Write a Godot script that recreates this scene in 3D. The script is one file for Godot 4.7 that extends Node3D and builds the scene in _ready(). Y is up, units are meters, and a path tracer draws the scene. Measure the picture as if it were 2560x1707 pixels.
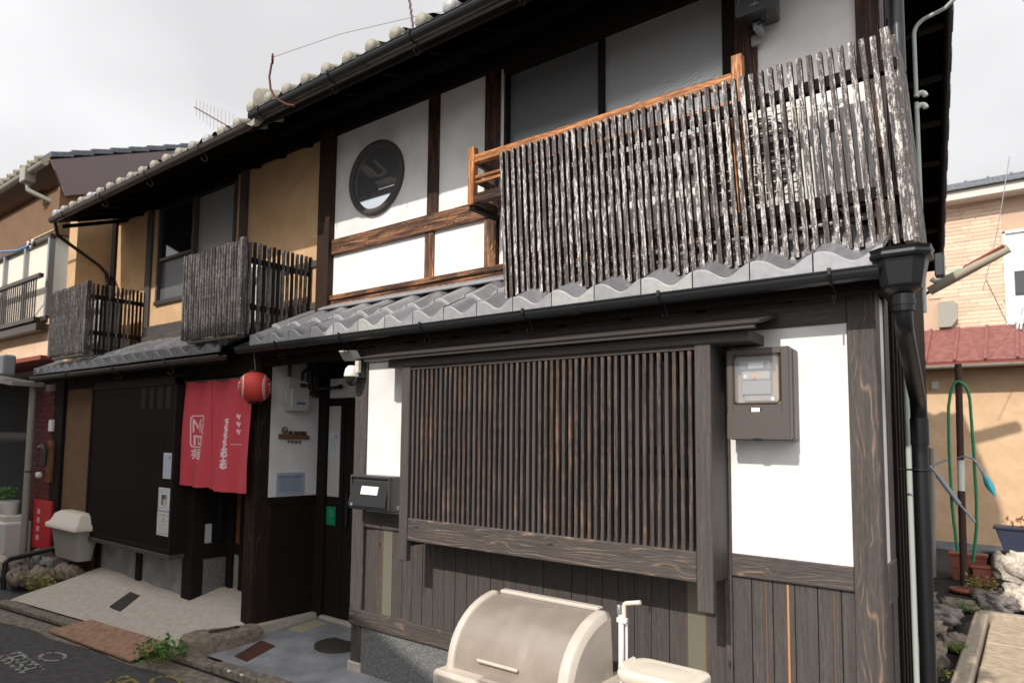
extends Node3D
# A lane of timber townhouses: white plaster house in front, ochre house beside it, more houses beyond.

var M := {}
var rng := RandomNumberGenerator.new()

# ------------------------------------------------------------------ geometry collector
class G:
	var v := PackedVector3Array()
	var n := PackedVector3Array()
	var t := PackedVector2Array()
	var off := Vector2.ZERO
	var X := Transform3D.IDENTITY
	func tri(a: Vector3, b: Vector3, c: Vector3, ua: Vector2, ub: Vector2, uc: Vector2, na = null, nb = null, nc = null):
		# a, b, c run counter-clockwise seen from outside
		var A := X * a; var B := X * b; var C := X * c
		var nn := (B - A).cross(C - A).normalized()
		v.append(A); v.append(C); v.append(B)
		if na == null:
			n.append(nn); n.append(nn); n.append(nn)
		else:
			n.append((X.basis * na).normalized()); n.append((X.basis * nc).normalized()); n.append((X.basis * nb).normalized())
		t.append(ua + off); t.append(uc + off); t.append(ub + off)
	func quad(a: Vector3, b: Vector3, c: Vector3, d: Vector3, ax := -1):
		var l := ax
		if l < 0:
			var e1 := (b - a).length(); var e2 := (d - a).length()
			var u1 := Vector2(0, 0); var u2 := Vector2(e1, 0); var u3 := Vector2(e1, e2); var u4 := Vector2(0, e2)
			tri(a, b, c, u1, u2, u3); tri(a, c, d, u1, u3, u4)
			return
		tri(a, b, c, uvl(a, l), uvl(b, l), uvl(c, l)); tri(a, c, d, uvl(a, l), uvl(c, l), uvl(d, l))
	func quv(a: Vector3, b: Vector3, c: Vector3, d: Vector3, r := Rect2(0, 0, 1, 1)):
		# a = lower left, b = lower right, c = upper right, d = upper left of a print
		var u1 := Vector2(r.position.x, r.end.y); var u2 := r.end; var u3 := Vector2(r.end.x, r.position.y); var u4 := r.position
		tri(a, b, c, u1, u2, u3); tri(a, c, d, u1, u3, u4)
	func uvl(p: Vector3, l: int) -> Vector2:
		if l == 0: return Vector2(p.x, p.y + p.z)
		if l == 1: return Vector2(p.y, p.x + p.z)
		return Vector2(p.z, p.x + p.y)
	func box(lo: Vector3, hi: Vector3, b := 0.003, ax := -1):
		var s := hi - lo
		var l := ax
		if l < 0:
			l = 0
			if s.y > s.x and s.y >= s.z: l = 1
			elif s.z > s.x and s.z > s.y: l = 2
		b = minf(b, minf(s.x, minf(s.y, s.z)) * 0.4)
		var c := (lo + hi) * 0.5
		# corner points: three per corner, one on each face
		var P := {}
		for i in 8:
			var sg := Vector3(1 if i & 1 else -1, 1 if i & 2 else -1, 1 if i & 4 else -1)
			var k := c + s * 0.5 * sg
			for a in 3:
				var q := k
				for o in 3:
					if o != a: q[o] -= sg[o] * b
				P[i * 3 + a] = q
		for a in 3:
			var o1 := (a + 1) % 3
			var o2 := (a + 2) % 3
			for sg in [0, 1]:
				var base: int = sg << a
				var i0: int = base; var i1: int = base | (1 << o1); var i2: int = base | (1 << o1) | (1 << o2); var i3: int = base | (1 << o2)
				if sg == 1: quad(P[i0 * 3 + a], P[i1 * 3 + a], P[i2 * 3 + a], P[i3 * 3 + a], l)
				else: quad(P[i0 * 3 + a], P[i3 * 3 + a], P[i2 * 3 + a], P[i1 * 3 + a], l)
		if b <= 0.0: return
		for a in 3:      # edges that run along axis a
			var o1 := (a + 1) % 3
			var o2 := (a + 2) % 3
			for k in 4:
				var i0 := 0
				if k & 1: i0 |= 1 << o1
				if k & 2: i0 |= 1 << o2
				var i1 := i0 | (1 << a)
				var q := [P[i0 * 3 + o1], P[i1 * 3 + o1], P[i1 * 3 + o2], P[i0 * 3 + o2]]
				var mid: Vector3 = (q[0] + q[1] + q[2] + q[3]) * 0.25
				if (q[1] - q[0]).cross(q[2] - q[0]).dot(mid - c) < 0: q.reverse()
				quad(q[0], q[1], q[2], q[3], l)
		for i in 8:
			var q := [P[i * 3], P[i * 3 + 1], P[i * 3 + 2]]
			if (q[1] - q[0]).cross(q[2] - q[0]).dot(q[0] - c) < 0: q.reverse()
			tri(q[0], q[1], q[2], uvl(q[0], l), uvl(q[1], l), uvl(q[2], l))
	func grid(pts: Array, smooth := true, flip := false, usc := Vector2.ZERO):
		# rows of points; u along a row, v across rows
		var R := pts.size(); var C: int = pts[0].size()
		var nr := []
		for i in R:
			var row := []
			for j in C:
				var du: Vector3 = pts[i][mini(j + 1, C - 1)] - pts[i][maxi(j - 1, 0)]
				var dv: Vector3 = pts[mini(i + 1, R - 1)][j] - pts[maxi(i - 1, 0)][j]
				var nn := du.cross(dv).normalized()
				if flip: nn = -nn
				row.append(nn)
			nr.append(row)
		for i in R - 1:
			for j in C - 1:
				var a: Vector3 = pts[i][j]; var b: Vector3 = pts[i][j + 1]; var c: Vector3 = pts[i + 1][j + 1]; var d: Vector3 = pts[i + 1][j]
				var ua: Vector2; var ub: Vector2; var uc: Vector2; var ud: Vector2
				if usc == Vector2.ZERO:
					ua = Vector2(float(j) / (C - 1), float(i) / (R - 1)); ub = Vector2(float(j + 1) / (C - 1), ua.y); uc = Vector2(ub.x, float(i + 1) / (R - 1)); ud = Vector2(ua.x, uc.y)
				else:
					ua = Vector2(j * usc.x, i * usc.y); ub = Vector2((j + 1) * usc.x, i * usc.y); uc = Vector2((j + 1) * usc.x, (i + 1) * usc.y); ud = Vector2(j * usc.x, (i + 1) * usc.y)
				if flip:
					if smooth:
						tri(a, c, b, ua, uc, ub, nr[i][j], nr[i + 1][j + 1], nr[i][j + 1]); tri(a, d, c, ua, ud, uc, nr[i][j], nr[i + 1][j], nr[i + 1][j + 1])
					else:
						tri(a, c, b, ua, uc, ub); tri(a, d, c, ua, ud, uc)
				else:
					if smooth:
						tri(a, b, c, ua, ub, uc, nr[i][j], nr[i][j + 1], nr[i + 1][j + 1]); tri(a, c, d, ua, uc, ud, nr[i][j], nr[i + 1][j + 1], nr[i + 1][j])
					else:
						tri(a, b, c, ua, ub, uc); tri(a, c, d, ua, uc, ud)
	func tube(path: Array, r: float, sides := 10, caps := true, r2 := -1.0):
		var rows := []
		var up := Vector3.UP
		for i in path.size():
			var d: Vector3 = (path[mini(i + 1, path.size() - 1)] - path[maxi(i - 1, 0)]).normalized()
			if i == 0:
				up = Vector3.UP if absf(d.y) < 0.9 else Vector3.RIGHT
			var s := d.cross(up).normalized()
			up = s.cross(d).normalized()
			var rr := r if r2 < 0 else lerpf(r, r2, float(i) / (path.size() - 1))
			var row := []
			for k in sides + 1:
				var a := TAU * k / sides
				row.append(path[i] + (s * cos(a) + up * sin(a)) * rr)
			rows.append(row)
		var L := 0.0
		for i in path.size() - 1:
			var seg: float = (path[i + 1] - path[i]).length()
			for k in sides:
				var u0 := float(k) / sides * TAU * r; var u1 := float(k + 1) / sides * TAU * r
				var na: Vector3 = rows[i][k] - path[i]; var nb: Vector3 = rows[i][k + 1] - path[i]
				var nc: Vector3 = rows[i + 1][k + 1] - path[i + 1]; var nd: Vector3 = rows[i + 1][k] - path[i + 1]
				tri(rows[i][k], rows[i + 1][k + 1], rows[i][k + 1], Vector2(L, u0), Vector2(L + seg, u1), Vector2(L, u1), na, nc, nb)
				tri(rows[i][k], rows[i + 1][k], rows[i + 1][k + 1], Vector2(L, u0), Vector2(L + seg, u0), Vector2(L + seg, u1), na, nd, nc)
			L += seg
		if caps:
			for e in [0, path.size() - 1]:
				for k in sides:
					if e == 0: tri(path[0], rows[0][k], rows[0][k + 1], Vector2.ZERO, Vector2(0, r), Vector2(r, 0))
					else: tri(path[e], rows[e][k + 1], rows[e][k], Vector2.ZERO, Vector2(0, r), Vector2(r, 0))
	func lathe(prof: Array, at: Vector3, sides := 20, a0 := 0.0, a1 := TAU):
		# prof: Vector2(radius, height) upwards
		var rows := []
		for p in prof:
			var row := []
			for k in sides + 1:
				var a := a0 + (a1 - a0) * k / sides
				row.append(at + Vector3(p.x * sin(a), p.y, p.x * cos(a)))
			rows.append(row)
		grid(rows)
	func prism(outline: PackedVector2Array, z0: float, z1: float, frame := Transform3D.IDENTITY, ax := 0):
		# outline in the xy plane of the frame, thickness z0..z1
		var idx := Geometry2D.triangulate_polygon(outline)
		var ccw := not Geometry2D.is_polygon_clockwise(outline)
		for i in range(0, idx.size(), 3):
			var p := [outline[idx[i]], outline[idx[i + 1]], outline[idx[i + 2]]]
			var cr: float = (p[1] - p[0]).cross(p[2] - p[0])
			if cr < 0: p.reverse()
			var f := []
			for q in p: f.append(frame * Vector3(q.x, q.y, z1))
			tri(f[0], f[1], f[2], p[0], p[1], p[2])
			var g := []
			for q in p: g.append(frame * Vector3(q.x, q.y, z0))
			tri(g[0], g[2], g[1], p[0], p[2], p[1])
		var m := outline.size()
		for i in m:
			var a := outline[i]; var b := outline[(i + 1) % m]
			if not ccw:
				var sw := a; a = b; b = sw
			var A := frame * Vector3(a.x, a.y, z0); var B := frame * Vector3(b.x, b.y, z0)
			var C := frame * Vector3(b.x, b.y, z1); var D := frame * Vector3(a.x, a.y, z1)
			quad(A, B, C, D)
	func blob(c: Vector3, r: Vector3, seed_: int, rough := 0.25, seg := 10):
		var fn := FastNoiseLite.new(); fn.seed = seed_; fn.frequency = 0.9
		var rows := []
		for i in seg + 1:
			var th := PI * i / seg
			var row := []
			for k in seg * 2 + 1:
				var ph := TAU * (k % (seg * 2)) / (seg * 2)
				var d := Vector3(sin(th) * cos(ph), -cos(th), sin(th) * sin(ph))
				var f := 1.0 + rough * fn.get_noise_3dv(d * 2.2) + rough * 0.6 * fn.get_noise_3dv(d * 5.0)
				# squarish boulder
				var q := Vector3(signf(d.x) * pow(absf(d.x), 0.75), signf(d.y) * pow(absf(d.y), 0.75), signf(d.z) * pow(absf(d.z), 0.75))
				row.append(c + q * r * f)
			rows.append(row)
		grid(rows, true, true, Vector2(r.x * 0.3, r.x * 0.3))

# ------------------------------------------------------------------ scene helpers
func numbered(called: String, parent: Node) -> String:
	if not parent.has_node(called): return called
	var i := 1
	while parent.has_node("%s_%03d" % [called, i]): i += 1
	return "%s_%03d" % [called, i]

var counters := {}
func fresh(called: String, parent: Node) -> String:
	var key := str(parent.get_instance_id()) + called
	var k: int = counters.get(key, 0)
	counters[key] = k + 1
	return called if k == 0 else "%s_%03d" % [called, k]

func arrays_mesh(g: G, material: Material, c: Vector3) -> ArrayMesh:
	var vv := PackedVector3Array(); vv.resize(g.v.size())
	for i in g.v.size(): vv[i] = g.v[i] - c
	var arr := []; arr.resize(Mesh.ARRAY_MAX)
	arr[Mesh.ARRAY_VERTEX] = vv; arr[Mesh.ARRAY_NORMAL] = g.n; arr[Mesh.ARRAY_TEX_UV] = g.t
	var m := ArrayMesh.new()
	m.add_surface_from_arrays(Mesh.PRIMITIVE_TRIANGLES, arr)
	m.surface_set_material(0, material)
	return m

func centre(g: G) -> Vector3:
	var lo := Vector3(1e9, 1e9, 1e9); var hi := -lo
	for p in g.v:
		lo = lo.min(p); hi = hi.max(p)
	return (lo + hi) * 0.5

# one named mesh, geometry given in world metres
func part(called: String, g: G, material, parent: Node = self) -> MeshInstance3D:
	var c := centre(g)
	var mi := MeshInstance3D.new()
	mi.name = fresh(called, parent)
	mi.mesh = arrays_mesh(g, M[material] if material is String else material, c)
	parent.add_child(mi, true)
	mi.global_transform = Transform3D(Basis(), c)
	return mi

# a mesh built round its own origin, and instances of it
func shape(g: G, material) -> ArrayMesh:
	return arrays_mesh(g, M[material] if material is String else material, Vector3.ZERO)

func shape2(g: G, m1: String, g2: G, m2: String) -> ArrayMesh:
	var m := shape(g, m1)
	var arr := []; arr.resize(Mesh.ARRAY_MAX)
	arr[Mesh.ARRAY_VERTEX] = g2.v; arr[Mesh.ARRAY_NORMAL] = g2.n; arr[Mesh.ARRAY_TEX_UV] = g2.t
	m.add_surface_from_arrays(Mesh.PRIMITIVE_TRIANGLES, arr)
	m.surface_set_material(1, M[m2])
	return m

func inst(called: String, mesh: Mesh, at: Transform3D, parent: Node = self) -> MeshInstance3D:
	var mi := MeshInstance3D.new()
	mi.name = fresh(called, parent)
	mi.mesh = mesh
	parent.add_child(mi, true)
	mi.global_transform = at
	return mi

func bx(called: String, lo: Vector3, hi: Vector3, material, parent: Node = self, bev := 0.003, ax := -1) -> MeshInstance3D:
	var g := G.new()
	g.off = Vector2(rng.randf() * 7.0, rng.randf() * 5.0)
	g.box(lo, hi, bev, ax)
	return part(called, g, material, parent)

func V(x: float, y: float, z: float) -> Vector3: return Vector3(x, y, z)

func tag(o: Node, label := "", category := "", group := "", kind := "") -> Node:
	if label: o.set_meta("label", label)
	if category: o.set_meta("category", category)
	if group: o.set_meta("group", group)
	if kind: o.set_meta("kind", kind)
	return o

func thing(called: String, at: Vector3, label := "", category := "", group := "") -> Node3D:
	var o := Node3D.new()
	o.name = fresh(called, self)
	add_child(o, true)
	o.position = at
	tag(o, label, category, group)
	return o

func sub(called: String, at: Vector3, parent: Node) -> Node3D:
	var o := Node3D.new()
	o.name = fresh(called, parent)
	parent.add_child(o, true)
	o.global_position = at
	return o

func arc(c: Vector3, r: float, a0: float, a1: float, k: int, ux: Vector3, uy: Vector3) -> Array:
	var out := []
	for i in k + 1:
		var a := lerpf(a0, a1, float(i) / k)
		out.append(c + ux * cos(a) * r + uy * sin(a) * r)
	return out

func rrect(x0: float, y0: float, x1: float, y1: float, r: float, k := 5) -> PackedVector2Array:
	var o := PackedVector2Array()
	for c in [[x1 - r, y0 + r, -PI / 2], [x1 - r, y1 - r, 0.0], [x0 + r, y1 - r, PI / 2], [x0 + r, y0 + r, PI]]:
		for i in k + 1:
			var a: float = c[2] + PI / 2 * i / k
			o.append(Vector2(c[0] + cos(a) * r, c[1] + sin(a) * r))
	return o

# ------------------------------------------------------------------ textures
func seam(w: int, h: int, freq: float, sd: int, oct := 4) -> PackedByteArray:
	var fn := FastNoiseLite.new()
	fn.seed = sd; fn.frequency = freq; fn.fractal_octaves = oct
	fn.noise_type = FastNoiseLite.TYPE_SIMPLEX_SMOOTH
	var im := fn.get_seamless_image(w, h)
	im.convert(Image.FORMAT_L8)
	return im.get_data()

func seam_stretched(w: int, h: int, sw: int, freq: float, sd: int, oct := 4) -> PackedByteArray:
	var fn := FastNoiseLite.new()
	fn.seed = sd; fn.frequency = freq; fn.fractal_octaves = oct
	fn.noise_type = FastNoiseLite.TYPE_SIMPLEX_SMOOTH
	var im := fn.get_seamless_image(sw, h)
	im.convert(Image.FORMAT_L8)
	im.resize(w, h, Image.INTERPOLATE_CUBIC)
	return im.get_data()

func tex_from(data: PackedByteArray, w: int, h: int) -> ImageTexture:
	var im := Image.create_from_data(w, h, false, Image.FORMAT_RGB8, data)
	im.generate_mipmaps()
	return ImageTexture.create_from_image(im)

func normal_from(gray: PackedByteArray, w: int, h: int, strength: float) -> ImageTexture:
	var im := Image.create_from_data(w, h, false, Image.FORMAT_L8, gray)
	im.convert(Image.FORMAT_RGBA8)
	im.bump_map_to_normal_map(strength)
	im.generate_mipmaps()
	return ImageTexture.create_from_image(im)

# grain along u: 1 m by 0.5 m
func wood(sd: int, base: Color, light: Color, ring_n: float, amount: float, sharp: float, knots := [], patch := 1.0, streak := 0.25, warp := 5.0) -> Array:
	var w := 1024; var h := 512
	var st := seam_stretched(w, h, 40, 0.05, sd, 4)
	var wa := seam_stretched(w, h, 256, 0.006, sd + 1, 2)
	var pa := seam_stretched(w, h, 160, 0.016, sd + 2, 3)
	var fi := seam_stretched(w, h, 128, 0.11, sd + 3, 3)
	var out := PackedByteArray(); out.resize(w * h * 3)
	var hg := PackedByteArray(); hg.resize(w * h)
	var br := base.r * 255.0; var bg := base.g * 255.0; var bb := base.b * 255.0
	var lr := light.r * 255.0; var lg := light.g * 255.0; var lb := light.b * 255.0
	for y in h:
		var yy := float(y) / h
		for x in w:
			var i := y * w + x
			var s := st[i] / 255.0
			var wv := wa[i] / 255.0
			var ph := yy * ring_n + wv * warp
			var dark := 0.0
			for k in knots:
				var dx: float = (x - k.x) / 90.0; var dy: float = (y - k.y) / 34.0
				var d2 := dx * dx + dy * dy
				if d2 < 9.0:
					var e := exp(-d2)
					ph += e * 1.2 * (1.0 if dy > 0 else -1.0) + e * sqrt(d2) * 2.0
					if d2 < 0.05: dark = 0.35
			var ring := pow(0.5 + 0.5 * sin(ph * TAU), sharp)
			var pm := clampf((pa[i] / 255.0 - 0.5) * 3.2 + 0.5, 0.0, 1.0)
			pm = lerpf(1.0, pm, patch)
			var f := clampf(ring * pm * amount * (0.55 + 0.9 * s), 0.0, 1.0)
			var sh := (1.0 + (s - 0.5) * 2.0 * streak + (fi[i] / 255.0 - 0.5) * streak * 1.6) * (1.0 - dark)
			out[i * 3] = int(clampf((br + (lr - br) * f) * sh, 0, 255))
			out[i * 3 + 1] = int(clampf((bg + (lg - bg) * f) * sh, 0, 255))
			out[i * 3 + 2] = int(clampf((bb + (lb - bb) * f) * sh, 0, 255))
			hg[i] = int(clampf(120.0 + (s - 0.5) * 120.0 + ring * pm * 60.0 + (fi[i] - 128.0) * 0.5, 0, 255))
	return [tex_from(out, w, h), normal_from(hg, w, h, 4.0)]

# old paint flaking off grey timber
func peel(sd: int, bare: Color, flake: Color, cover: float) -> Array:
	var w := 1024; var h := 512
	var st := seam_stretched(w, h, 48, 0.05, sd, 4)
	var p1 := seam_stretched(w, h, 150, 0.13, sd + 1, 4)
	var p2 := seam_stretched(w, h, 256, 0.02, sd + 2, 3)
	var fi := seam(w, h, 0.09, sd + 3, 3)
	var out := PackedByteArray(); out.resize(w * h * 3)
	var hg := PackedByteArray(); hg.resize(w * h)
	for i in w * h:
		var s := st[i] / 255.0
		var m := p1[i] / 255.0 * 0.5 + p2[i] / 255.0 * 0.25 + fi[i] / 255.0 * 0.25 + (s - 0.5) * 0.35
		var f := clampf((m - (1.0 - cover)) / 0.05, 0.0, 1.0)
		var lo := clampf((1.0 - cover - 0.07 - m) / 0.05, 0.0, 1.0)
		var sh := (1.0 + (s - 0.5) * 0.5 + (fi[i] / 255.0 - 0.5) * 0.35) * (1.0 - 0.22 * lo)
		var fl := 1.0 - (fi[i] / 255.0 - 0.3) * 0.3
		out[i * 3] = int(clampf(lerpf(bare.r * sh, flake.r * fl, f) * 255, 0, 255))
		out[i * 3 + 1] = int(clampf(lerpf(bare.g * sh, flake.g * fl, f) * 255, 0, 255))
		out[i * 3 + 2] = int(clampf(lerpf(bare.b * sh, flake.b * fl, f) * 255, 0, 255))
		hg[i] = int(clampf(90 + f * 80 + (s - 0.5) * 110, 0, 255))
	return [tex_from(out, w, h), normal_from(hg, w, h, 5.0)]

# even stuff (plaster, concrete, tile, plastic): coarse and fine mottling
func mottle(sd: int, c1: Color, c2: Color, coarse := 0.008, fine := 0.12, fine_amt := 0.25, speck := 0.0, strength := 3.0, w := 512) -> Array:
	var a := seam(w, w, coarse, sd, 5)
	var b := seam(w, w, fine, sd + 1, 3)
	var out := PackedByteArray(); out.resize(w * w * 3)
	var hg := PackedByteArray(); hg.resize(w * w)
	for i in w * w:
		var f := clampf((a[i] / 255.0 - 0.5) * 1.6 + 0.5, 0, 1)
		var q := 1.0 + (b[i] / 255.0 - 0.5) * fine_amt
		if speck > 0.0 and b[i] > 255.0 * (1.0 - speck): q *= 1.35
		if speck > 0.0 and b[i] < 255.0 * speck: q *= 0.6
		out[i * 3] = int(clampf(lerpf(c1.r, c2.r, f) * q * 255, 0, 255))
		out[i * 3 + 1] = int(clampf(lerpf(c1.g, c2.g, f) * q * 255, 0, 255))
		out[i * 3 + 2] = int(clampf(lerpf(c1.b, c2.b, f) * q * 255, 0, 255))
		hg[i] = int(clampf(b[i] * 0.7 + a[i] * 0.3, 0, 255))
	return [tex_from(out, w, w), normal_from(hg, w, w, strength)]

func mat(called: String, color: Color, rough: float, tx = null, tri := 0.0, normal := 0.0, metal := 0.0, spec := 0.5) -> StandardMaterial3D:
	var m := StandardMaterial3D.new()
	m.albedo_color = color
	m.roughness = rough; m.metallic = metal; m.metallic_specular = spec
	if tx != null:
		m.albedo_texture = tx[0]
		if normal > 0.0:
			m.normal_enabled = true; m.normal_texture = tx[1]; m.normal_scale = normal
		if tri > 0.0:
			m.uv1_triplanar = true; m.uv1_world_triplanar = true
			m.uv1_scale = Vector3.ONE * tri
			m.uv1_triplanar_sharpness = 4.0
	M[called] = m
	return m

func wmat(called: String, tx: Array, rough := 0.75, normal := 0.6, tint := Color.WHITE, spec := 0.4) -> StandardMaterial3D:
	var m := mat(called, tint, rough, tx, 0.0, normal, 0.0, spec)
	m.uv1_scale = Vector3(1.0, 2.0, 1.0)
	return m

# simple drawing for prints
func blank(w: int, h: int, c: Color) -> Image:
	var im := Image.create(w, h, false, Image.FORMAT_RGB8)
	im.fill(c)
	return im
func stroke(im: Image, pts: Array, r: float, c: Color):
	for i in pts.size() - 1:
		var a: Vector2 = pts[i]; var b: Vector2 = pts[i + 1]
		var k := int(maxf(1.0, a.distance_to(b) / maxf(0.7, r * 0.5)))
		for j in k + 1:
			var p := a.lerp(b, float(j) / k)
			im.fill_rect(Rect2i(int(p.x - r), int(p.y - r * 0.9), int(ceil(r * 2)), int(ceil(r * 1.8))), c)
func print_mat(called: String, im: Image, rough := 0.7):
	im.generate_mipmaps()
	var m := StandardMaterial3D.new()
	m.albedo_texture = ImageTexture.create_from_image(im)
	m.roughness = rough
	M[called] = m
func squiggle(im: Image, x: int, y: int, w: int, r: float, c: Color):
	# a line of print too small to read
	var px := x
	while px < x + w:
		var l := rng.randi_range(3, 8)
		im.fill_rect(Rect2i(px, int(y - r), l, int(r * 2)), c)
		px += l + rng.randi_range(1, 4)
# brush-like glyph: a few strokes inside a cell
func glyph(im: Image, x: float, y: float, s: float, r: float, c: Color, strokes: Array):
	for st in strokes:
		var pts := []
		for q in range(0, st.size(), 2): pts.append(Vector2(x + st[q] * s, y + st[q + 1] * s))
		stroke(im, pts, r, c)

func c8(r: int, g: int, b: int) -> Color: return Color8(r, g, b)

func make_materials():
	var wd := wood(11, c8(76, 71, 69), c8(130, 108, 92), 14.0, 0.2, 6.0, [Vector2(300, 120), Vector2(760, 380)], 1.0, 0.14)
	wmat("wood_dark", wd, 0.62, 0.35)
	var wp := wood(17, c8(76, 71, 69), c8(88, 82, 78), 14.0, 0.5, 2.0, [], 0.6, 0.10)
	wmat("wood_board", wp, 0.6, 0.25)
	var wg := wood(23, c8(76, 70, 67), c8(154, 124, 100), 18.0, 0.52, 8.0, [Vector2(180, 150), Vector2(850, 330)], 1.0, 0.14, 3.0)
	wmat("wood_grain", wg, 0.6, 0.5)
	var wb := wood(31, c8(78, 56, 44), c8(178, 126, 84), 52.0, 0.85, 1.3, [Vector2(420, 260)], 1.0, 0.34, 6.5)
	wmat("wood_brown", wb, 0.5, 0.5)
	wmat("wood_brown_dark", wb, 0.55, 0.5, Color(0.58, 0.53, 0.50))  # darker tint; the upper posts carry the eave's shade in this colour
	var wo := wood(37, c8(150, 96, 56), c8(196, 138, 86), 24.0, 0.8, 1.5, [], 0.6, 0.32)
	wmat("wood_orange", wo, 0.5, 0.5)
	wmat("wood_black", wp, 0.75, 0.3, Color(0.50, 0.46, 0.44), 0.25)
	wmat("slat_side", wp, 0.8, 0.3, Color(0.66, 0.60, 0.57), 0.15)
	wmat("wood_umber", wp, 0.7, 0.3, Color(0.74, 0.62, 0.54), 0.25)
	wmat("wood_grain_dark", wg, 0.7, 0.4, Color(0.62, 0.57, 0.54), 0.2)  # grained timber in a darker tint, for the entrance front post
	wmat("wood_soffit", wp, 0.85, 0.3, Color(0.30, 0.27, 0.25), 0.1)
	wmat("bare_pine", wo, 0.6, 0.3, Color(0.86, 0.80, 0.78))
	wmat("ochre_board", wo, 0.6, 0.3, Color(0.75, 0.72, 0.68))
	var pe := peel(41, c8(118, 111, 107), c8(220, 216, 211), 0.452)
	wmat("peel_heavy", pe, 0.8, 0.5)
	var pf := peel(47, c8(106, 99, 96), c8(208, 204, 200), 0.40)
	wmat("peel_light", pf, 0.8, 0.5)
	var pg := peel(53, c8(78, 72, 71), c8(136, 133, 132), 0.42)
	wmat("peel_dark", pg, 0.8, 0.9)
	var ls := wood(59, c8(74, 69, 66), c8(126, 100, 82), 3.0, 0.5, 1.2, [], 1.0, 0.3, 2.0)
	wmat("slat_plain", ls, 0.65, 0.4, Color(0.94, 0.93, 0.93))
	wmat("slat_warm", ls, 0.65, 0.4, Color(1.0, 0.93, 0.88))
	var pl := mottle(61, c8(238, 236, 234), c8(224, 222, 220), 0.006, 0.15, 0.03, 0.0, 1.0)
	mat("plaster", Color(1, 1, 1), 0.9, pl, 0.7, 0.25)
	var pt := mottle(67, c8(203, 169, 130), c8(194, 159, 119), 0.006, 0.2, 0.10, 0.0, 3.0)
	mat("ochre_plaster", Color(1, 1, 1), 0.95, pt, 1.1, 0.5)
	mat("yellow_plaster", Color(1.08, 1.1, 1.16), 0.95, pt, 1.1, 0.5)
	var pk := mottle(139, c8(224, 196, 168), c8(214, 184, 154), 0.006, 0.2, 0.08, 0.0, 3.0)
	mat("peach_plaster", Color(1, 1, 1), 0.95, pk, 0.9, 0.5)
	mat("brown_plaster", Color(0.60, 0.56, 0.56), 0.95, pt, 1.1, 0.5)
	var ti := mottle(71, c8(160, 160, 163), c8(148, 148, 151), 0.012, 0.2, 0.05, 0.0, 1.0)
	mat("tile", Color(1, 1, 1), 0.34, ti, 2.3, 0.12, 0.15, 0.6)
	mat("tile_pale", Color(1.05, 1.05, 1.02), 0.45, ti, 3.1, 0.12, 0.0, 0.5)
	mat("tile_top", Color(0.80, 0.80, 0.81), 0.28, ti, 2.7, 0.12, 0.1, 0.6)
	mat("tile_top2", Color(0.72, 0.72, 0.73), 0.26, ti, 1.9, 0.12, 0.1, 0.6)
	mat("tile_dark", Color(0.66, 0.66, 0.68), 0.3, ti, 2.0, 0.12, 0.2, 0.6)
	mat("tile_old", Color(0.95, 0.92, 0.82), 0.6, ti, 3.7, 0.2)
	var sl := mottle(73, c8(120, 126, 134), c8(84, 88, 96), 0.02, 0.1, 0.2, 0.0, 2.0)
	mat("slate", Color(1, 1, 1), 0.6, sl, 2.0, 0.3)
	mat("lead_flash", Color(1.0, 1.0, 1.0), 0.45, ti, 1.0, 0.1, 0.2, 0.6)
	mat("gutter", c8(38, 40, 42), 0.32)
	mat("gutter_brown", c8(62, 52, 47), 0.4)
	mat("gutter_grey", c8(150, 146, 136), 0.5)
	mat("iron", c8(36, 35, 35), 0.5, null, 0.0, 0.0, 0.3)
	mat("hood_metal", c8(60, 55, 52), 0.42, null, 0.0, 0.0, 0.0, 0.6)
	var co := mottle(79, c8(200, 189, 176), c8(186, 175, 163), 0.03, 0.25, 0.3, 0.06, 4.0)
	mat("porch_concrete", Color(1, 1, 1), 0.95, co, 0.8, 0.6)
	var gc := mottle(83, c8(150, 151, 154), c8(124, 125, 128), 0.01, 0.14, 0.14, 0.0, 2.0)
	mat("grey_mortar", Color(1, 1, 1), 0.9, gc, 0.6, 0.3)
	var pb := mottle(89, c8(128, 129, 128), c8(108, 109, 108), 0.02, 0.09, 0.75, 0.22, 9.0)
	mat("pebble_dash", Color(1, 1, 1), 0.95, pb, 2.2, 1.2)
	var asp := mottle(97, c8(84, 82, 82), c8(68, 67, 68), 0.015, 0.3, 0.6, 0.12, 6.0)
	mat("asphalt", Color(1, 1, 1), 0.95, asp, 1.3, 0.8)
	var ke := mottle(101, c8(150, 139, 126), c8(112, 103, 92), 0.02, 0.16, 0.4, 0.06, 5.0)
	mat("kerb_concrete", Color(1, 1, 1), 0.95, ke, 1.2, 0.8)
	var rk := mottle(103, c8(160, 142, 124), c8(110, 100, 92), 0.012, 0.1, 0.4, 0.05, 6.0)
	mat("rock_brown", Color(1, 1, 1), 0.95, rk, 2.0, 0.8)
	mat("rock_grey", Color(0.95, 1.0, 1.08), 0.95, rk, 2.4, 0.8)
	var rp := mottle(149, c8(226, 217, 204), c8(176, 164, 148), 0.02, 0.14, 0.35, 0.06, 6.0)
	mat("rock_pale", Color(1, 1, 1), 0.95, rp, 2.2, 0.9)
	var rs := mottle(107, c8(176, 138, 112), c8(140, 108, 90), 0.014, 0.2, 0.35, 0.03, 3.0)
	mat("rust_plate", Color(1, 1, 1), 0.85, rs, 1.4, 0.5)
	mat("rust_dark", Color(0.52, 0.38, 0.36), 0.8, rs, 1.4, 0.4)
	mat("iron_lid", c8(74, 72, 70), 0.75, co, 1.5, 0.5)
	mat("beige_lid", c8(172, 164, 136), 0.7)
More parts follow.
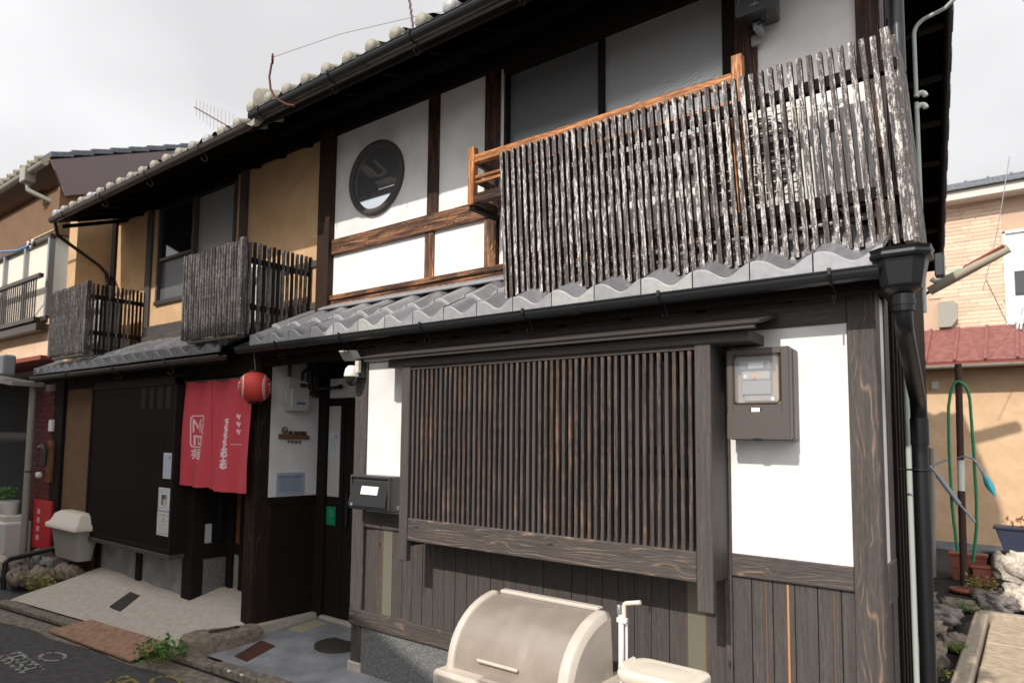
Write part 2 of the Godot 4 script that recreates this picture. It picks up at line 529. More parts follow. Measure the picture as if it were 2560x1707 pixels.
	var so := mottle(109, c8(66, 62, 58), c8(38, 36, 35), 0.03, 0.12, 0.7, 0.1, 8.0)
	mat("soil", Color(1, 1, 1), 1.0, so, 0.9, 1.0)
	var pv := mottle(113, c8(190, 172, 148), c8(164, 146, 124), 0.014, 0.15, 0.25, 0.04, 4.0)
	mat("paver", Color(1, 1, 1), 0.9, pv, 1.3, 0.6)
	mat("paver_kerb", Color(0.95, 0.97, 1.0), 0.9, pv, 1.7, 0.6)
	mat("silver_strip", c8(178, 176, 174), 0.35)
	mat("amber", c8(206, 172, 128), 0.5)
	mat("blue_label", c8(70, 100, 160), 0.5)
	var bk := mottle(127, c8(112, 38, 34), c8(82, 26, 26), 0.03, 0.2, 0.3, 0.0, 3.0)
	mat("brick", Color(1, 1, 1), 0.8, bk, 3.0, 0.4)
	mat("brick_joint", c8(120, 108, 104), 0.95)
	mat("tile_joint", c8(196, 168, 144), 0.95)
	var ft := mottle(131, c8(232, 206, 182), c8(218, 188, 162), 0.03, 0.2, 0.1, 0.0, 3.0)
	mat("facing_tile", Color(0.98, 0.97, 0.97), 0.8, ft, 1.7, 0.5)
	mat("facing_tile_pale", Color(1.0, 1.0, 1.0), 0.8, ft, 1.7, 0.5)
	mat("facing_tile_dark", Color(0.95, 0.94, 0.93), 0.8, ft, 1.7, 0.5)
	var rr := mottle(137, c8(144, 92, 86), c8(116, 70, 66), 0.015, 0.14, 0.18, 0.0, 2.0)
	mat("red_roof", Color(1, 1, 1), 0.6, rr, 0.9, 0.2)
	mat("mauve_metal", c8(124, 106, 106), 0.5)
	mat("cream_paint", c8(206, 200, 190), 0.6)
	mat("white_paint", c8(232, 232, 228), 0.5)
	mat("plastic_white", c8(226, 224, 218), 0.4)
	mat("plastic_cream", c8(214, 204, 188), 0.42)
	var bp := mottle(157, c8(198, 187, 175), c8(188, 176, 163), 0.01, 0.2, 0.05, 0.0, 1.0)
	mat("bin_beige", Color(1, 1, 1), 0.45, bp, 1.3, 0.1)
	var lp := mottle(163, c8(150, 139, 128), c8(134, 124, 114), 0.008, 0.2, 0.06, 0.0, 1.0)
	var lid := mat("bin_lid", Color(1, 1, 1), 0.28, lp, 1.1, 0.1)
	lid.clearcoat_enabled = true; lid.clearcoat = 0.4; lid.clearcoat_roughness = 0.25
	mat("bin_grey", c8(150, 146, 138), 0.5)
	mat("meter_brown", c8(84, 77, 74), 0.45)
	mat("meter_edge", c8(70, 52, 42), 0.4)
	mat("meter_grey", c8(150, 150, 150), 0.4)
	mat("meter_board", c8(178, 152, 116), 0.8)
	mat("gas_grey", c8(200, 197, 190), 0.5)
	mat("gas_pipe", c8(58, 56, 53), 0.5)
	mat("silver", c8(190, 190, 190), 0.3, null, 0.0, 0.0, 0.8)
	mat("black_plastic", c8(30, 30, 32), 0.35)
	mat("speaker_grey", c8(52, 51, 52), 0.45)
	mat("mailbox_grey", c8(66, 66, 66), 0.4)
	mat("mailbox_flap", c8(44, 46, 48), 0.3)
	mat("label_white", c8(238, 236, 230), 0.6)
	mat("lamp_ivory", c8(222, 210, 168), 0.45)
	mat("solar", c8(150, 152, 156), 0.15)
	mat("conduit", c8(176, 184, 176), 0.5)
	mat("green_hose", c8(34, 138, 92), 0.4)
	mat("blue_rubber", c8(70, 176, 192), 0.45)
	mat("clear_tube", c8(150, 160, 176), 0.3)
	mat("planter_red", c8(158, 92, 76), 0.7)
	mat("navy_pot", c8(40, 44, 66), 0.5)
	mat("black_pot", c8(36, 36, 38), 0.6)
	mat("rust_post", c8(74, 52, 48), 0.8)
	mat("lamp_underside", c8(168, 156, 138), 0.6)
	mat("lamp_green", c8(150, 184, 174), 0.6)
	mat("red_sign", c8(186, 24, 36), 0.5)
	mat("wire_blue", c8(96, 148, 196), 0.5)
	mat("wire_black", c8(30, 30, 30), 0.6)
	mat("wire_grey", c8(150, 152, 156), 0.6)
	mat("rust_red", c8(130, 66, 50), 0.8)
	mat("sign_brown", c8(120, 84, 60), 0.7)
	mat("glyph_brown", c8(96, 62, 42), 0.7)
	mat("rust_thin", c8(92, 48, 40), 0.8)
	mat("seam_pine", c8(184, 130, 86), 0.7)
	mat("seam_brown", c8(116, 82, 62), 0.7)
	mat("paint_line", c8(150, 150, 146), 0.9)
	mat("paint_yellow", c8(140, 128, 66), 0.9)
	mat("interior", c8(26, 24, 24), 0.9)
	mat("vent_grey", c8(60, 58, 57), 0.9)  # plain dark grey for the vents of the lattice bay
	mat("curtain", c8(226, 216, 200), 0.9)
	mat("fibreglass", c8(112, 110, 96), 0.35)
	mat("rope", c8(206, 196, 160), 0.8)
	mat("galvanized", c8(150, 156, 160), 0.4, null, 0.0, 0.0, 0.5)
	# frosted figured glass: dark room behind, rippled face
	var rip := seam(512, 512, 0.03, 151, 3)
	for q in [["frosted", c8(192, 196, 198), 0.42], ["frosted_dim", c8(142, 147, 150), 0.5]]:
		var fr := mat(q[0], q[1], 0.24, null, 0.0, 0.0, q[2], 1.0)
		fr.normal_enabled = true; fr.normal_texture = normal_from(rip, 512, 512, 6.0); fr.normal_scale = 0.13
		fr.uv1_triplanar = true; fr.uv1_world_triplanar = true; fr.uv1_scale = Vector3(1.6, 3.2, 1.6)
	mat("mirror_pane", c8(196, 200, 204), 0.03, null, 0.0, 0.0, 0.85, 1.0)
	mat("pipe_black", c8(19, 19, 21), 0.4)
	mat("soffit_dark", c8(30, 27, 25), 0.9)
	mat("window_dark", c8(30, 31, 32), 0.06, null, 0.0, 0.0, 0.0, 1.0)
	mat("window_grey", c8(88, 90, 92), 0.35, null, 0.0, 0.0, 0.0, 0.8)
	mat("window_blue", c8(222, 232, 233), 0.25, null, 0.0, 0.0, 0.0, 0.8)  # pale tone: sky reflection put into the far bay's side pane colour
	mat("milk_glass", c8(196, 194, 190), 0.4)
	var gl := StandardMaterial3D.new()
	gl.albedo_color = Color(0.9, 0.92, 0.95, 0.13); gl.transparency = BaseMaterial3D.TRANSPARENCY_ALPHA; gl.roughness = 0.05; gl.metallic_specular = 0.8
	M["glass"] = gl
	var sk := StandardMaterial3D.new()
	sk.albedo_color = Color(0.75, 0.78, 0.86, 0.3); sk.transparency = BaseMaterial3D.TRANSPARENCY_ALPHA; sk.roughness = 0.15
	M["clear_sleeve"] = sk
	var lf := mat("leaf", c8(74, 120, 44), 0.6)
	lf.backlight_enabled = true; lf.backlight = Color(0.08, 0.16, 0.03)
	mat("leaf_yellow", c8(132, 138, 60), 0.7)
	mat("dead_leaf", c8(150, 96, 66), 0.9)
	mat("stem", c8(110, 96, 84), 0.9)

func _ready():
	rng.seed = 20240517
	# ---------------------------------------------------------------- camera, sky, sun, exposure
	var cam := Camera3D.new()
	cam.name = "camera"
	add_child(cam)
	cam.position = V(0, 1.6, 3.6)
	cam.rotation_order = EULER_ORDER_YXZ
	cam.rotation = Vector3(deg_to_rad(4.53075), deg_to_rad(40.49086), deg_to_rad(1.01049))
	cam.projection = Camera3D.PROJECTION_FRUSTUM
	cam.near = 0.05; cam.far = 400.0
	cam.size = 1707.0 / 1732.92 * 0.05
	cam.frustum_offset = Vector2((1280.0 - 1098.38) / 1732.92 * 0.05, (964.22 - 853.5) / 1732.92 * 0.05)
	var att := CameraAttributesPhysical.new()
	att.frustum_focal_length = 24.0
	att.frustum_focus_distance = 4.4
	att.frustum_near = 0.05; att.frustum_far = 400.0
	att.exposure_aperture = 2.2
	cam.attributes = att
	cam.projection = Camera3D.PROJECTION_FRUSTUM
	cam.near = 0.05; cam.far = 400.0
	cam.size = 1707.0 / 1732.92 * 0.05
	cam.current = true
	var we := WorldEnvironment.new(); we.name = "environment"
	var env := Environment.new()
	env.background_mode = Environment.BG_SKY
	env.tonemap_mode = Environment.TONE_MAPPER_LINEAR
	env.tonemap_exposure = 1.02
	env.sdfgi_enabled = true; env.ssao_enabled = true; env.ssil_enabled = true
	var sm := PanoramaSkyMaterial.new()
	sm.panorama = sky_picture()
	var sky := Sky.new(); sky.sky_material = sm
	env.sky = sky
	env.background_energy_multiplier = 1.0
	we.environment = env
	add_child(we)
	var sun := DirectionalLight3D.new(); sun.name = "sun"
	sun.light_energy = 1.18
	sun.light_color = Color(1.0, 0.97, 0.93)
	sun.light_angular_distance = 0.8
	sun.shadow_enabled = true
	add_child(sun)
	sun.look_at_from_position(V(0, 8.1, 10), V(0.0, 0, 0), Vector3.UP)
	make_materials()
	ground()
	white_house()
	ochre_house()
	far_house()
	back_house()
	opposite_house()
	yard()
	wall_fittings()
	entrance_things()
	street_things()
	rooftop_things()

func sky_picture() -> ImageTexture:
	# thin bright overcast with soft grey patches, computed in directions so that it has no seam
	var w := 512; var h := 256
	var im := Image.create(w, h, false, Image.FORMAT_RGBF)
	var fn := FastNoiseLite.new(); fn.seed = 9; fn.frequency = 1.1; fn.fractal_octaves = 5
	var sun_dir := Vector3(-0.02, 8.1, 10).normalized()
	for y in h:
		var el := (0.5 - (y + 0.5) / h) * PI
		for x in w:
			var az := (x + 0.5) / w * TAU
			var d := Vector3(cos(el) * sin(az), sin(el) * 1.8, -cos(el) * cos(az))
			var k := fn.get_noise_3dv(d)
			var f := clampf(0.90 + k * 0.40, 0.74, 0.99)
			var dd := Vector3(cos(el) * sin(az), sin(el), -cos(el) * cos(az))
			f += 1.5 * pow(maxf(0.0, dd.dot(sun_dir)), 4.0)  # extra glow round the sun, added as fill for the street fronts
			var c := Color(1.0, 1.0, 1.015) * f
			if el < 0.0: c = Color(0.34, 0.33, 0.32)
			im.set_pixel(x, y, c)
	return ImageTexture.create_from_image(im)

# ------------------------------------------------------------------ ground
func kerb_z(x: float) -> float:
	# the kerb wanders a little along the lane
	if x < -5.3: return lerpf(0.60, 0.95, clampf((-5.3 - x) / 2.9, 0, 1.6))
	return lerpf(0.60, 0.44, clampf((x + 5.3) / 2.0, 0, 1.5))

func ground():
	# one sheet of asphalt out to the horizon
	var g := G.new()
	g.quad(V(-120, -0.21, 120), V(120, -0.21, 120), V(120, -0.21, -120), V(-120, -0.21, -120))
	tag(part("road", g, "asphalt"), "", "", "", "structure")
	# patched strip beside the kerb
	g = G.new()
	var rows := []
	for j in 2:
		var row := []
		for i in 41:
			var x := -12.0 + 12.5 * i / 40.0
			row.append(V(x, -0.206, kerb_z(x) + (0.24 + 0.03 * sin(i * 1.9) if j == 0 else 0.02)))
		rows.append(row)
	g.grid(rows)
	tag(part("gutter_strip", g, "kerb_concrete"), "", "", "", "structure")
	# kerb stones
	var kroot := thing("kerb", V(-5, -0.2, 0.6))
	tag(kroot, "", "", "", "structure")
	var x := -8.3
	while x < 0.6:
		var l := rng.randf_range(0.5, 0.7)
		g = G.new(); g.off = Vector2(rng.randf() * 5, rng.randf() * 5)
		var z0 := kerb_z(x); var z1 := kerb_z(x + l)
		g.X = Transform3D(Basis(Vector3.UP, -atan2(z1 - z0, l)), V(x, -0.205, z0))
		g.box(V(0, 0, -0.12), V(l - 0.008, (0.05 if x < -5.4 else 0.072) + rng.randf() * 0.012, 0.0), 0.012)
		part("kerb_stone", g, "kerb_concrete", kroot)
		x += l
	# entrance floor of grey mortar
	g = G.new()
	rows = []
	for j in 2:
		var row := []
		for i in 31:
			var xx := -5.12 + 5.9 * i / 30.0
			row.append(V(xx, -0.128, kerb_z(xx) - 0.1) if j == 0 else V(xx, -0.035, -0.74))
		rows.append(row)
	g.grid(rows, true, false)
	tag(part("entrance_floor", g, "grey_mortar"), "", "", "", "structure")
	# sloping concrete porch in front of the ochre house
	g = G.new()
	rows = []
	for j in 13:
		var f := j / 12.0
		var row := []
		for i in 41:
			var u := i / 40.0
			var xb := lerpf(-8.35, -5.15, u)
			var zf := kerb_z(xb) - 0.11
			var z := lerpf(zf, -0.75, f)
			var edge := clampf(u / 0.10, 0, 1)
			var y := lerpf(-0.14, 0.12, pow(clampf((zf - z) / 0.9, 0, 1), 0.85))
			y = lerpf(minf(y, -0.19), y, sqrt(edge * (2.0 - edge)))
			if xb > -5.4: y -= 0.03 * pow((xb + 5.4) / 0.25, 2.0)
			y += 0.006 * sin(i * 0.9) * sin(j * 1.3)
			row.append(V(xb, y, z))
		rows.append(row)
	g.grid(rows)
	tag(part("porch_floor", g, "porch_concrete"), "", "", "", "structure")
	# footing strip under the entrance side wall
	bx("footing", V(-5.15, -0.2, -0.70), V(-5.085, 0.0, -0.002), "porch_concrete").set_meta("kind", "structure")
	# yard behind on the right: soil, then paving
	g = G.new()
	rows = []
	var fn := FastNoiseLite.new(); fn.seed = 4; fn.frequency = 0.8
	for j in 41:
		var row := []
		for i in 25:
			var xx := -3.0 + 6.0 * i / 24.0; var zz := -1.2 - 10.5 * j / 40.0
			row.append(V(xx, -0.03 + 0.05 * fn.get_noise_2d(xx * 3, zz * 3) + (0.02 if xx < -0.5 else 0.0), zz))
		rows.append(row)
	g.grid(rows)
	tag(part("yard_ground", g, "soil"), "", "", "", "structure")

# ------------------------------------------------------------------ roof pieces
func tile_profile(u: float, amp: float) -> float:
	return amp * (cos(TAU * (u - 0.1)) * 1.0 - 0.10 * cos(TAU * 2 * (u - 0.1)))

func pan_tile(p: float, depth: float, slope: float, amp: float, skirt: float, warp := 0.0, face: G = null) -> G:
	# the waved top; the front face (with its rounded arris) goes to the second collector if one is given
	var g := G.new()
	var f := face if face != null else g
	var k := 14
	var top := []
	for j in 4:
		var row := []
		for i in k + 1:
			var u := float(i) / k
			var z := -depth * (3 - j) / 3.0 - (0.006 if j == 3 else 0.0)
			row.append(V(u * (p - 0.006), tile_profile(u, amp) - z * slope + warp * u, z))
		top.append(row)
	g.grid(top, true, true)
	var ar := [[], [], []]
	for i in k + 1:
		var a: Vector3 = top[3][i]
		ar[0].append(a); ar[1].append(a + V(0, -0.003, 0.004)); ar[2].append(a + V(0, -0.008, 0.006))
	f.grid(ar, true, true)
	# flat front face with straight lower edge, or plain thickness
	for i in k:
		var a: Vector3 = ar[2][i]; var b: Vector3 = ar[2][i + 1]
		var ya := -skirt if skirt > 0.0 else a.y - 0.026
		var yb := -skirt if skirt > 0.0 else b.y - 0.026
		f.quad(V(a.x, ya, 0), V(b.x, yb, 0), b, a)
		if skirt > 0.0:
			f.quad(V(a.x, ya, -0.02), V(b.x, yb, -0.02), V(b.x, yb, 0), V(a.x, ya, 0))
	for i in k:
		var a: Vector3 = top[3][i]; var b: Vector3 = top[3][i + 1]
		var c: Vector3 = top[0][i]; var d: Vector3 = top[0][i + 1]
		g.quad(V(c.x, c.y - 0.02, c.z), V(d.x, d.y - 0.02, d.z), V(b.x, b.y - 0.026, b.z), V(a.x, a.y - 0.026, a.z))
	var s0: Vector3 = ar[2][0]; var s1: Vector3 = top[0][0]
	var r0: Vector3 = ar[2][k]; var r1: Vector3 = top[0][k]
	g.quad(V(s1.x, s1.y - 0.02, s1.z), V(s0.x, s0.y - 0.02, s0.z), s0, s1)
	g.quad(V(r0.x, r0.y - 0.02, r0.z), V(r1.x, r1.y - 0.02, r1.z), r1, r0)
	if skirt > 0.0:
		f.quad(V(s0.x, -skirt, -0.02), V(s0.x, -skirt, 0), s0, V(s0.x, s0.y, -0.02))
		f.quad(V(r0.x, -skirt, 0), V(r0.x, -skirt, -0.02), V(r0.x, r0.y, -0.02), r0)
	return g

func pan_mesh(p: float, depth: float, slope: float, amp: float, skirt: float, warp: float, m_top: String, m_face: String) -> ArrayMesh:
	var f := G.new()
	f.off = Vector2(rng.randf(), rng.randf())
	var g := pan_tile(p, depth, slope, amp, skirt, warp, f)
	return shape2(g, m_top, f, m_face)

func round_tile(p: float, depth: float, slope: float, r: float) -> G:
	# eave tile with a covering roll that ends in a domed disc
	var g := pan_tile(p, depth, slope, 0.012, 0.05)
	var c := V(0.0, 0.022, 0.012)
	var rows := []
	for j in 3:
		var row := []
		for k in 13:
			var a := -0.25 + (PI + 0.5) * k / 12.0
			row.append(c + V(cos(a) * r * 0.9, sin(a) * r * 0.9 + (depth * slope * (2 - j) / 2.0), -depth * (2 - j) / 2.0))
		rows.append(row)
	g.grid(rows, true, true)
	# the disc: a short lathe facing the street
	var prof := [Vector2(r, -0.03), Vector2(r, 0.0), Vector2(r * 0.93, 0.013), Vector2(r * 0.6, 0.026), Vector2(0.0001, 0.032)]
	var keep := g.X
	g.X = Transform3D(Basis(Vector3.RIGHT, PI / 2), c)
	g.lathe(prof, Vector3.ZERO, 16)
	g.X = keep
	return g

func gutter(called: String, x0: float, x1: float, y: float, z: float, r: float, m, parent: Node, hooks: Array, hm = "iron", joints := []):
	var root := sub(called, V((x0 + x1) / 2, y, z), parent)
	var g := G.new()
	var sec := []
	for i in 11:
		var a := PI + PI * i / 10.0
		sec.append(Vector2(cos(a) * r, sin(a) * r))
	var inner := []
	for q in sec: inner.append(q * 0.92)
	var loop := sec.duplicate()
	loop.append(Vector2(r + 0.006, 0.004)); loop.append(Vector2(r - 0.002, 0.012))
	inner.reverse()
	loop.append_array(inner)
	loop.append(Vector2(-r + 0.002, 0.012)); loop.append(Vector2(-r - 0.006, 0.004))
	var L := [[], []]
	for e in 2:
		for q in loop: L[e].append(V(x0 if e == 0 else x1, y + q.y, z + q.x))
		L[e].append(L[e][0])
	g.grid(L, false, true)
	part("trough", g, m, root)
	for e in [x0, x1]:
		var cg := G.new()
		var pg := PackedVector2Array()
		for q in sec: pg.append(q)
		cg.prism(pg, -0.002, 0.002, Transform3D(Basis(V(0, 0, 1), V(0, 1, 0), V(-1, 0, 0)), V(e, y, z)))
		part("end_cap", cg, m, root)
	for jx in joints:
		var jg := G.new()
		var A := []
		for e in 2:
			var row := []
			for i in 11:
				var a := PI + PI * i / 10.0
				row.append(V(jx + (e - 0.5) * 0.06, y + sin(a) * (r + 0.004), z + cos(a) * (r + 0.004)))
			A.append(row)
		jg.grid(A, false, true)
		part("joint_sleeve", jg, m, root)
	for hx in hooks:
		# a strap round the trough whose tail curls below it
		var hg := G.new()
		var path := arc(V(hx, y, z), r + 0.005, 0.12, -PI * 0.62, 9, V(0, 0, 1), V(0, 1, 0))
		hg.tube(path, 0.0045, 6)
		hg.box(V(hx - 0.008, y - 0.012, z + r - 0.002), V(hx + 0.008, y + 0.02, z + r + 0.012), 0.002)
		var c2 := V(hx, y - r - 0.045, z - 0.03)
		hg.tube(arc(c2, 0.03, PI * 0.62, PI * 1.95, 10, V(0, 0, 1), V(0, 1, 0)), 0.004, 6)
		hg.tube([V(hx, y - r * 0.8, z - r * 0.6), c2 + V(0, sin(PI * 0.62) * 0.03, cos(PI * 0.62) * 0.03)], 0.004, 6)
		part("hook", hg, hm, root)
	return root

# ------------------------------------------------------------------ the white plaster house
func white_house():
	var H := thing("white_house", V(-2.8, -0.05, -3.0), "white plastered timber townhouse with dark lattice window and slatted balcony above", "house")
	# ---- ground floor, street wall at z = 0
	bx("corner_post", V(-0.625, -0.15, -0.12), V(-0.51, 2.32, 0.0), "wood_grain", H, 0.005)
	bx("lintel", V(-3.79, 2.175, -0.12), V(-0.625, 2.32, -0.004), "wood_dark", H)
	bx("entrance_post", V(-3.915, 0.235, -0.12), V(-3.79, 2.32, 0.004), "wood_dark", H, 0.005)
	bx("entrance_post_foot", V(-3.905, -0.03, -0.12), V(-3.805, 0.237, -0.006), "wood_dark", H, 0.004)
	bx("footing_block", V(-3.925, -0.16, -0.14), V(-3.79, -0.03, 0.008), "porch_concrete", H, 0.008)
	var back := G.new()
	back.box(V(-3.79, -0.2, -0.16), V(-0.62, 2.35, -0.10), 0.0)
	part("inner_wall", back, "interior", H)
	# plaster panels
	bx("wall_panel", V(-1.152, 1.07, -0.10), V(-0.625, 2.175, -0.018), "plaster", H, 0.0)
	bx("wall_panel", V(-1.31, 1.04, -0.10), V(-1.186, 2.175, -0.02), "plaster", H, 0.0)
	bx("wall_panel", V(-3.79, 1.07, -0.10), V(-3.05, 2.175, -0.018), "plaster", H, 0.0)
	bx("side_post", V(-1.186, -0.1, -0.10), V(-1.152, 2.175, 0.004), "wood_dark", H)
	# wainscot: rail, boards, lower rail, footing
	bx("wainscot_rail", V(-1.152, 0.962, -0.1), V(-0.625, 1.07, -0.003), "wood_grain", H)
	bx("wainscot_rail", V(-1.32, 0.962, -0.1), V(-1.186, 1.04, -0.003), "wood_dark", H)
	bx("wainscot_rail", V(-3.79, 0.955, -0.1), V(-3.1, 1.07, -0.003), "wood_dark", H)
	bx("lower_rail", V(-3.912, 0.238, -0.10), V(-0.625, 0.352, 0.012), "wood_grain", H, 0.004)
	bx("footing_wall", V(-3.80, -0.2, -0.12), V(-0.625, 0.238, -0.012), "pebble_dash", H, 0.0)
	var wains := sub("wainscot", V(-2.3, 0.6, -0.02), H)
	var x := -3.70
	var k := 0
	while x < -0.63:
		var w := 0.0965
		if x > -1.32 and x < -1.2: w = 0.125
		var x1 := minf(x + w, -0.626)
		var yt := 0.962 if x > -3.1 else 0.955
		if x < -3.16 or x > -3.64:
			pass
		var mname := "wood_board" if k % 3 else "wood_dark"
		if (x > -3.62 and x < -3.54) or (x > -1.40 and x < -1.31): mname = "fibreglass"
		bx("board", V(x + 0.0015, 0.35, -0.05), V(x1 - 0.0015, yt, -0.022 + rng.randf_range(-0.0015, 0.0015)), mname, wains, 0.002)
		x = x1; k += 1
	bx("board", V(-3.79, 0.35, -0.05), V(-3.702, 0.955, -0.03), "wood_board", wains)
	# bare timber that shows where boards have shrunk apart
	for q in [[-1.313, 0.008], [-0.9255, 0.009], [-1.0215, 0.005], [-0.7305, 0.004], [-2.1605, 0.003], [-2.3525, 0.003], [-3.641, 0.006], [-1.41, 0.004]]:
		var sx := roundf((q[0] + 3.70) / 0.0965) * 0.0965 - 3.70
		bx("batten", V(sx - q[1] * 0.5, 0.352, -0.045), V(sx + q[1] * 0.5, 0.95, -0.0175), "seam_pine" if q[1] > 0.0085 else "seam_brown", wains, 0.0)
	lattice_window(H)
	# ---- small hood over the lattice window
	var hood := sub("window_hood", V(-2.2, 2.16, 0.2), H)
	var g := G.new()
	g.X = Transform3D(Basis(Vector3.RIGHT, deg_to_rad(13)), V(0, 2.235, 0.0))
	g.box(V(-3.52, -0.006, 0.0), V(-0.91, 0.008, 0.335), 0.002)
	part("top_sheet", g, "hood_metal", hood)
	g = G.new()
	g.box(V(-3.50, 2.135, 0.285), V(-0.935, 2.16, 0.315), 0.003)
	part("drip_edge", g, "hood_metal", hood)
	bx("fascia", V(-3.32, 2.088, 0.02), V(-0.975, 2.137, 0.255), "wood_board", hood, 0.003)
	# ---- pent roof
	var P := sub("pent_roof", V(-2.8, 2.5, -0.1), H)
	var slope := 0.46
	g = G.new()
	g.X = Transform3D(Basis(Vector3.RIGHT, atan(slope)), V(0, 2.36, 0.13))
	g.box(V(-5.13, -0.03, -0.72), V(-0.40, 0.0, 0.0), 0.003)
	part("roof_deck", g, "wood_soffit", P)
	bx("eave_board", V(-5.13, 2.285, 0.085), V(-0.42, 2.345, 0.115), "wood_black", P)
	for i in 12:
		bx("rafter", V(-5.0 + i * 0.41, 2.29, -0.3), V(-4.955 + i * 0.41, 2.34, 0.085), "wood_black", P, 0.0)
	var p := 0.2735
	var tiles := []
	for q in 4: tiles.append(pan_mesh(p, 0.30, slope, 0.030, 0.080, rng.randf_range(-0.003, 0.003), ["tile_top", "tile_top2"][q % 2], ["tile", "tile", "tile_pale", "tile"][q]))
	var upper := []
	for q in 3: upper.append(pan_mesh(p, 0.30, slope, 0.030, 0.0, rng.randf_range(-0.003, 0.003), ["tile_top", "tile_top2"][q % 2], "tile"))
	for row in 3:
		for i in 17:
			var z := 0.165 - row * 0.222
			var y := 2.450 + row * (0.222 * slope) + (0.022 if row else 0.0)
			var mesh: Mesh = tiles[rng.randi() % 4] if row == 0 else upper[rng.randi() % 3]
			inst("roof_tile", mesh, Transform3D(Basis(Vector3.UP, rng.randf_range(-0.006, 0.006)), V(-0.445 - (i + 1) * p, y + rng.randf_range(-0.002, 0.002), z)), P)
	g = G.new()
	g.X = Transform3D(Basis(Vector3.RIGHT, atan(slope)), V(0, 2.77, -0.43))
	g.box(V(-4.84, 0.0, -0.08), V(-0.52, 0.02, 0.07), 0.006)
	part("flashing", g, "lead_flash", P)
	gutter("pent_gutter", -5.19, -0.46, 2.358, 0.205, 0.044, "gutter", H, [-4.62, -3.84, -3.04, -2.23, -1.41, -0.64], "iron", [-4.30, -1.9])
	# ---- upper storey, wall at z = -0.5
	var zw := -0.5
	var core := G.new()
	core.box(V(-4.90, 2.3, -2.2), V(-0.66, 4.5, zw - 0.06), 0.0)
	part("upper_core", core, "interior", H)
	for q in [[-4.80, 3.41, -3.655, 4.46], [-3.54, 3.41, -3.07, 4.46], [-4.80, 2.89, -3.67, 3.27], [-3.575, 2.89, -3.07, 3.27], [-2.94, 2.6, -1.24, 3.3], [-1.12, 2.6, -0.625, 4.46], [-2.94, 3.3, -2.90, 4.46]]:
		bx("wall_panel", V(q[0], q[1], zw - 0.08), V(q[2], q[3], zw), "plaster", H, 0.0)
	bx("party_post", V(-4.965, 2.62, zw - 0.1), V(-4.80, 4.46, zw + 0.07), "wood_umber", H)
	bx("post", V(-3.655, 3.40, zw - 0.08), V(-3.54, 4.46, zw + 0.02), "wood_brown_dark", H)  # eave shade put into the colour; the lower length takes the lighter copy
	bx("post", V(-3.67, 2.89, zw - 0.08), V(-3.575, 3.28, zw + 0.02), "wood_brown", H)
	bx("post", V(-3.07, 3.4, zw - 0.08), V(-2.94, 4.46, zw + 0.03), "wood_brown_dark", H)
	bx("post", V(-3.07, 2.89, zw - 0.08), V(-2.965, 3.28, zw + 0.02), "wood_brown", H)
	bx("post", V(-1.24, 2.6, zw - 0.08), V(-1.12, 4.46, zw + 0.03), "wood_brown_dark", H)
	bx("corner_post", V(-0.625, 2.55, zw - 0.12), V(-0.515, 4.6, zw + 0.03), "wood_brown_dark", H)
	bx("middle_beam", V(-4.80, 3.268, zw - 0.08), V(-2.93, 3.41, zw + 0.035), "wood_brown", H, 0.004)
	bx("sill_beam", V(-4.80, 2.852, zw - 0.08), V(-0.63, 2.892, zw + 0.045), "wood_brown", H, 0.003)
	bx("base_beam", V(-4.80, 2.765, zw - 0.08), V(-0.63, 2.852, zw + 0.025), "wood_brown", H, 0.004)
	bx("head_beam", V(-4.965, 4.40, zw - 0.1), V(-0.515, 4.56, zw + 0.04), "wood_black", H)
	# round window
	var rw := sub("round_window", V(-4.255, 3.87, zw), H)
	g = G.new()
	g.X = Transform3D(Basis(Vector3.RIGHT, PI / 2), V(-4.255, 3.87, zw))
	g.lathe([Vector2(0.275, -0.03), Vector2(0.275, 0.03), Vector2(0.285, 0.045), Vector2(0.318, 0.045), Vector2(0.328, 0.03), Vector2(0.328, -0.03)], Vector3.ZERO, 48)
	part("frame", g, "wood_board", rw)
	g = G.new()
	var circ := PackedVector2Array()
	for i in 48: circ.append(Vector2(cos(TAU * i / 48) * 0.277, sin(TAU * i / 48) * 0.277))
	g.prism(circ, 0.004, 0.012, Transform3D(Basis(), V(-4.255, 3.87, zw)))
	part("pane", g, "mirror_pane", rw)
	# wide window
	var ww := sub("upper_window", V(-2.1, 3.8, zw), H)
	bx("frame", V(-2.90, 3.25, zw - 0.06), V(-2.872, 4.42, zw + 0.02), "wood_black", ww)
	bx("frame", V(-2.134, 3.25, zw - 0.05), V(-2.092, 4.42, zw + 0.012), "wood_black", ww)
	bx("frame", V(-1.315, 3.25, zw - 0.06), V(-1.24, 4.42, zw + 0.02), "wood_black", ww)
	bx("frame", V(-2.9, 4.34, zw - 0.06), V(-1.24, 4.41, zw + 0.03), "wood_black", ww)
	bx("frame", V(-2.9, 3.24, zw - 0.06), V(-1.24, 3.30, zw + 0.03), "wood_black", ww)
	bx("pane", V(-2.872, 3.3, zw - 0.045), V(-2.134, 4.34, zw - 0.03), "frosted_dim", ww, 0.0)
	bx("pane", V(-2.092, 3.3, zw - 0.035), V(-1.315, 4.34, zw - 0.02), "frosted", ww, 0.0)
	slat_balcony(H)
	main_roof(H)
	side_wall(H)
	# ---- entrance recess
	var E := sub("entrance", V(-4.6, 1.0, -0.6), H)
	bx("front_post", V(-5.30, -0.02, -0.16), V(-5.145, 2.36, 0.01), "wood_grain_dark", E, 0.006)
	bx("side_boarding", V(-5.20, 0.0, -0.69), V(-5.145, 1.055, -0.16), "wood_black", E)
	bx("side_rail", V(-5.20, 1.0, -0.69), V(-5.138, 1.075, -0.11), "wood_black", E)
	bx("side_panel", V(-5.20, 1.075, -0.69), V(-5.142, 2.36, -0.12), "plaster", E, 0.0)
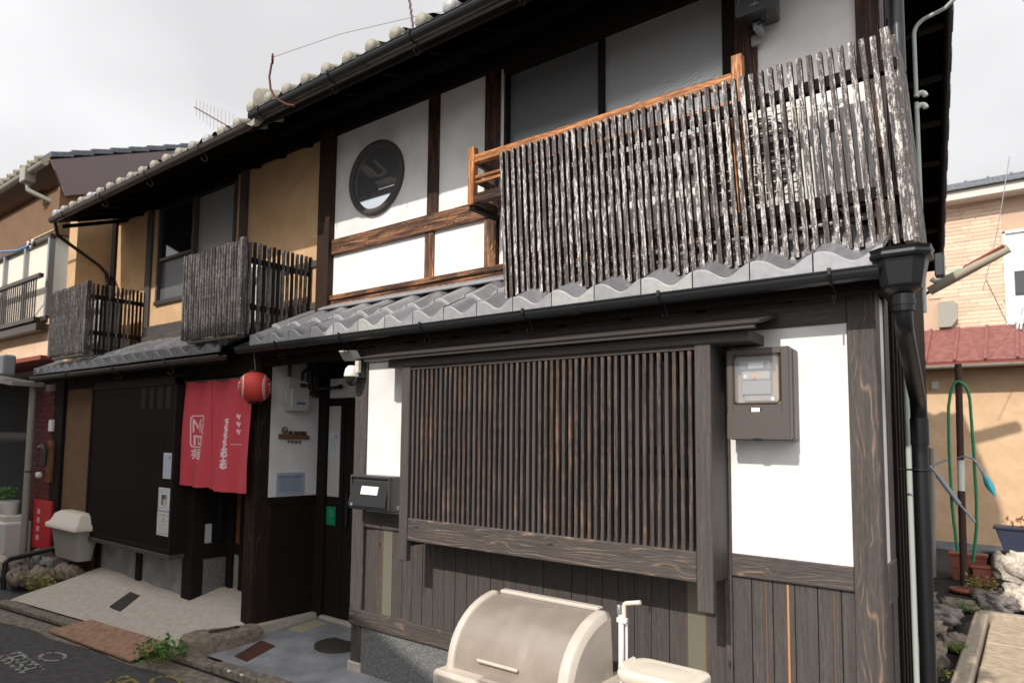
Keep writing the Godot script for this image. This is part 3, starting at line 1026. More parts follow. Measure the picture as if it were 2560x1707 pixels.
	bx("corner_post", V(-5.16, -0.03, -0.76), V(-5.03, 2.4, -0.66), "wood_black", E)
	bx("transom_panel", V(-5.03, 1.975, -0.76), V(-3.85, 2.165, -0.70), "plaster", E, 0.0)
	bx("door_lintel", V(-5.03, 1.915, -0.76), V(-3.85, 1.978, -0.672), "wood_black", E)
	bx("upper_lintel", V(-5.15, 2.163, -0.76), V(-3.85, 2.42, -0.67), "wood_black", E)
	bx("threshold", V(-5.04, -0.06, -0.78), V(-3.85, -0.015, -0.655), "porch_concrete", E)
	var D := sub("door", V(-4.6, 0.95, -0.7), E)
	bx("leaf", V(-5.03, -0.02, -0.75), V(-4.05, 1.912, -0.70), "wood_black", D)
	bx("glass_strip", V(-5.022, 1.068, -0.702), V(-4.86, 1.905, -0.692), "milk_glass", D, 0.0)
	bx("stile", V(-4.855, -0.01, -0.702), V(-4.80, 1.905, -0.688), "wood_black", D)
	bx("handle", V(-4.745, 0.82, -0.70), V(-4.715, 1.12, -0.66), "black_plastic", D, 0.006)
	bx("right_return", V(-3.86, -0.1, -0.76), V(-3.80, 2.35, -0.1), "wood_black", E)
	# ceiling of the recess
	bx("ceiling", V(-5.2, 2.38, -0.76), V(-3.8, 2.41, 0.05), "wood_soffit", E, 0.0)
	bx("hanging_beam", V(-5.15, 2.23, -0.10), V(-3.9, 2.36, -0.02), "wood_black", E)

func lattice_window(H: Node):
	var W := sub("lattice_window", V(-2.2, 1.5, 0.15), H)
	bx("sill_board", V(-3.122, 0.948, 0.205), V(-1.237, 1.092, 0.242), "wood_grain", W, 0.004)
	bx("sill_plate", V(-3.12, 1.052, 0.0), V(-1.24, 1.085, 0.206), "wood_dark", W)
	bx("bottom_panel", V(-3.12, 0.955, -0.01), V(-1.24, 0.98, 0.206), "wood_black", W)
	bx("side_frame", V(-3.198, 0.815, 0.198), V(-3.124, 2.10, 0.246), "wood_board", W, 0.004)
	bx("side_frame", V(-1.235, 0.815, 0.198), V(-1.158, 2.10, 0.246), "wood_board", W, 0.004)
	bx("side_panel", V(-3.19, 0.90, -0.01), V(-3.165, 2.10, 0.2), "wood_board", W)
	bx("side_panel", V(-1.19, 0.95, -0.01), V(-1.166, 2.10, 0.2), "wood_board", W)
	bx("head_rail", V(-3.125, 2.065, 0.14), V(-1.235, 2.10, 0.236), "wood_dark", W)
	bx("window_pane", V(-3.16, 1.08, 0.02), V(-1.19, 2.08, 0.03), "window_dark", W, 0.0)
	bx("back_rail", V(-3.15, 1.55, 0.17), V(-1.2, 1.59, 0.19), "wood_black", W)
	var shapes := []
	for q in 12:
		var g := G.new(); g.off = Vector2(rng.randf() * 9, rng.randf() * 6)
		g.box(V(-0.0095, -0.495, -0.016), V(0.0095, 0.495, 0.016), 0.002)
		shapes.append(shape(g, ["slat_plain", "slat_warm", "slat_plain", "wood_board"][q % 4]))
	for i in 48:
		inst("slat", shapes[rng.randi() % 12], Transform3D(Basis(Vector3.BACK, rng.randf_range(-0.002, 0.002)), V(-3.103 + i * 0.0391, 1.575, 0.214 + rng.randf_range(-0.0015, 0.0015))), W)

func slat_balcony(H: Node):
	var B := sub("balcony", V(-1.9, 3.0, -0.2), H)
	# burned timber handrail
	bx("rail_post", V(-2.982, 3.265, -0.215), V(-2.928, 3.685, -0.16), "wood_orange", B, 0.004)
	bx("rail_post", V(-1.166, 2.75, -0.215), V(-1.110, 3.715, -0.16), "wood_orange", B, 0.004)
	bx("handrail", V(-2.93, 3.565, -0.212), V(-1.165, 3.625, -0.168), "wood_orange", B, 0.004)
	bx("thin_rail", V(-2.93, 3.452, -0.2), V(-1.165, 3.474, -0.178), "wood_orange", B)
	bx("thin_rail", V(-2.93, 3.415, -0.2), V(-1.165, 3.437, -0.178), "wood_orange", B)
	bx("floor_beam", V(-2.93, 3.272, -0.215), V(-1.165, 3.338, -0.16), "wood_brown_dark", B)
	for y in [3.57, 3.44, 3.29]:
		bx("cross_rail", V(-2.97, y, -0.47), V(-2.94, y + 0.045, -0.21), "wood_brown_dark", B)
	bx("bracket", V(-2.98, 3.235, -0.47), V(-2.93, 3.272, -0.18), "wood_black", B)
	# weathered slat screen, leaning as it has sagged
	var S := sub("slat_screen", V(-1.5, 3.0, -0.02), B)
	bx("screen_rail", V(-2.585, 3.325, -0.075), V(-0.42, 3.385, -0.032), "wood_black", S)
	bx("screen_rail", V(-2.56, 2.735, -0.075), V(-0.40, 2.795, -0.032), "wood_black", S)
	var shapes := []
	for q in 14:
		var g := G.new(); g.off = Vector2(rng.randf() * 9, rng.randf() * 6)
		var gd := G.new(); gd.off = g.off
		# a slightly bowed bar: weathered face, darker sides
		var bow := rng.randf_range(-0.002, 0.002)
		for s in 4:
			var y0 := -0.495 + s * 0.2475; var y1 := y0 + 0.2475
			var k0 := bow * cos(y0 * 3.1); var k1 := bow * cos(y1 * 3.1)
			var hw := 0.0112
			var c := []
			for yy in [[y0, k0], [y1, k1]]:
				for sx in [[-1, -1], [1, -1], [1, 1], [-1, 1]]:
					c.append(V(yy[1] + sx[0] * hw, yy[0], sx[1] * 0.016))
			g.quad(c[3], c[2], c[6], c[7], 1); gd.quad(c[1], c[0], c[4], c[5], 1)
			gd.quad(c[2], c[1], c[5], c[6], 1); gd.quad(c[0], c[3], c[7], c[4], 1)
			if s == 0: gd.quad(c[0], c[1], c[2], c[3], 1)
			if s == 3: g.quad(c[7], c[6], c[5], c[4], 1)
		shapes.append(shape2(g, "peel_heavy" if q % 3 else "peel_light", gd, "slat_side"))
	for i in 48:
		var f := i / 47.0
		var lean := lerpf(0.05, 0.068, f) + rng.randf_range(-0.003, 0.003)
		var xt := -2.59 + i * 0.0445
		var stretch := 1.0 + rng.randf_range(-0.006, 0.004)
		inst("slat", shapes[rng.randi() % 14], Transform3D(Basis(Vector3.BACK, lean) * Basis.from_scale(V(1, stretch, 1)), V(xt + lean * 0.495 + 0.012, 3.003 + rng.randf_range(-0.003, 0.003), -0.014 + rng.randf_range(-0.003, 0.003))), S)
	# corner post and the close-boarded return at the right end
	var g := G.new(); g.off = Vector2(3.3, 1.2)
	g.X = Transform3D(Basis(Vector3.BACK, 0.066), V(-0.405, 3.01, -0.02))
	g.box(V(-0.02, -0.50, -0.03), V(0.015, 0.51, 0.02), 0.003)
	part("screen_post", g, "peel_heavy", S)
	g = G.new(); g.off = Vector2(1.3, 2.2)
	g.X = Transform3D(Basis(Vector3.BACK, 0.066), V(-0.478, 2.52, -0.05))
	g.box(V(-0.012, -0.06, -0.02), V(0.028, 0.32, 0.012), 0.003)
	part("post_stub", g, "slat_warm", S)
	for i in 9:
		g = G.new(); g.off = Vector2(rng.randf() * 9, rng.randf() * 6)
		g.X = Transform3D(Basis(Vector3.BACK, 0.066), V(-0.385, 3.0, -0.07 - i * 0.042))
		g.box(V(-0.012, -0.49, -0.0195), V(0.012, 0.50, 0.0195), 0.003)
		part("return_slat", g, "peel_light", S)
	for y in [2.75, 3.33]:
		bx("return_rail", V(-0.44, y, -0.46), V(-0.40, y + 0.05, -0.03), "wood_black", S)

func main_roof(H: Node):
	var R := sub("main_roof", V(-2.7, 4.6, -2), H)
	# soffit boards, fascia and rafters of the front eave
	var sl := 0.33
	var front := [V(-5.1, 4.33, 0.27), V(-0.36, 4.33, 0.27), V(-0.40, 5.78, -4.0), V(-5.1, 5.78, -4.0)]
	var rear := [V(-5.1, 5.78, -4.0), V(-0.40, 5.78, -4.0), V(-0.845, 4.06, -8.0), V(-5.1, 4.06, -8.0)]
	for pl in [front, rear]:
		var g := G.new()
		var up := V(0, 0.09, 0)
		g.quad(pl[0] + up, pl[1] + up, pl[2] + up, pl[3] + up)
		g.quad(pl[3], pl[2], pl[1], pl[0])
		for i in 4:
			g.quad(pl[i], pl[(i + 1) % 4], pl[(i + 1) % 4] + up, pl[i] + up)
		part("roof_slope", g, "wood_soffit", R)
	# tiled top, ribbed
	for pl in [front, rear]:
		var g := G.new()
		var rows := []
		for j in 2:
			var row := []
			for i in 181:
				var u := i / 180.0
				var a: Vector3 = pl[0].lerp(pl[1], u) if j == 0 else pl[3].lerp(pl[2], u)
				row.append(a + V(0, 0.125 + 0.025 * cos(TAU * u * 18), 0))
			rows.append(row)
		g.grid(rows)
		tag(part("roof_tiles", g, "tile_dark", R), "", "", "", "stuff")
	# verge: bargeboard pieces and tile ends on the right
	for pl in [[front[1], front[2]], [rear[1], rear[2]]]:
		var a: Vector3 = pl[0]; var b: Vector3 = pl[1]
		var d := (b - a).normalized()
		var L := (b - a).length()
		var n := int(L / 0.24)
		for i in n:
			var g := G.new()
			var c := a + d * (L * (i + 0.5) / n)
			g.X = Transform3D(Basis(V(1, 0, 0), d.cross(V(1, 0, 0)).normalized(), -d) if d.z < 0 else Basis(), c + V(0, 0.07, 0))
			g.box(V(-0.12, -0.04, -0.13), V(0.022 + 0.006 * (i % 2), 0.06, 0.13), 0.008)
			part("verge_tile", g, "tile_dark", R)
		var g2 := G.new()
		g2.tube([a + V(-0.03, -0.03, 0), b + V(-0.03, -0.03, 0)], 0.035, 4)
		part("bargeboard", g2, "wood_black", R)
	for i in 7:
		var f := (i + 0.5) / 7.0
		var a: Vector3 = rear[1].lerp(rear[2], f)
		bx("purlin", V(-1.5, a.y - 0.045, a.z - 0.04), V(a.x - 0.05, a.y - 0.005, a.z + 0.04), "soffit_dark", R)
	bx("eave_board", V(-5.1, 4.25, 0.235), V(-0.37, 4.375, 0.262), "wood_black", R)
	for i in 11:
		var g := G.new(); g.off = Vector2(rng.randf() * 5, 0)
		g.X = Transform3D(Basis(Vector3.RIGHT, atan(0.34)), V(-4.9 + i * 0.46, 4.318, 0.2))
		g.box(V(-0.025, -0.055, -0.95), V(0.025, -0.012, 0.0), 0.003)
		part("rafter", g, "wood_soffit", R)
	bx("eave_purlin", V(-5.1, 4.33, -0.12), V(-0.38, 4.41, -0.02), "wood_soffit", R)
	# eave tiles with domed ends
	var p := 0.2455
	var tl := []
	for q in 3: tl.append(shape(round_tile(p, 0.3, sl, 0.052), ["tile_old", "tile_pale", "tile_old"][q]))
	for i in 18:
		inst("eave_tile", tl[rng.randi() % 3], Transform3D(Basis(), V(-4.99 + i * 0.2455, 4.402 + rng.randf_range(-0.003, 0.003), 0.30)), R)
	# thicker end roll where the two roofs meet
	var g3 := G.new()
	g3.X = Transform3D(Basis(Vector3.RIGHT, PI / 2 + 0.3), V(-4.84, 4.445, 0.33))
	g3.lathe([Vector2(0.085, -0.4), Vector2(0.085, 0.0), Vector2(0.078, 0.012), Vector2(0.0001, 0.02)], Vector3.ZERO, 20)
	part("end_roll", g3, "tile_old", R)
	gutter("eave_gutter", -4.90, -0.34, 4.315, 0.345, 0.048, "gutter", H, [-4.77, -3.89, -3.06, -2.21, -1.35, -0.6], "iron", [-3.55, -2.0])

func side_wall(H: Node):
	# the long wall on the right, which runs back out of square
	var S := sub("side_wall", V(-0.6, 1.5, -3), H)
	var g := G.new()
	var pts := PackedVector2Array([Vector2(-0.12, -0.2), Vector2(-0.12, 2.55), Vector2(-0.52, 2.75), Vector2(-0.52, 4.3), Vector2(-4.0, 5.72), Vector2(-7.9, 4.1), Vector2(-7.9, -0.2)])
	var f := Basis(V(0.068, 0, 1).normalized(), V(0, 1, 0), V(-1, 0, 0.068).normalized())
	g.prism(pts, 0.0, 0.06, Transform3D(f, V(-0.522, 0, 0)))
	part("boarding", g, "wood_black", S)
	bx("side_plaster", V(-0.56, 1.07, -0.24), V(-0.515, 2.3, -0.125), "plaster", S, 0.0)
	bx("side_rail", V(-0.56, 0.90, -0.36), V(-0.505, 1.08, -0.123), "wood_dark", S)
	bx("side_post", V(-0.58, -0.2, -0.36), V(-0.508, 2.5, -0.24), "wood_dark", S)
	bx("side_board", V(-0.57, -0.2, -0.24), V(-0.515, 0.9, -0.124), "wood_board", S)
	for i in 5:
		bx("cover_batten", V(-0.60, -0.2, -0.62 - i * 0.3), V(-0.519 - 0.022 * i, 4.2, -0.58 - i * 0.3), "wood_black", S)
	# rain-water hopper, swan-neck and downpipe
	var D := sub("downspout", V(-0.4, 1.2, -0.3), H)
	g = G.new()
	var hop := []
	for q in [[0.068, 0.052, 2.262], [0.072, 0.06, 2.278], [0.086, 0.074, 2.37], [0.089, 0.077, 2.384], [0.105, 0.088, 2.39], [0.108, 0.092, 2.402], [0.103, 0.087, 2.415], [0.108, 0.092, 2.43], [0.100, 0.084, 2.432], [0.09, 0.075, 2.40]]:
		var row := []
		for c in [[-1, 0.55], [-0.55, 1], [0.55, 1], [1, 0.55], [1, -1], [-1, -1], [-1, 0.55]]:
			row.append(V(-0.385 + c[0] * q[0], q[2], 0.185 + c[1] * q[1]))
		hop.append(row)
	g.grid(hop, false)
	part("hopper", g, "pipe_black", D)
	g = G.new()
	g.lathe([Vector2(0.001, 2.235), Vector2(0.03, 2.236), Vector2(0.052, 2.25), Vector2(0.07, 2.266)], V(-0.385, 0, 0.185), 16)
	g.lathe([Vector2(0.041, 2.17), Vector2(0.043, 2.2), Vector2(0.043, 2.24)], V(-0.385, 0, 0.185), 16)
	g.lathe([Vector2(0.046, 2.195), Vector2(0.046, 2.215)], V(-0.385, 0, 0.185), 16)
	part("neck", g, "pipe_black", D)
	g = G.new()
	var path := [V(-0.385, 2.19, 0.185), V(-0.385, 2.14, 0.178), V(-0.387, 2.10, 0.15)]
	path.append(V(-0.405, 1.84, -0.40))
	path.append(V(-0.41, 1.80, -0.46)); path.append(V(-0.41, 1.74, -0.48)); path.append(V(-0.41, 1.6, -0.48))
	g.tube(path, 0.034, 14)
	part("swan_neck", g, "pipe_black", D)
	g = G.new()
	g.tube([V(-0.41, 1.72, -0.48), V(-0.41, -0.2, -0.48)], 0.033, 14)
	g.tube([V(-0.41, 1.75, -0.48), V(-0.41, 1.62, -0.48)], 0.039, 14)
	part("downpipe", g, "pipe_black", D)
	for y in [1.5, 0.25]:
		g = G.new()
		g.tube(arc(V(-0.41, y, -0.48), 0.038, 0, TAU, 14, V(1, 0, 0), V(0, 0, 1)), 0.005, 6, false)
		g.tube([V(-0.448, y, -0.48), V(-0.52, y, -0.50)], 0.005, 6)
		part("pipe_clip", g, "iron", D)
	g = G.new()
	g.box(V(-0.272, 2.30, 0.14), V(-0.24, 2.395, 0.20), 0.004)
	part("bracket", g, "gutter", D)
	# pipe from the upper gutter down to the pent roof
	g = G.new()
	g.tube([V(-0.43, 4.3, -0.37), V(-0.43, 3.45, -0.37)], 0.032, 12)
	g.tube([V(-0.43, 3.47, -0.37), V(-0.43, 2.70, -0.37)], 0.028, 12)
	part("upper_downpipe", g, "gutter", H)
	g = G.new()
	g.tube([V(-0.462, 4.0, -0.245), V(-0.462, 4.3, -0.24)], 0.008, 8)
	part("thin_conduit", g, "conduit", H)
	# service conduit with rain hoods
	var C := sub("service_conduit", V(-0.46, 3, -1.0), H)
	g = G.new()
	g.tube([V(-0.42, 2.35, -1.0), V(-0.42, 3.55, -1.0)], 0.012, 10)
	part("lower_tube", g, "conduit", C)
	g = G.new()
	var cp := [V(-0.42, 3.6, -1.0), V(-0.42, 3.93, -1.0)]
	cp.append_array(arc(V(-0.34, 3.95, -1.0), 0.08, PI, PI * 0.62, 5, V(1, 0, 0), V(0, 1, 0)))
	cp.append(V(-0.27, 4.05, -1.0)); cp.append(V(-0.17, 4.12, -0.97))
	g.tube(cp, 0.011, 10)
	part("upper_tube", g, "conduit", C)
	for y in [3.59, 3.52]:
		g = G.new()
		g.tube(arc(V(-0.40, y - 0.012, -1.0), 0.022, PI * 0.9, -0.1, 7, V(1, 0, 0), V(0, 1, 0)), 0.014, 10)
		part("rain_hood", g, "plastic_white", C)
	g = G.new()
	g.tube([V(-0.478, 2.3, -0.66), V(-0.478, -0.2, -0.66)], 0.0125, 10)
	part("grey_conduit", g, "conduit", H)
	# insulators and cable ends under the verge
	var ins := sub("cable_anchor", V(-0.2, 4.2, -0.95), H)
	for i in 4:
		g = G.new()
		g.tube([V(-0.19 + 0.012 * i, 4.17 + 0.004 * i, -0.95 + 0.01 * i), V(-0.10, 4.22 + 0.012 * i, -0.9), V(0.3, 4.55 + 0.03 * i, -0.4)], 0.003, 6)
		part("cable", g, ["wire_grey", "wire_black", "conduit", "wire_grey"][i], ins)
	for i in 3:
		g = G.new()
		g.lathe([Vector2(0.008, 0), Vector2(0.014, 0.01), Vector2(0.010, 0.02), Vector2(0.016, 0.03), Vector2(0.008, 0.05)], V(-0.15 + 0.025 * i, 4.14 + 0.03 * i, -0.93), 10)
		part("insulator", g, "plastic_white", ins)

# ------------------------------------------------------------------ the ochre house next door
func small_balcony(called: String, x0: float, x1: float, y0: float, y1: float, zf: float, H: Node):
	var B := sub(called, V((x0 + x1) / 2, y0, zf), H)
	var fr := []; var sd := []
	var h := y1 - y0
	for q in 12:
		var g := G.new(); g.off = Vector2(rng.randf() * 9, rng.randf() * 6)
		g.box(V(-0.014, -h / 2, -0.013), V(0.014, h / 2, 0.013), 0.003)
		fr.append(shape(g, "peel_dark"))
		g = G.new(); g.off = Vector2(rng.randf() * 9, rng.randf() * 6)
		g.box(V(-0.013, -h / 2, -0.012), V(0.013, h / 2, 0.012), 0.003)
		sd.append(shape(g, ["peel_dark", "wood_black"][q % 2]))
	var n := int((x1 - x0 - 0.05) / 0.0405)
	for i in n:
		inst("slat", fr[rng.randi() % 12], Transform3D(Basis(Vector3.BACK, rng.randf_range(0.01, 0.03)), V(x0 + 0.02 + i * (x1 - x0 - 0.08) / (n - 1), (y0 + y1) / 2 + rng.randf_range(-0.008, 0.006), zf)), B)
	bx("corner_post", V(x1 - 0.055, y0 - 0.02, zf - 0.045), V(x1, y1 + 0.02, zf + 0.016), "peel_dark", B, 0.004)
	var m := 14
	for i in m:
		var z := zf - 0.075 - i * (zf + 0.5 - 0.1) / (m - 1)
		inst("side_slat", sd[rng.randi() % 12], Transform3D(Basis(Vector3.RIGHT, rng.randf_range(-0.012, 0.012)), V(x1 - 0.02, (y0 + y1) / 2 + rng.randf_range(-0.008, 0.006), z)), B)
	for y in [y0 + 0.22, y1 - 0.18]:
		bx("front_rail", V(x0, y, zf - 0.05), V(x1 - 0.05, y + 0.05, zf - 0.015), "wood_black", B)
		bx("side_rail", V(x1 - 0.065, y, -0.48), V(x1 - 0.033, y + 0.05, zf - 0.045), "wood_black", B)
	bx("floor_joist", V(x0 + 0.05, y0 - 0.025, zf - 0.10), V(x1 - 0.09, y0 + 0.005, zf - 0.03), "gutter_grey", B)

func ochre_house():
	var H := thing("ochre_house", V(-7.4, 0, -3), "ochre plastered townhouse with black ground floor and two small slatted balconies", "house")
	var zw := -0.5
	var core := G.new()
	core.box(V(-9.6, 2.2, -7), V(-4.97, 4.6, zw - 0.06), 0.0)
	part("upper_core", core, "interior", H)
	core = G.new()
	core.box(V(-9.3, -0.2, -7), V(-5.3, 2.3, -1.3), 0.0)
	part("lower_core", core, "interior", H)
	for q in [[-9.3, 2.5, -8.35, 4.6], [-8.225, 2.9, -8.07, 4.6], [-8.07, 2.93, -6.41, 3.175], [-6.41, 2.9, -6.315, 4.6], [-6.2, 2.55, -4.965, 4.6]]:
		bx("wall_panel", V(q[0], q[1], zw - 0.08), V(q[2], q[3], zw), "ochre_plaster", H, 0.0)
	bx("post", V(-8.35, 2.6, zw - 0.08), V(-8.222, 4.6, zw + 0.03), "wood_dark", H)
	bx("post", V(-6.318, 2.6, zw - 0.08), V(-6.195, 4.6, zw + 0.03), "wood_dark", H)
	bx("waist_rail", V(-6.2, 3.20, zw - 0.05), V(-4.965, 3.265, zw + 0.02), "wood_dark", H)
	bx("waist_rail", V(-6.2, 2.80, zw - 0.05), V(-4.965, 2.865, zw + 0.02), "wood_dark", H)
	bx("lower_board", V(-6.2, 2.6, zw - 0.05), V(-4.965, 2.80, zw + 0.004), "slate", H)
	bx("base_beam", V(-8.35, 2.80, zw - 0.05), V(-6.2, 2.93, zw + 0.03), "wood_dark", H)
	bx("base_board", V(-8.35, 2.70, zw - 0.05), V(-6.2, 2.80, zw + 0.05), "wood_dark", H)
	bx("head_beam", V(-9.3, 4.42, zw - 0.06), V(-4.965, 4.6, zw + 0.04), "wood_black", H)
	# sliding window
	var W := sub("upper_window", V(-7.2, 3.7, zw), H)
	for q in [[-8.085, -8.045], [-7.29, -7.235], [-6.45, -6.405]]:
		bx("frame", V(q[0], 3.175, zw - 0.06), V(q[1], 4.4, zw + 0.02), "wood_board", W)
	bx("frame", V(-8.085, 3.175, zw - 0.06), V(-6.405, 3.225, zw + 0.035), "hood_metal", W)
	bx("frame", V(-8.045, 3.72, zw - 0.04), V(-7.29, 3.755, zw + 0.01), "hood_metal", W)
	bx("frame", V(-8.085, 4.36, zw - 0.06), V(-6.405, 4.42, zw + 0.02), "wood_black", W)
	bx("pane", V(-8.045, 3.225, zw - 0.04), V(-7.29, 3.72, zw - 0.03), "window_grey", W, 0.0)
	bx("pane", V(-8.045, 3.755, zw - 0.04), V(-7.29, 4.36, zw - 0.03), "window_dark", W, 0.0)
	bx("pane", V(-7.235, 3.225, zw - 0.05), V(-6.45, 4.36, zw - 0.04), "frosted", W, 0.0)
	# plastered wing wall at the left end, its face turned to the right
	bx("wing_wall", V(-9.55, 2.4, zw - 0.1), V(-9.3, 4.6, -0.02), "ochre_plaster", H, 0.0)
	bx("wing_post", V(-9.32, 2.5, zw - 0.04), V(-9.20, 4.5, zw + 0.04), "wood_black", H)
	small_balcony("balcony", -6.07, -5.09, 2.49, 3.30, 0.258, H)
	small_balcony("balcony", -9.38, -8.30, 2.55, 3.375, 0.215, H)
	# ---- pent roof
	var P := sub("pent_roof", V(-7.6, 2.5, 0), H)
	var slope := 0.44
	var g := G.new()
	g.X = Transform3D(Basis(Vector3.RIGHT, atan(slope)), V(0, 2.345, 0.20))
	g.box(V(-9.85, -0.03, -0.78), V(-5.42, 0.0, 0.0), 0.003)
	part("roof_deck", g, "wood_soffit", P)
	bx("eave_board", V(-9.85, 2.26, 0.16), V(-5.42, 2.33, 0.19), "wood_black", P)
	var p := 0.2405
	var tiles := []
	for q in 3: tiles.append(pan_mesh(p, 0.29, slope, 0.028, 0.06, 0.0, ["tile_top2", "tile_top"][q % 2], "tile_dark"))
	var upper := []
	for q in 3: upper.append(pan_mesh(p, 0.29, slope, 0.028, 0.0, 0.0, ["tile_top2", "tile_top"][q % 2], "tile_dark"))
	for row in 3:
		for i in 18:
			var z := 0.225 - row * 0.235
			var y := 2.415 + row * 0.235 * slope + (0.012 if row else 0.0)
			inst("roof_tile", tiles[rng.randi() % 3] if row == 0 else upper[rng.randi() % 3], Transform3D(Basis(), V(-5.46 - (i + 1) * p, y + rng.randf_range(-0.002, 0.002), z)), P)
	g = G.new()
	g.X = Transform3D(Basis(Vector3.RIGHT, atan(slope)), V(0, 2.70, -0.42))
	g.box(V(-9.3, 0.0, -0.08), V(-5.2, 0.02, 0.09), 0.006)
	part("flashing", g, "lead_flash", P)
	g = G.new()
	g.tube([V(-5.435, 2.46, 0.20), V(-5.435, 2.46 + 0.6 * slope, -0.42)], 0.05, 12)
	part("verge_roll", g, "tile_dark", P)
	# valley tiles that step across to the next roof
	g = G.new()
	g.grid([[V(-5.42, 2.38, 0.17), V(-5.12, 2.40, 0.14)], [V(-5.42, 2.64, -0.42), V(-5.12, 2.66, -0.42)]], false, false)
	part("valley_sheet", g, "tile_dark", P)
	gutter("pent_gutter", -9.72, -5.36, 2.305, 0.255, 0.038, "gutter_brown", H, [-8.6, -7.4, -6.3], "gutter_brown", [])
	# ---- main roof
	var R := sub("main_roof", V(-7.4, 4.5, -2), H)
	var front := [V(-9.05, 4.185, 0.35), V(-5.1, 4.185, 0.35), V(-5.1, 5.72, -4.0), V(-9.6, 5.72, -4.0)]
	g = G.new()
	var up := V(0, 0.09, 0)
	g.quad(front[0] + up, front[1] + up, front[2] + up, front[3] + up)
	g.quad(front[3], front[2], front[1], front[0])
	for i in 4: g.quad(front[i], front[(i + 1) % 4], front[(i + 1) % 4] + up, front[i] + up)
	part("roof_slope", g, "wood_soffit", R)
	g = G.new()
	var rows := []
	for j in 2:
		var row := []
		for i in 201:
			var u := i / 200.0
			var a: Vector3 = front[0].lerp(front[1], u) if j == 0 else front[3].lerp(front[2], u)
			row.append(a + V(0, 0.125 + 0.025 * cos(TAU * u * 20), 0))
		rows.append(row)
	g.grid(rows)
	tag(part("roof_tiles", g, "tile_dark", R), "", "", "", "stuff")
	for i in 10:
		g = G.new()
		g.X = Transform3D(Basis(Vector3.RIGHT, atan(0.354)), V(-8.95 + i * 0.42, 4.17, 0.30))
		g.box(V(-0.025, -0.055, -1.0), V(0.025, -0.012, 0.0), 0.003)
		part("rafter", g, "wood_soffit", R)
	var pr := 0.2425
	var tl := []
	for q in 3: tl.append(shape(round_tile(pr, 0.3, 0.35, 0.05), ["tile_old", "tile_pale", "tile_old"][q]))
	for i in 17:
		inst("eave_tile", tl[rng.randi() % 3], Transform3D(Basis(), V(-8.97 + i * pr, 4.258 + rng.randf_range(-0.003, 0.003), 0.365)), R)
	gutter("eave_gutter", -9.0, -4.87, 4.195, 0.405, 0.04, "gutter_brown", H, [-8.6, -7.6, -6.6, -5.6], "gutter_brown", [-7.4])
	g = G.new()
	g.tube([V(-8.95, 4.16, 0.38), V(-8.97, 4.02, 0.34), V(-9.2, 3.80, -0.28), V(-9.28, 3.74, -0.4), V(-9.26, 3.6, -0.42), V(-9.26, 2.75, -0.42)], 0.022, 10)
	part("downpipe", g, "iron", H)
	bx("eave_lath", V(-9.78, 4.11, 0.30), V(-9.12, 4.125, 0.34), "rope", H)
	# ---- ground floor
	bx("ochre_strip", V(-9.3, 0.0, -0.14), V(-8.22, 2.35, -0.02), "brown_plaster", H, 0.0)  # the ochre plaster texture in a darker, browner tint
	bx("corner_post", V(-9.60, -0.05, -0.14), V(-9.32, 2.35, 0.02), "wood_black", H)
	bx("base_wall", V(-8.45, 0.0, -0.12), V(-6.3, 0.50, -0.03), "grey_mortar", H, 0.0)
	for xx in [-8.24, -7.27]:
		bx("short_post", V(xx, 0.08, -0.12), V(xx + 0.11, 0.5, -0.005), "wood_black", H)
	bx("porch_post", V(-6.325, 0.04, -0.13), V(-6.155, 2.35, 0.0), "wood_black", H, 0.006)
	bx("head_beam", V(-9.5, 2.16, -0.14), V(-5.2, 2.36, 0.0), "wood_black", H)
	# projecting lattice bay
	var B := sub("lattice_bay", V(-7.3, 1.2, 0.1), H)
	bx("back_board", V(-8.16, 0.47, -0.02), V(-6.31, 2.20, 0.105), "interior", B, 0.0)
	bx("sill", V(-8.20, 0.425, -0.03), V(-6.285, 0.465, 0.165), "wood_dark", B)
	bx("sill_trim", V(-8.19, 0.465, 0.09), V(-6.30, 0.515, 0.15), "wood_black", B)
	bx("end_frame", V(-6.335, 0.465, -0.02), V(-6.295, 2.18, 0.152), "wood_black", B)
	bx("end_frame", V(-8.195, 0.465, -0.02), V(-8.155, 2.18, 0.152), "wood_black", B)
	bx("top_frame", V(-8.195, 2.10, 0.08), V(-6.295, 2.18, 0.152), "wood_black", B)
	var sh := []
	for q in 3:
		g = G.new(); g.off = Vector2(rng.randf() * 9, rng.randf() * 6)
		g.box(V(-0.012, -0.795, -0.012), V(0.012, 0.795, 0.012), 0.002)
		sh.append(shape(g, "wood_black"))
	for i in 56:
		inst("slat", sh[i % 3], Transform3D(Basis(), V(-8.13 + i * 0.0322, 1.308, 0.13)), B)
	for i in 4:
		bx("vent_light", V(-7.02 + i * 0.17, 1.87, 0.104), V(-6.94 + i * 0.17, 2.09, 0.1415), "vent_grey", B, 0.0)
	# entrance behind the curtain
	var E := sub("entrance", V(-5.8, 1, -0.6), H)
	# side wall behind the post, its face turned to the right
	bx("granite_base", V(-6.30, 0.0, -0.42), V(-6.148, 0.42, -0.13), "pebble_dash", E, 0.0)
	bx("side_rail", V(-6.30, 0.42, -0.42), V(-6.135, 0.56, -0.13), "wood_black", E)
	bx("side_glass", V(-6.30, 0.56, -0.42), V(-6.160, 2.2, -0.13), "window_dark", E, 0.0)
	bx("paper", V(-6.1595, 0.565, -0.205), V(-6.156, 0.75, -0.135), "milk_glass", E, 0.0)
	bx("door_stile", V(-6.15, 0.05, -0.47), V(-6.055, 2.3, -0.37), "wood_black", E)
	bx("pale_stone", V(-6.05, 0.05, -0.47), V(-5.98, 0.46, -0.40), "gutter_grey", E)
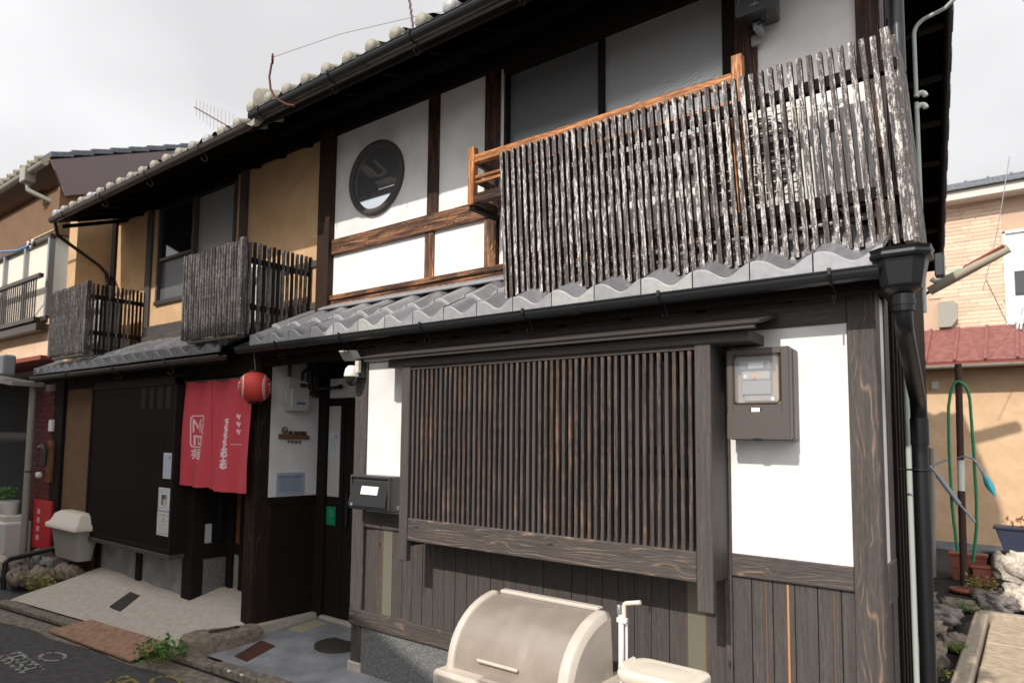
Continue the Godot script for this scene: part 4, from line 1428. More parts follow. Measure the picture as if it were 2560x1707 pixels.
	bx("door_rail", V(-6.06, 0.45, -0.47), V(-5.25, 0.55, -0.385), "wood_black", E)
	bx("yellow_board", V(-6.035, 0.55, -0.47), V(-5.945, 2.2, -0.40), "ochre_board", E)
	bx("door_stile", V(-5.94, 0.05, -0.47), V(-5.84, 2.3, -0.38), "wood_black", E)
	bx("glass_door", V(-5.84, 0.55, -0.47), V(-5.25, 2.3, -0.42), "window_dark", E, 0.0)
	bx("door_panel", V(-5.84, 0.05, -0.47), V(-5.25, 0.45, -0.42), "wood_black", E)
	bx("side_wall", V(-5.32, 0.0, -0.47), V(-5.22, 2.3, -0.16), "wood_black", E)
	bx("ceiling", V(-6.34, 2.28, -0.47), V(-5.2, 2.32, -0.1), "wood_soffit", E)

# ------------------------------------------------------------------ the house at the far left
func far_house():
	var H := thing("tan_house", V(-13, 0, -3), "tan house at the far left with mauve gable board, bay window and railing", "house")
	bx("upper_wall", V(-17, 2.62, -4), V(-10.02, 4.98, -0.35), "peach_plaster", H, 0.0)
	var gable := G.new()
	gable.prism(PackedVector2Array([Vector2(0.35, 4.97), Vector2(3.5, 4.97), Vector2(3.5, 6.6), Vector2(0.4, 5.35)]), -0.2, -0.06, Transform3D(Basis(V(0, 0, -1), V(0, 1, 0), V(1, 0, 0)), V(-9.98, 0, 0)))
	part("gable_wall", gable, "brown_plaster", H)
	bx("upper_front", V(-17, 2.64, -0.35), V(-10.02, 3.16, -0.02), "peach_plaster", H, 0.0)
	bx("upper_lintel", V(-17, 4.33, -0.35), V(-10.02, 5.0, -0.04), "brown_plaster", H, 0.0)
	# roof
	var R := sub("roof", V(-13, 5.5, -2), H)
	var A := V(-10.0, 5.30, 0.12)
	var sl := 0.41
	var g := G.new()
	for dy in [0.0, 0.09]:
		var q := [V(-17, A.y + dy, A.z), A + V(0, dy, 0), V(-10.0, A.y + 3.4 * sl + dy, A.z - 3.4), V(-17, A.y + 3.4 * sl + dy, A.z - 3.4)]
		if dy == 0.0: q.reverse()
		g.quad(q[0], q[1], q[2], q[3])
	g.quad(V(-17, A.y, A.z), A, A + V(0, 0.09, 0), V(-17, A.y + 0.09, A.z))
	part("roof_slope", g, "brown_plaster", R)
	g = G.new()
	g.quad(V(-17, 5.02, 0.05), V(-10.1, 5.02, 0.05), V(-10.1, 4.95, -0.4), V(-17, 4.95, -0.4))
	g.quad(V(-17, 4.95, -0.4), V(-10.1, 4.95, -0.4), V(-10.1, 5.02, 0.05), V(-17, 5.02, 0.05))
	part("soffit", g, "brown_plaster", R)
	# gable bargeboard and slates
	g = G.new()
	g.prism(PackedVector2Array([Vector2(-A.z, 5.30), Vector2(-A.z + 3.4, 5.30 + 3.4 * sl), Vector2(-A.z + 3.4, 4.72 + 3.4 * sl), Vector2(-A.z + 0.22, 4.86)]), -0.02, 0.02, Transform3D(Basis(V(0, 0, -1), V(0, 1, 0), V(1, 0, 0)), V(-9.98, 0, 0)))
	part("bargeboard", g, "mauve_metal", R)
	for i in 13:
		g = G.new()
		var f := i * 0.265
		g.X = Transform3D(Basis(Vector3.RIGHT, atan(sl) - 0.09), V(-9.98, 5.36 + f * sl, A.z - f))
		g.box(V(-0.3, -0.02, -0.30), V(0.03, 0.05, 0.0), 0.006)
		part("slate", g, "slate", R)
	for i in 20:
		g = G.new()
		g.X = Transform3D(Basis(Vector3.RIGHT, atan(sl)), V(-10.4 - i * 0.27, 5.38, A.z + 0.03))
		g.tube([V(0, 0.02, -0.6), V(0, 0.02, 0.0)], 0.055, 10)
		part("roof_tile", g, "tile_old", R)
	gutter("eave_gutter", -17, -9.94, 5.24, 0.20, 0.05, "gutter_grey", H, [], "gutter_grey", [])
	g = G.new()
	g.box(V(-10.62, 5.08, 0.13), V(-10.44, 5.30, 0.28), 0.01)
	g.tube([V(-10.53, 5.08, 0.2), V(-10.53, 4.99, 0.19), V(-10.45, 4.93, 0.12), V(-10.05, 4.62, -0.55), V(-10.03, 4.5, -0.6)], 0.034, 12)
	part("downpipe", g, "gutter_grey", H)
	# bay window with curtains
	var W := sub("bay_window", V(-11.5, 3.7, -0.1), H)
	for x in [-12.6, -11.9, -11.05, -10.17]:
		bx("frame", V(x, 3.16, -0.06), V(x + 0.055, 4.33, 0.02), "galvanized", W)
	bx("frame", V(-13, 4.28, -0.06), V(-10.1, 4.34, 0.02), "gutter_brown", W)
	bx("frame", V(-13, 3.13, -0.06), V(-10.1, 3.2, 0.02), "gutter_brown", W)
	bx("pane", V(-13, 3.2, -0.05), V(-10.15, 4.28, -0.04), "curtain", W, 0.0)
	bx("side_pane", V(-10.16, 3.2, -0.26), V(-10.125, 4.45, -0.06), "window_blue", W, 0.0)  # reflected sky is painted in by the bright pane colour
	bx("side_frame", V(-10.15, 3.1, -0.30), V(-10.11, 4.5, -0.255), "white_paint", W)
	bx("side_trim", V(-10.12, 2.6, -0.42), V(-9.97, 4.6, -0.30), "peach_plaster", W)
	# railing
	var L := sub("window_railing", V(-11.5, 3.4, 0.12), H)
	bx("top_rail", V(-13, 3.69, 0.10), V(-10.0, 3.745, 0.16), "gutter_brown", L)
	bx("bottom_rail", V(-13, 3.10, 0.08), V(-10.08, 3.16, 0.17), "gutter_brown", L)
	bx("sill", V(-13, 2.98, -0.04), V(-10.06, 3.08, 0.14), "gutter_brown", L)
	for i in 34:
		bx("baluster", V(-13 + i * 0.085, 3.15, 0.12), V(-12.985 + i * 0.085, 3.70, 0.135), "gutter_brown", L, 0.0)
	# lower eave and ground floor
	bx("lower_eave", V(-17, 2.58, -0.5), V(-9.95, 2.64, 0.10), "rust_red", H)
	g = G.new()
	g.X = Transform3D(Basis(V(0.96, -0.10, 0.0), V(0.1, 0.99, 0), V(0, 0, 1)), V(-10.25, 2.27, 0.35))
	g.box(V(-2.2, -0.03, -0.35), V(0.25, 0.03, 0.05), 0.004)
	part("awning", g, "gutter_grey", H)
	g = G.new()
	g.box(V(-10.35, 2.35, 0.33), V(-10.1, 2.62, 0.48), 0.02)
	part("gutter_head", g, "galvanized", H)
	bx("ground_wall", V(-17, -0.2, -3.0), V(-9.7, 2.58, -1.1), "interior", H, 0.0)
	bx("timber_door", V(-11.6, 0.2, -1.1), V(-10.4, 1.9, -1.04), "ochre_board", H)
	bx("door_frame", V(-12.0, 0.1, -1.1), V(-11.6, 2.0, -1.02), "gutter_grey", H)
	# brick pier, every brick laid
	var P := sub("brick_pier", V(-10, 1, -0.1), H)
	bx("mortar", V(-10.29, -0.15, -0.28), V(-9.62, 2.25, -0.012), "brick_joint", P, 0.0)
	var bs := []
	for q in 3:
		g = G.new()
		g.box(V(-0.1, -0.03, -0.02), V(0.1, 0.03, 0.012), 0.004)
		bs.append(shape(g, "brick"))
	var hb := G.new(); hb.box(V(-0.045, -0.03, -0.02), V(0.045, 0.03, 0.012), 0.004)
	var half := shape(hb, "brick")
	for j in 32:
		for i in 4:
			var xx := -10.29 + 0.10 + i * 0.212 - (0.106 if j % 2 else 0.0)
			if xx - 0.1 < -10.30: 
				inst("brick", half, Transform3D(Basis(), V(-10.24, -0.1 + j * 0.072, -0.012)), P)
				continue
			if xx + 0.1 > -9.60: 
				inst("brick", half, Transform3D(Basis(), V(minf(xx - 0.055, -9.67), -0.1 + j * 0.072, -0.0125)), P)
				continue
			inst("brick", bs[rng.randi() % 3], Transform3D(Basis(), V(xx, -0.1 + j * 0.072, -0.012 + rng.randf_range(-0.002, 0.002))), P)
	g = G.new()
	g.tube([V(-10.12, 2.25, 0.10), V(-10.12, -0.1, 0.10)], 0.045, 12)
	part("grey_downpipe", g, "gutter_grey", H)
	g = G.new()
	g.tube(arc(V(-10.12, 1.1, 0.1), 0.05, 0, TAU, 12, V(1, 0, 0), V(0, 0, 1)), 0.008, 6, false)
	part("pipe_clip", g, "iron", H)

# ------------------------------------------------------------------ the house behind, beyond the yard
func back_house():
	var H := thing("tiled_house", V(-0.3, 0, -11.5), "pale house behind the yard with thin facing tiles and a red sheet-metal lean-to roof", "house")
	var zl := -10.45
	bx("annex_wall", V(-2.6, 0.12, zl - 0.2), V(1.6, 3.1, zl), "yellow_plaster", H, 0.0)
	bx("annex_plinth", V(-2.6, -0.2, zl - 0.2), V(1.6, 0.12, zl + 0.015), "grey_mortar", H)
	var R := sub("annex_roof", V(-0.4, 3.2, -10.8), H)
	var g := G.new()
	var an := atan2(0.62, 1.05)
	g.X = Transform3D(Basis(Vector3.RIGHT, an), V(0, 2.98, -10.05))
	g.box(V(-2.6, 0, -1.35), V(1.6, 0.03, 0), 0.003)
	part("sheet", g, "red_roof", R)
	for i in 11:
		g = G.new()
		g.X = Transform3D(Basis(Vector3.RIGHT, an), V(-2.42 + i * 0.386, 2.98, -10.05))
		g.box(V(-0.02, 0.03, -1.33), V(0.02, 0.07, 0.01), 0.005)
		part("seam", g, "red_roof", R)
	bx("eave_trim", V(-2.6, 2.93, -10.12), V(1.6, 2.985, -10.03), "rust_red", R)
	gutter("annex_gutter", -2.6, 1.6, 2.93, -10.0, 0.04, "gutter_grey", H, [], "gutter_grey", [])
	bx("annex_soffit", V(-2.6, 2.90, zl), V(1.6, 2.93, -10.05), "brown_plaster", H)
	# upper wall clad in thin facing tiles
	var zu := -11.25
	bx("upper_wall", V(-2.6, 2.6, zu - 4), V(1.9, 6.0, zu - 0.008), "tile_joint", H, 0.0)
	var F := sub("facing", V(-0.4, 4.6, zu), H)
	var ts := []
	for q in 6:
		g = G.new()
		g.off = Vector2(rng.randf() * 4, 0)
		var l: float = [0.34, 0.42, 0.26][q % 3]
		g.box(V(0, 0, -0.02), V(l, 0.064, 0.006 + 0.004 * (q % 2)), 0.003)
		ts.append([shape(g, ["facing_tile", "facing_tile_pale", "facing_tile_dark"][rng.randi() % 3]), l])
	var y := 3.30
	var placed := 0
	while y < 5.86:
		var x := -1.0 - rng.randf() * 0.3
		while x < -0.2:
			var t = ts[rng.randi() % 6]
			var cut: float = minf(1.0, (-0.238 - x) / t[1])
			if cut < 0.08: break
			if placed < 298:
				inst("facing_tile", t[0], Transform3D(Basis.from_scale(V(cut, 1, 1)), V(x, y, zu + rng.randf_range(-0.003, 0.002))), F)
				placed += 1
			x += t[1] + 0.004
		y += 0.068
	g = G.new()
	bx("cornice", V(-2.8, 5.86, zu - 4.2), V(2.0, 6.02, zu + 0.35), "cream_paint", H, 0.01)
	bx("roof_edge", V(-2.8, 6.02, zu - 4.2), V(2.0, 6.13, zu + 0.42), "slate", H, 0.006)
	for i in 8:
		bx("snow_guard", V(-1.6 + i * 0.3, 6.13, zu + 0.30), V(-1.56 + i * 0.3, 6.17, zu + 0.36), "slate", H, 0.0)
	var W := sub("stair_window", V(0.1, 4.4, zu), H)
	bx("frame", V(-0.235, 3.45, zu - 0.02), V(-0.195, 5.27, zu + 0.05), "white_paint", W)
	bx("frame", V(-0.235, 5.23, zu - 0.02), V(0.6, 5.27, zu + 0.05), "white_paint", W)
	bx("panel", V(-0.195, 3.45, zu - 0.02), V(0.6, 5.23, zu + 0.01), "window_blue", W, 0.0)
	bx("vent_frame", V(-0.105, 4.18, zu), V(0.3, 4.58, zu + 0.035), "gutter_brown", W)
	bx("vent_pane", V(-0.085, 4.2, zu + 0.01), V(0.28, 4.56, zu + 0.039), "window_dark", W, 0.0)
	# small meter box and wall light
	bx("outside_light", V(-1.22, 2.60, zl), V(-1.13, 2.72, zl + 0.06), "plastic_white", H)
	g = G.new()
	g.prism(PackedVector2Array([Vector2(-1.15, 3.72), Vector2(-0.97, 3.72), Vector2(-0.88, 3.85), Vector2(-0.88, 4.12), Vector2(-0.93, 4.16), Vector2(-1.15, 4.16)]), 0.0, 0.12, Transform3D(Basis(), V(0, 0, zu)))
	part("gas_heater_hood", g, "gutter_grey", H)
	g = G.new()
	for q in [0.0, 0.045]:
		g.tube([V(-0.10 + q, 3.56, -10.9), V(-0.08 + q, 3.75, -10.95), V(-0.02 + q, 4.0, -11.2)], 0.014, 8)
	part("roof_pipes", g, "plastic_white", H)

# ------------------------------------------------------------------ the house across the lane, behind the photographer
func opposite_house():
	var H := thing("opposite_house", V(-9, 0, 7), "house across the lane behind the camera, seen only by its shadow and reflections", "house")
	bx("main_block", V(-20, -0.2, 5.0), V(-4.25, 5.8, 11), "cream_paint", H, 0.0)
	var g := G.new()
	g.prism(PackedVector2Array([Vector2(4.6, 5.95), Vector2(8, 7.2), Vector2(11.4, 5.95), Vector2(11.4, 6.1), Vector2(8, 7.4), Vector2(4.6, 6.1)]), 0, 16.0, Transform3D(Basis(V(0, 0, 1), V(0, 1, 0), V(-1, 0, 0)), V(-4.1, 0, 0)))
	part("roof", g, "tile_dark", H)
	bx("annex", V(-4.25, -0.2, 5.0), V(-2.2, 3.2, 9), "cream_paint", H, 0.0)
	g = G.new()
	g.prism(PackedVector2Array([Vector2(-4.25, 4.15), Vector2(-2.0, 3.3), Vector2(-2.0, 3.42), Vector2(-4.25, 4.28)]), 4.7, 9.2)
	part("annex_roof", g, "red_roof", H)

# ------------------------------------------------------------------ the yard on the right
func yard():
	# paved corner with a raised kerb
	var P := thing("paved_corner", V(0, 0, -4))
	tag(P, "", "", "", "structure")
	for i in 5:
		for j in 9:
			var x0 := -0.355 + i * 0.50; var z1 := -1.35 - j * 0.42
			bx("paving_slab", V(x0 + 0.006, -0.06, z1 - 0.414), V(x0 + 0.494, 0.012 + rng.randf_range(-0.003, 0.003), z1), "paver", P, 0.008)
	for j in 6:
		bx("kerb_stone", V(-0.47, -0.1, -1.3 - (j + 1) * 0.6 + 0.006), V(-0.365, 0.07, -1.3 - j * 0.6), "paver_kerb", P, 0.012)
	for i in 5:
		var g := G.new(); g.off = Vector2(rng.randf(), rng.randf())
		g.X = Transform3D(Basis(Vector3.UP, 0.05), V(-0.45 + i * 0.6, 0, -4.96))
		g.box(V(0, -0.1, -0.05), V(0.592, 0.07, 0.07), 0.012)
		part("kerb_stone", g, "paver_kerb", P)
	# boulders between the wall and the kerb
	var st := [[-0.72, 0.02, -3.0, 0.16, 0.10, 0.30, "flat brown boulder lowest beside the downpipe"], [-0.80, 0.05, -3.7, 0.20, 0.09, 0.26, "long brown boulder above the lowest one by the downpipe"], [-0.72, 0.06, -4.4, 0.17, 0.08, 0.24, "dark ridged stone in the middle of the yard bank"], [-0.55, 0.03, -3.6, 0.09, 0.06, 0.16, "small stone tucked against the paving kerb"], [-0.62, 0.05, -5.2, 0.15, 0.06, 0.14, "tan stone behind the dark ridged one in the yard"], [-0.33, 0.06, -5.5, 0.17, 0.09, 0.18, "rounded grey stone behind the corner of the paving kerb"], [-0.12, 0.10, -5.75, 0.20, 0.15, 0.2, "big grey boulder at the right edge under the pale rock"], [-0.42, 0.04, -6.0, 0.13, 0.06, 0.12, "pale flat stone between the clay disc and the grey stones"], [-0.95, 0.05, -5.2, 0.16, 0.12, 0.2, "rough reddish stone half behind the downpipe"]]
	var k := 0
	for s in st:
		var g := G.new()
		g.blob(V(s[0], s[1], s[2]), V(s[3], s[4], s[5]), 200 + k, 0.5, 12)
		tag(part("boulder", g, ["rock_brown", "rock_brown", "rock_grey"][k % 3] if k < 5 else ["rock_grey", "rock_grey", "rock_pale", "rock_brown"][k % 4]), s[6], "rock", "stones on the yard bank")
		k += 1
	var gp := G.new()
	gp.blob(V(-0.10, 0.24, -7.1), V(0.30, 0.22, 0.22), 77, 0.35, 14)
	tag(part("pale_rock", gp, "rock_pale"), "rough whitish rock block carrying a dark blue planter", "rock")
	# post with a clay disc at its foot and a rust stained top
	var T := thing("hose_post", V(-0.655, 0, -6.65), "rusty brown post standing in the yard with a looped green hose on it", "post")
	var g := G.new()
	g.tube([V(-0.655, 0.0, -6.65), V(-0.645, 1.12, -6.65)], 0.038, 10)
	part("lower_shaft", g, "rust_post", T)
	g = G.new()
	g.tube([V(-0.645, 1.12, -6.65), V(-0.64, 1.48, -6.65)], 0.036, 10)
	part("painted_band", g, "white_paint", T)
	g = G.new()
	g.tube([V(-0.64, 1.48, -6.65), V(-0.625, 2.62, -6.65)], 0.036, 10)
	part("upper_shaft", g, "rust_post", T)
	g = G.new()
	g.lathe([Vector2(0.0, 0.0), Vector2(0.14, 0.0), Vector2(0.15, 0.03), Vector2(0.14, 0.05), Vector2(0.0, 0.055)], V(-0.63, 0.0, -6.3), 18)
	tag(part("clay_disc", g, "planter_red"), "round clay saucer lying on the soil at the foot of the hose post", "saucer")
	# green hose
	g = G.new()
	var c := Curve3D.new()
	for q in [[-0.70, 0.42, -6.58], [-0.735, 0.95, -6.58], [-0.74, 1.6, -6.57], [-0.73, 2.1, -6.57], [-0.67, 2.37, -6.58], [-0.59, 2.38, -6.58], [-0.525, 2.2, -6.57], [-0.51, 1.6, -6.57], [-0.505, 1.0, -6.58], [-0.515, 0.7, -6.58], [-0.56, 0.32, -6.6]]:
		c.add_point(V(q[0], q[1], q[2]), V(0, 0, 0), V(0, 0, 0))
	for i in range(1, c.point_count - 1):
		var d := (c.get_point_position(i + 1) - c.get_point_position(i - 1)) * 0.18
		c.set_point_in(i, -d); c.set_point_out(i, d)
	g.tube(Array(c.tessellate(4, 6)), 0.016, 10)
	tag(part("green_hose", g, "green_hose"), "green garden hose looped over the rusty post", "hose")
	# blue rubber bulb pump with a tube over the post
	var Bp := thing("bulb_pump", V(-0.4, 1.3, -6.55), "light blue rubber bulb pump hanging by its tube from the post", "pump")
	g = G.new()
	g.lathe([Vector2(0.006, -0.15), Vector2(0.014, -0.12), Vector2(0.03, -0.07), Vector2(0.038, 0.0), Vector2(0.03, 0.06), Vector2(0.014, 0.10), Vector2(0.012, 0.15)], Vector3.ZERO, 14)
	var g2 := G.new()
	g2.X = Transform3D(Basis(Vector3.BACK, 0.38), V(-0.385, 1.22, -6.55))
	g2.lathe([Vector2(0.006, -0.15), Vector2(0.014, -0.12), Vector2(0.034, -0.07), Vector2(0.042, 0.0), Vector2(0.032, 0.06), Vector2(0.014, 0.10), Vector2(0.012, 0.15)], Vector3.ZERO, 14)
	part("bulb", g2, "blue_rubber", Bp)
	g = G.new()
	g.tube([V(-0.67, 1.50, -6.6), V(-0.60, 1.53, -6.56), V(-0.52, 1.50, -6.55), V(-0.47, 1.42, -6.55), V(-0.44, 1.36, -6.55)], 0.011, 8)
	part("tube", g, "clear_tube", Bp)
	g = G.new()
	g.tube([V(-0.72, 1.50, -6.57), V(-0.93, 1.40, -6.55)], 0.010, 8)
	g.tube([V(-0.93, 1.40, -6.55), V(-0.86, 1.30, -6.55)], 0.015, 8)
	part("joint", g, "clear_tube", Bp)
	g = G.new()
	g.tube([V(-0.86, 1.30, -6.55), V(-0.66, 0.97, -6.52)], 0.026, 10)
	g.tube([V(-0.66, 0.97, -6.52), V(-0.52, 0.78, -6.5)], 0.012, 10)
	part("syringe", g, "clear_tube", Bp)
	# loose grey pipe leaning on the wall
	g = G.new()
	g.tube([V(-1.02, -0.05, -7.4), V(-0.985, 1.62, -7.4)], 0.034, 12)
	g.tube([V(-1.005, 0.72, -7.4), V(-1.002, 0.80, -7.4)], 0.038, 12)
	tag(part("grey_pipe", g, "gutter_grey"), "pale grey plastic pipe standing upright between house and planters", "pipe")
	# planters
	var pl := [[-0.83, -7.25, 0.36, 0.34, "stacked reddish plastic planter box left of the post"], [-0.60, -7.05, 0.26, 0.22, "small reddish plastic planter in front at the post's right"]]
	for q in pl:
		var T2 := thing("planter", V(q[0] + q[2] / 2, 0, q[1]), q[4], "planter", "reddish planters by the post")
		g = G.new()
		g.prism(PackedVector2Array([Vector2(0.03, 0), Vector2(q[2] - 0.03, 0), Vector2(q[2], q[3] * 0.92), Vector2(0.0, q[3] * 0.92)]), -0.22, 0.0, Transform3D(Basis(), V(q[0], -0.01, q[1])))
		part("box", g, "planter_red", T2)
		bx("rim", V(q[0] - 0.015, q[3] * 0.86, q[1] - 0.235), V(q[0] + q[2] + 0.015, q[3] * 0.95, q[1] + 0.015), "planter_red", T2, 0.006)
		bx("band", V(q[0] - 0.004, q[3] * 0.42, q[1] - 0.224), V(q[0] + q[2] + 0.004, q[3] * 0.48, q[1] + 0.008), "planter_red", T2, 0.004)
	var N := thing("navy_planter", V(-0.08, 0.45, -7.1), "dark blue planter with dry brown leaves on the pale rock", "planter")
	g = G.new()
	g.prism(PackedVector2Array([Vector2(-0.24, 0), Vector2(0.26, 0), Vector2(0.33, 0.26), Vector2(-0.31, 0.26)]), -0.15, 0.15, Transform3D(Basis(), V(-0.05, 0.43, -7.1)))
	part("pot", g, "navy_pot", N)
	bx("rim", V(-0.38, 0.68, -7.27), V(0.32, 0.71, -6.93), "navy_pot", N, 0.006)
	g = G.new()
	for i in 26:
		var a := V(-0.3 + rng.randf() * 0.4, 0.70 + rng.randf() * 0.13, -7.1 + rng.randf_range(-0.12, 0.12))
		g.X = Transform3D(Basis.from_euler(Vector3(rng.randf() * 6, rng.randf() * 6, rng.randf() * 6)), a)
		g.quad(V(-0.03, -0.012, 0), V(0.0, -0.02, 0.01), V(0.03, 0.0, 0), V(0.0, 0.02, 0.008))
	tag(part("dry_leaves", g, "dead_leaf", N), "", "", "", "stuff")
	g = G.new()
	g.lathe([Vector2(0.0, 0.0), Vector2(0.085, 0.0), Vector2(0.105, 0.26), Vector2(0.115, 0.26), Vector2(0.115, 0.29), Vector2(0.1, 0.29), Vector2(0.09, 0.24), Vector2(0, 0.24)], V(-0.43, 0.0, -8.0), 16)
	tag(part("black_pot", g, "black_pot"), "small black nursery pot between the planters and the pale rock", "pot")
	# weeds
	weed("weed", V(-0.46, 0.03, -6.4), 26, 0.16, "leaf_yellow", "yellow-green weeds at the foot of the hose post")
	weed("weed", V(-0.50, 0.03, -3.25), 18, 0.09, "leaf", "little bright green tuft against the paving kerb")
	weed("weed", V(-0.55, 0.0, -2.55), 16, 0.09, "leaf_yellow", "pale green tuft at the bottom of the yard bank")
	weed("weed", V(-0.5, 0.04, -5.0), 16, 0.10, "leaf", "dark tuft at the corner of the paving kerb")
	# street lamp on an arm
	var L := thing("street_lamp", V(-0.9, 3.8, -7.75), "old street lamp head with rust streaked lid held out over the yard", "street lamp")
	var a0 := V(-0.98, 3.76, -7.9); var a1 := V(-0.12, 4.18, -7.72)
	var d := (a1 - a0).normalized()
	var f := Transform3D(Basis(d, V(-d.y, d.x, 0).normalized(), d.cross(V(-d.y, d.x, 0).normalized())), a0)
	g = G.new(); g.X = f
	var L0 := (a1 - a0).length()
	var rows := []
	for i in 9:
		var u := i / 8.0
		var hw := 0.075 * (0.55 + 0.45 * sin(PI * clampf(u * 0.9 + 0.12, 0, 1)))
		var row := []
		for q in [[-1, 0.0], [-0.8, 0.05], [0, 0.07], [0.8, 0.05], [1, 0.0], [0.85, -0.045], [0, -0.055], [-0.85, -0.045], [-1, 0.0]]:
			row.append(V(u * L0, q[1], q[0] * hw))
		rows.append(row)
	g.grid(rows, true)
	part("shade", g, "lamp_underside", L)
	g = G.new(); g.X = f
	g.box(V(0.48 * L0, 0.03, -0.055), V(L0 * 0.985, 0.075, 0.055), 0.012)
	part("rusty_lid", g, "rust_red", L)
	g = G.new(); g.X = f
	g.box(V(0.12 * L0, 0.035, -0.052), V(0.46 * L0, 0.08, 0.052), 0.012)
	part("pale_lid", g, "lamp_green", L)
	g = G.new(); g.X = f
	g.tube([V(0.14 * L0, 0.06, 0), V(0.10 * L0, 0.14, 0)], 0.035, 10)
	part("photocell", g, "plastic_white", L)
	g = G.new()
	g.tube([a0 + d * 0.1, a0 - d * 0.12, V(-1.25, 3.6, -7.9)], 0.02, 8)
	part("arm", g, "iron", L)

func weed(called: String, at: Vector3, n: int, r: float, m: String, label: String):
	var T := thing(called, at, label, "weed", "weeds")
	var g := G.new()
	var gs := G.new()
	for i in n:
		var a := rng.randf() * TAU
		var rr := r * sqrt(rng.randf())
		var tip := at + V(cos(a) * rr, r * rng.randf_range(0.25, 1.0), sin(a) * rr)
		gs.tube([at + V(cos(a) * rr * 0.3, 0, sin(a) * rr * 0.3), tip], 0.0015, 4, false)
		for j in 3:
			g.X = Transform3D(Basis.from_euler(Vector3(rng.randf_range(-0.7, 0.7), rng.randf() * TAU, rng.randf_range(-0.7, 0.7))), tip + V(rng.randf_range(-0.02, 0.02), -j * 0.02, rng.randf_range(-0.02, 0.02)))
			var s := r * rng.randf_range(0.12, 0.22)
			g.tri(V(0, 0, 0), V(s, 0.2 * s, s * 0.5), V(s * 1.9, 0, 0), Vector2.ZERO, Vector2(1, 0), Vector2(1, 1))
			g.tri(V(0, 0, 0), V(s * 1.9, 0, 0), V(s, 0.2 * s, -s * 0.5), Vector2.ZERO, Vector2(1, 0), Vector2(1, 1))
	tag(part("leaves", g, m, T), "", "", "", "stuff")
	tag(part("stems", gs, "leaf_yellow", T), "", "", "", "stuff")

func text_mesh(s: String, size: float, depth: float, m: String) -> TextMesh:
	var t := TextMesh.new()
	t.text = s
	var f := SystemFont.new(); f.font_names = PackedStringArray(["Droid Sans"]); f.font_weight = 700
	t.font = f
	t.font_size = 32
	t.pixel_size = size / 32.0
	t.depth = depth
	t.material = M[m]
	return t

func air_unit(at: Vector3, w: float, h: float, dp: float, label: String, name_it := false):
	# outdoor unit: at = lower left front corner
	var T := thing("air_conditioner", at, label, "air conditioner", "outdoor air conditioner units on the balconies")
	bx("casing", at + V(0, 0, -dp), at + V(w, h, 0), "plastic_white", T, 0.008)
	bx("front_step", at + V(w * 0.64, 0.02, 0.0), at + V(w - 0.004, h - 0.01, 0.006), "plastic_white", T, 0.004)
	var c := at + V(w * 0.33, h * 0.5, 0.0)
	var g := G.new()
	g.X = Transform3D(Basis(Vector3.RIGHT, PI / 2), c)
	g.lathe([Vector2(h * 0.43, -0.004), Vector2(0.001, -0.0035)], Vector3.ZERO, 28)
	var flip := G.new()
	flip.X = Transform3D(Basis(), c)
	var poly := PackedVector2Array()
	for i in 28: poly.append(Vector2(cos(TAU * i / 28) * h * 0.43, sin(TAU * i / 28) * h * 0.43))
	flip.prism(poly, -0.003, 0.002)
	part("fan_opening", flip, "black_plastic", T)
	g = G.new()
	var n := 9
	for i in n + 1:
		var u := -1.0 + 2.0 * i / n
		g.box(c + V(u * h * 0.44 - 0.003, -h * 0.44, 0.012), c + V(u * h * 0.44 + 0.003, h * 0.44, 0.018), 0.0)
		g.box(c + V(-h * 0.44, u * h * 0.44 - 0.003, 0.0185), c + V(h * 0.44, u * h * 0.44 + 0.003, 0.0245), 0.0)
	part("fan_guard", g, "plastic_cream", T)
	for x in [0.08, w - 0.14]:
		bx("foot", at + V(x, -0.05, -dp), at + V(x + 0.06, 0.0, 0.03), "plastic_cream", T)
	if name_it:
		var tm := text_mesh("SHARP", 0.042, 0.002, "glyph_grey")
		inst("maker_name", tm, Transform3D(Basis(), at + V(w * 0.80, h * 0.86, 0.008)), T)
		bx("label_plate", at + V(w * 0.80, h * 0.60, 0.006), at + V(w * 0.86, h * 0.72, 0.0075), "black_plastic", T, 0.0)

# ------------------------------------------------------------------ what hangs on the walls
func wall_fittings():
	mat("glyph_grey", c8(132, 150, 152), 0.6)
	air_unit(V(-1.38, 2.85, -0.265), 0.826, 0.567, 0.21, "white outdoor air conditioner behind the weathered slats of the right balcony", true)
	air_unit(V(-5.72, 2.62, 0.03), 0.56, 0.54, 0.26, "white outdoor air conditioner inside the middle slatted balcony")
	air_unit(V(-8.98, 2.68, 0.0), 0.56, 0.54, 0.26, "white outdoor air conditioner inside the leftmost slatted balcony")
	electricity_meter()
	mailbox()
	camera_set()
	speaker()
	gas_meter()

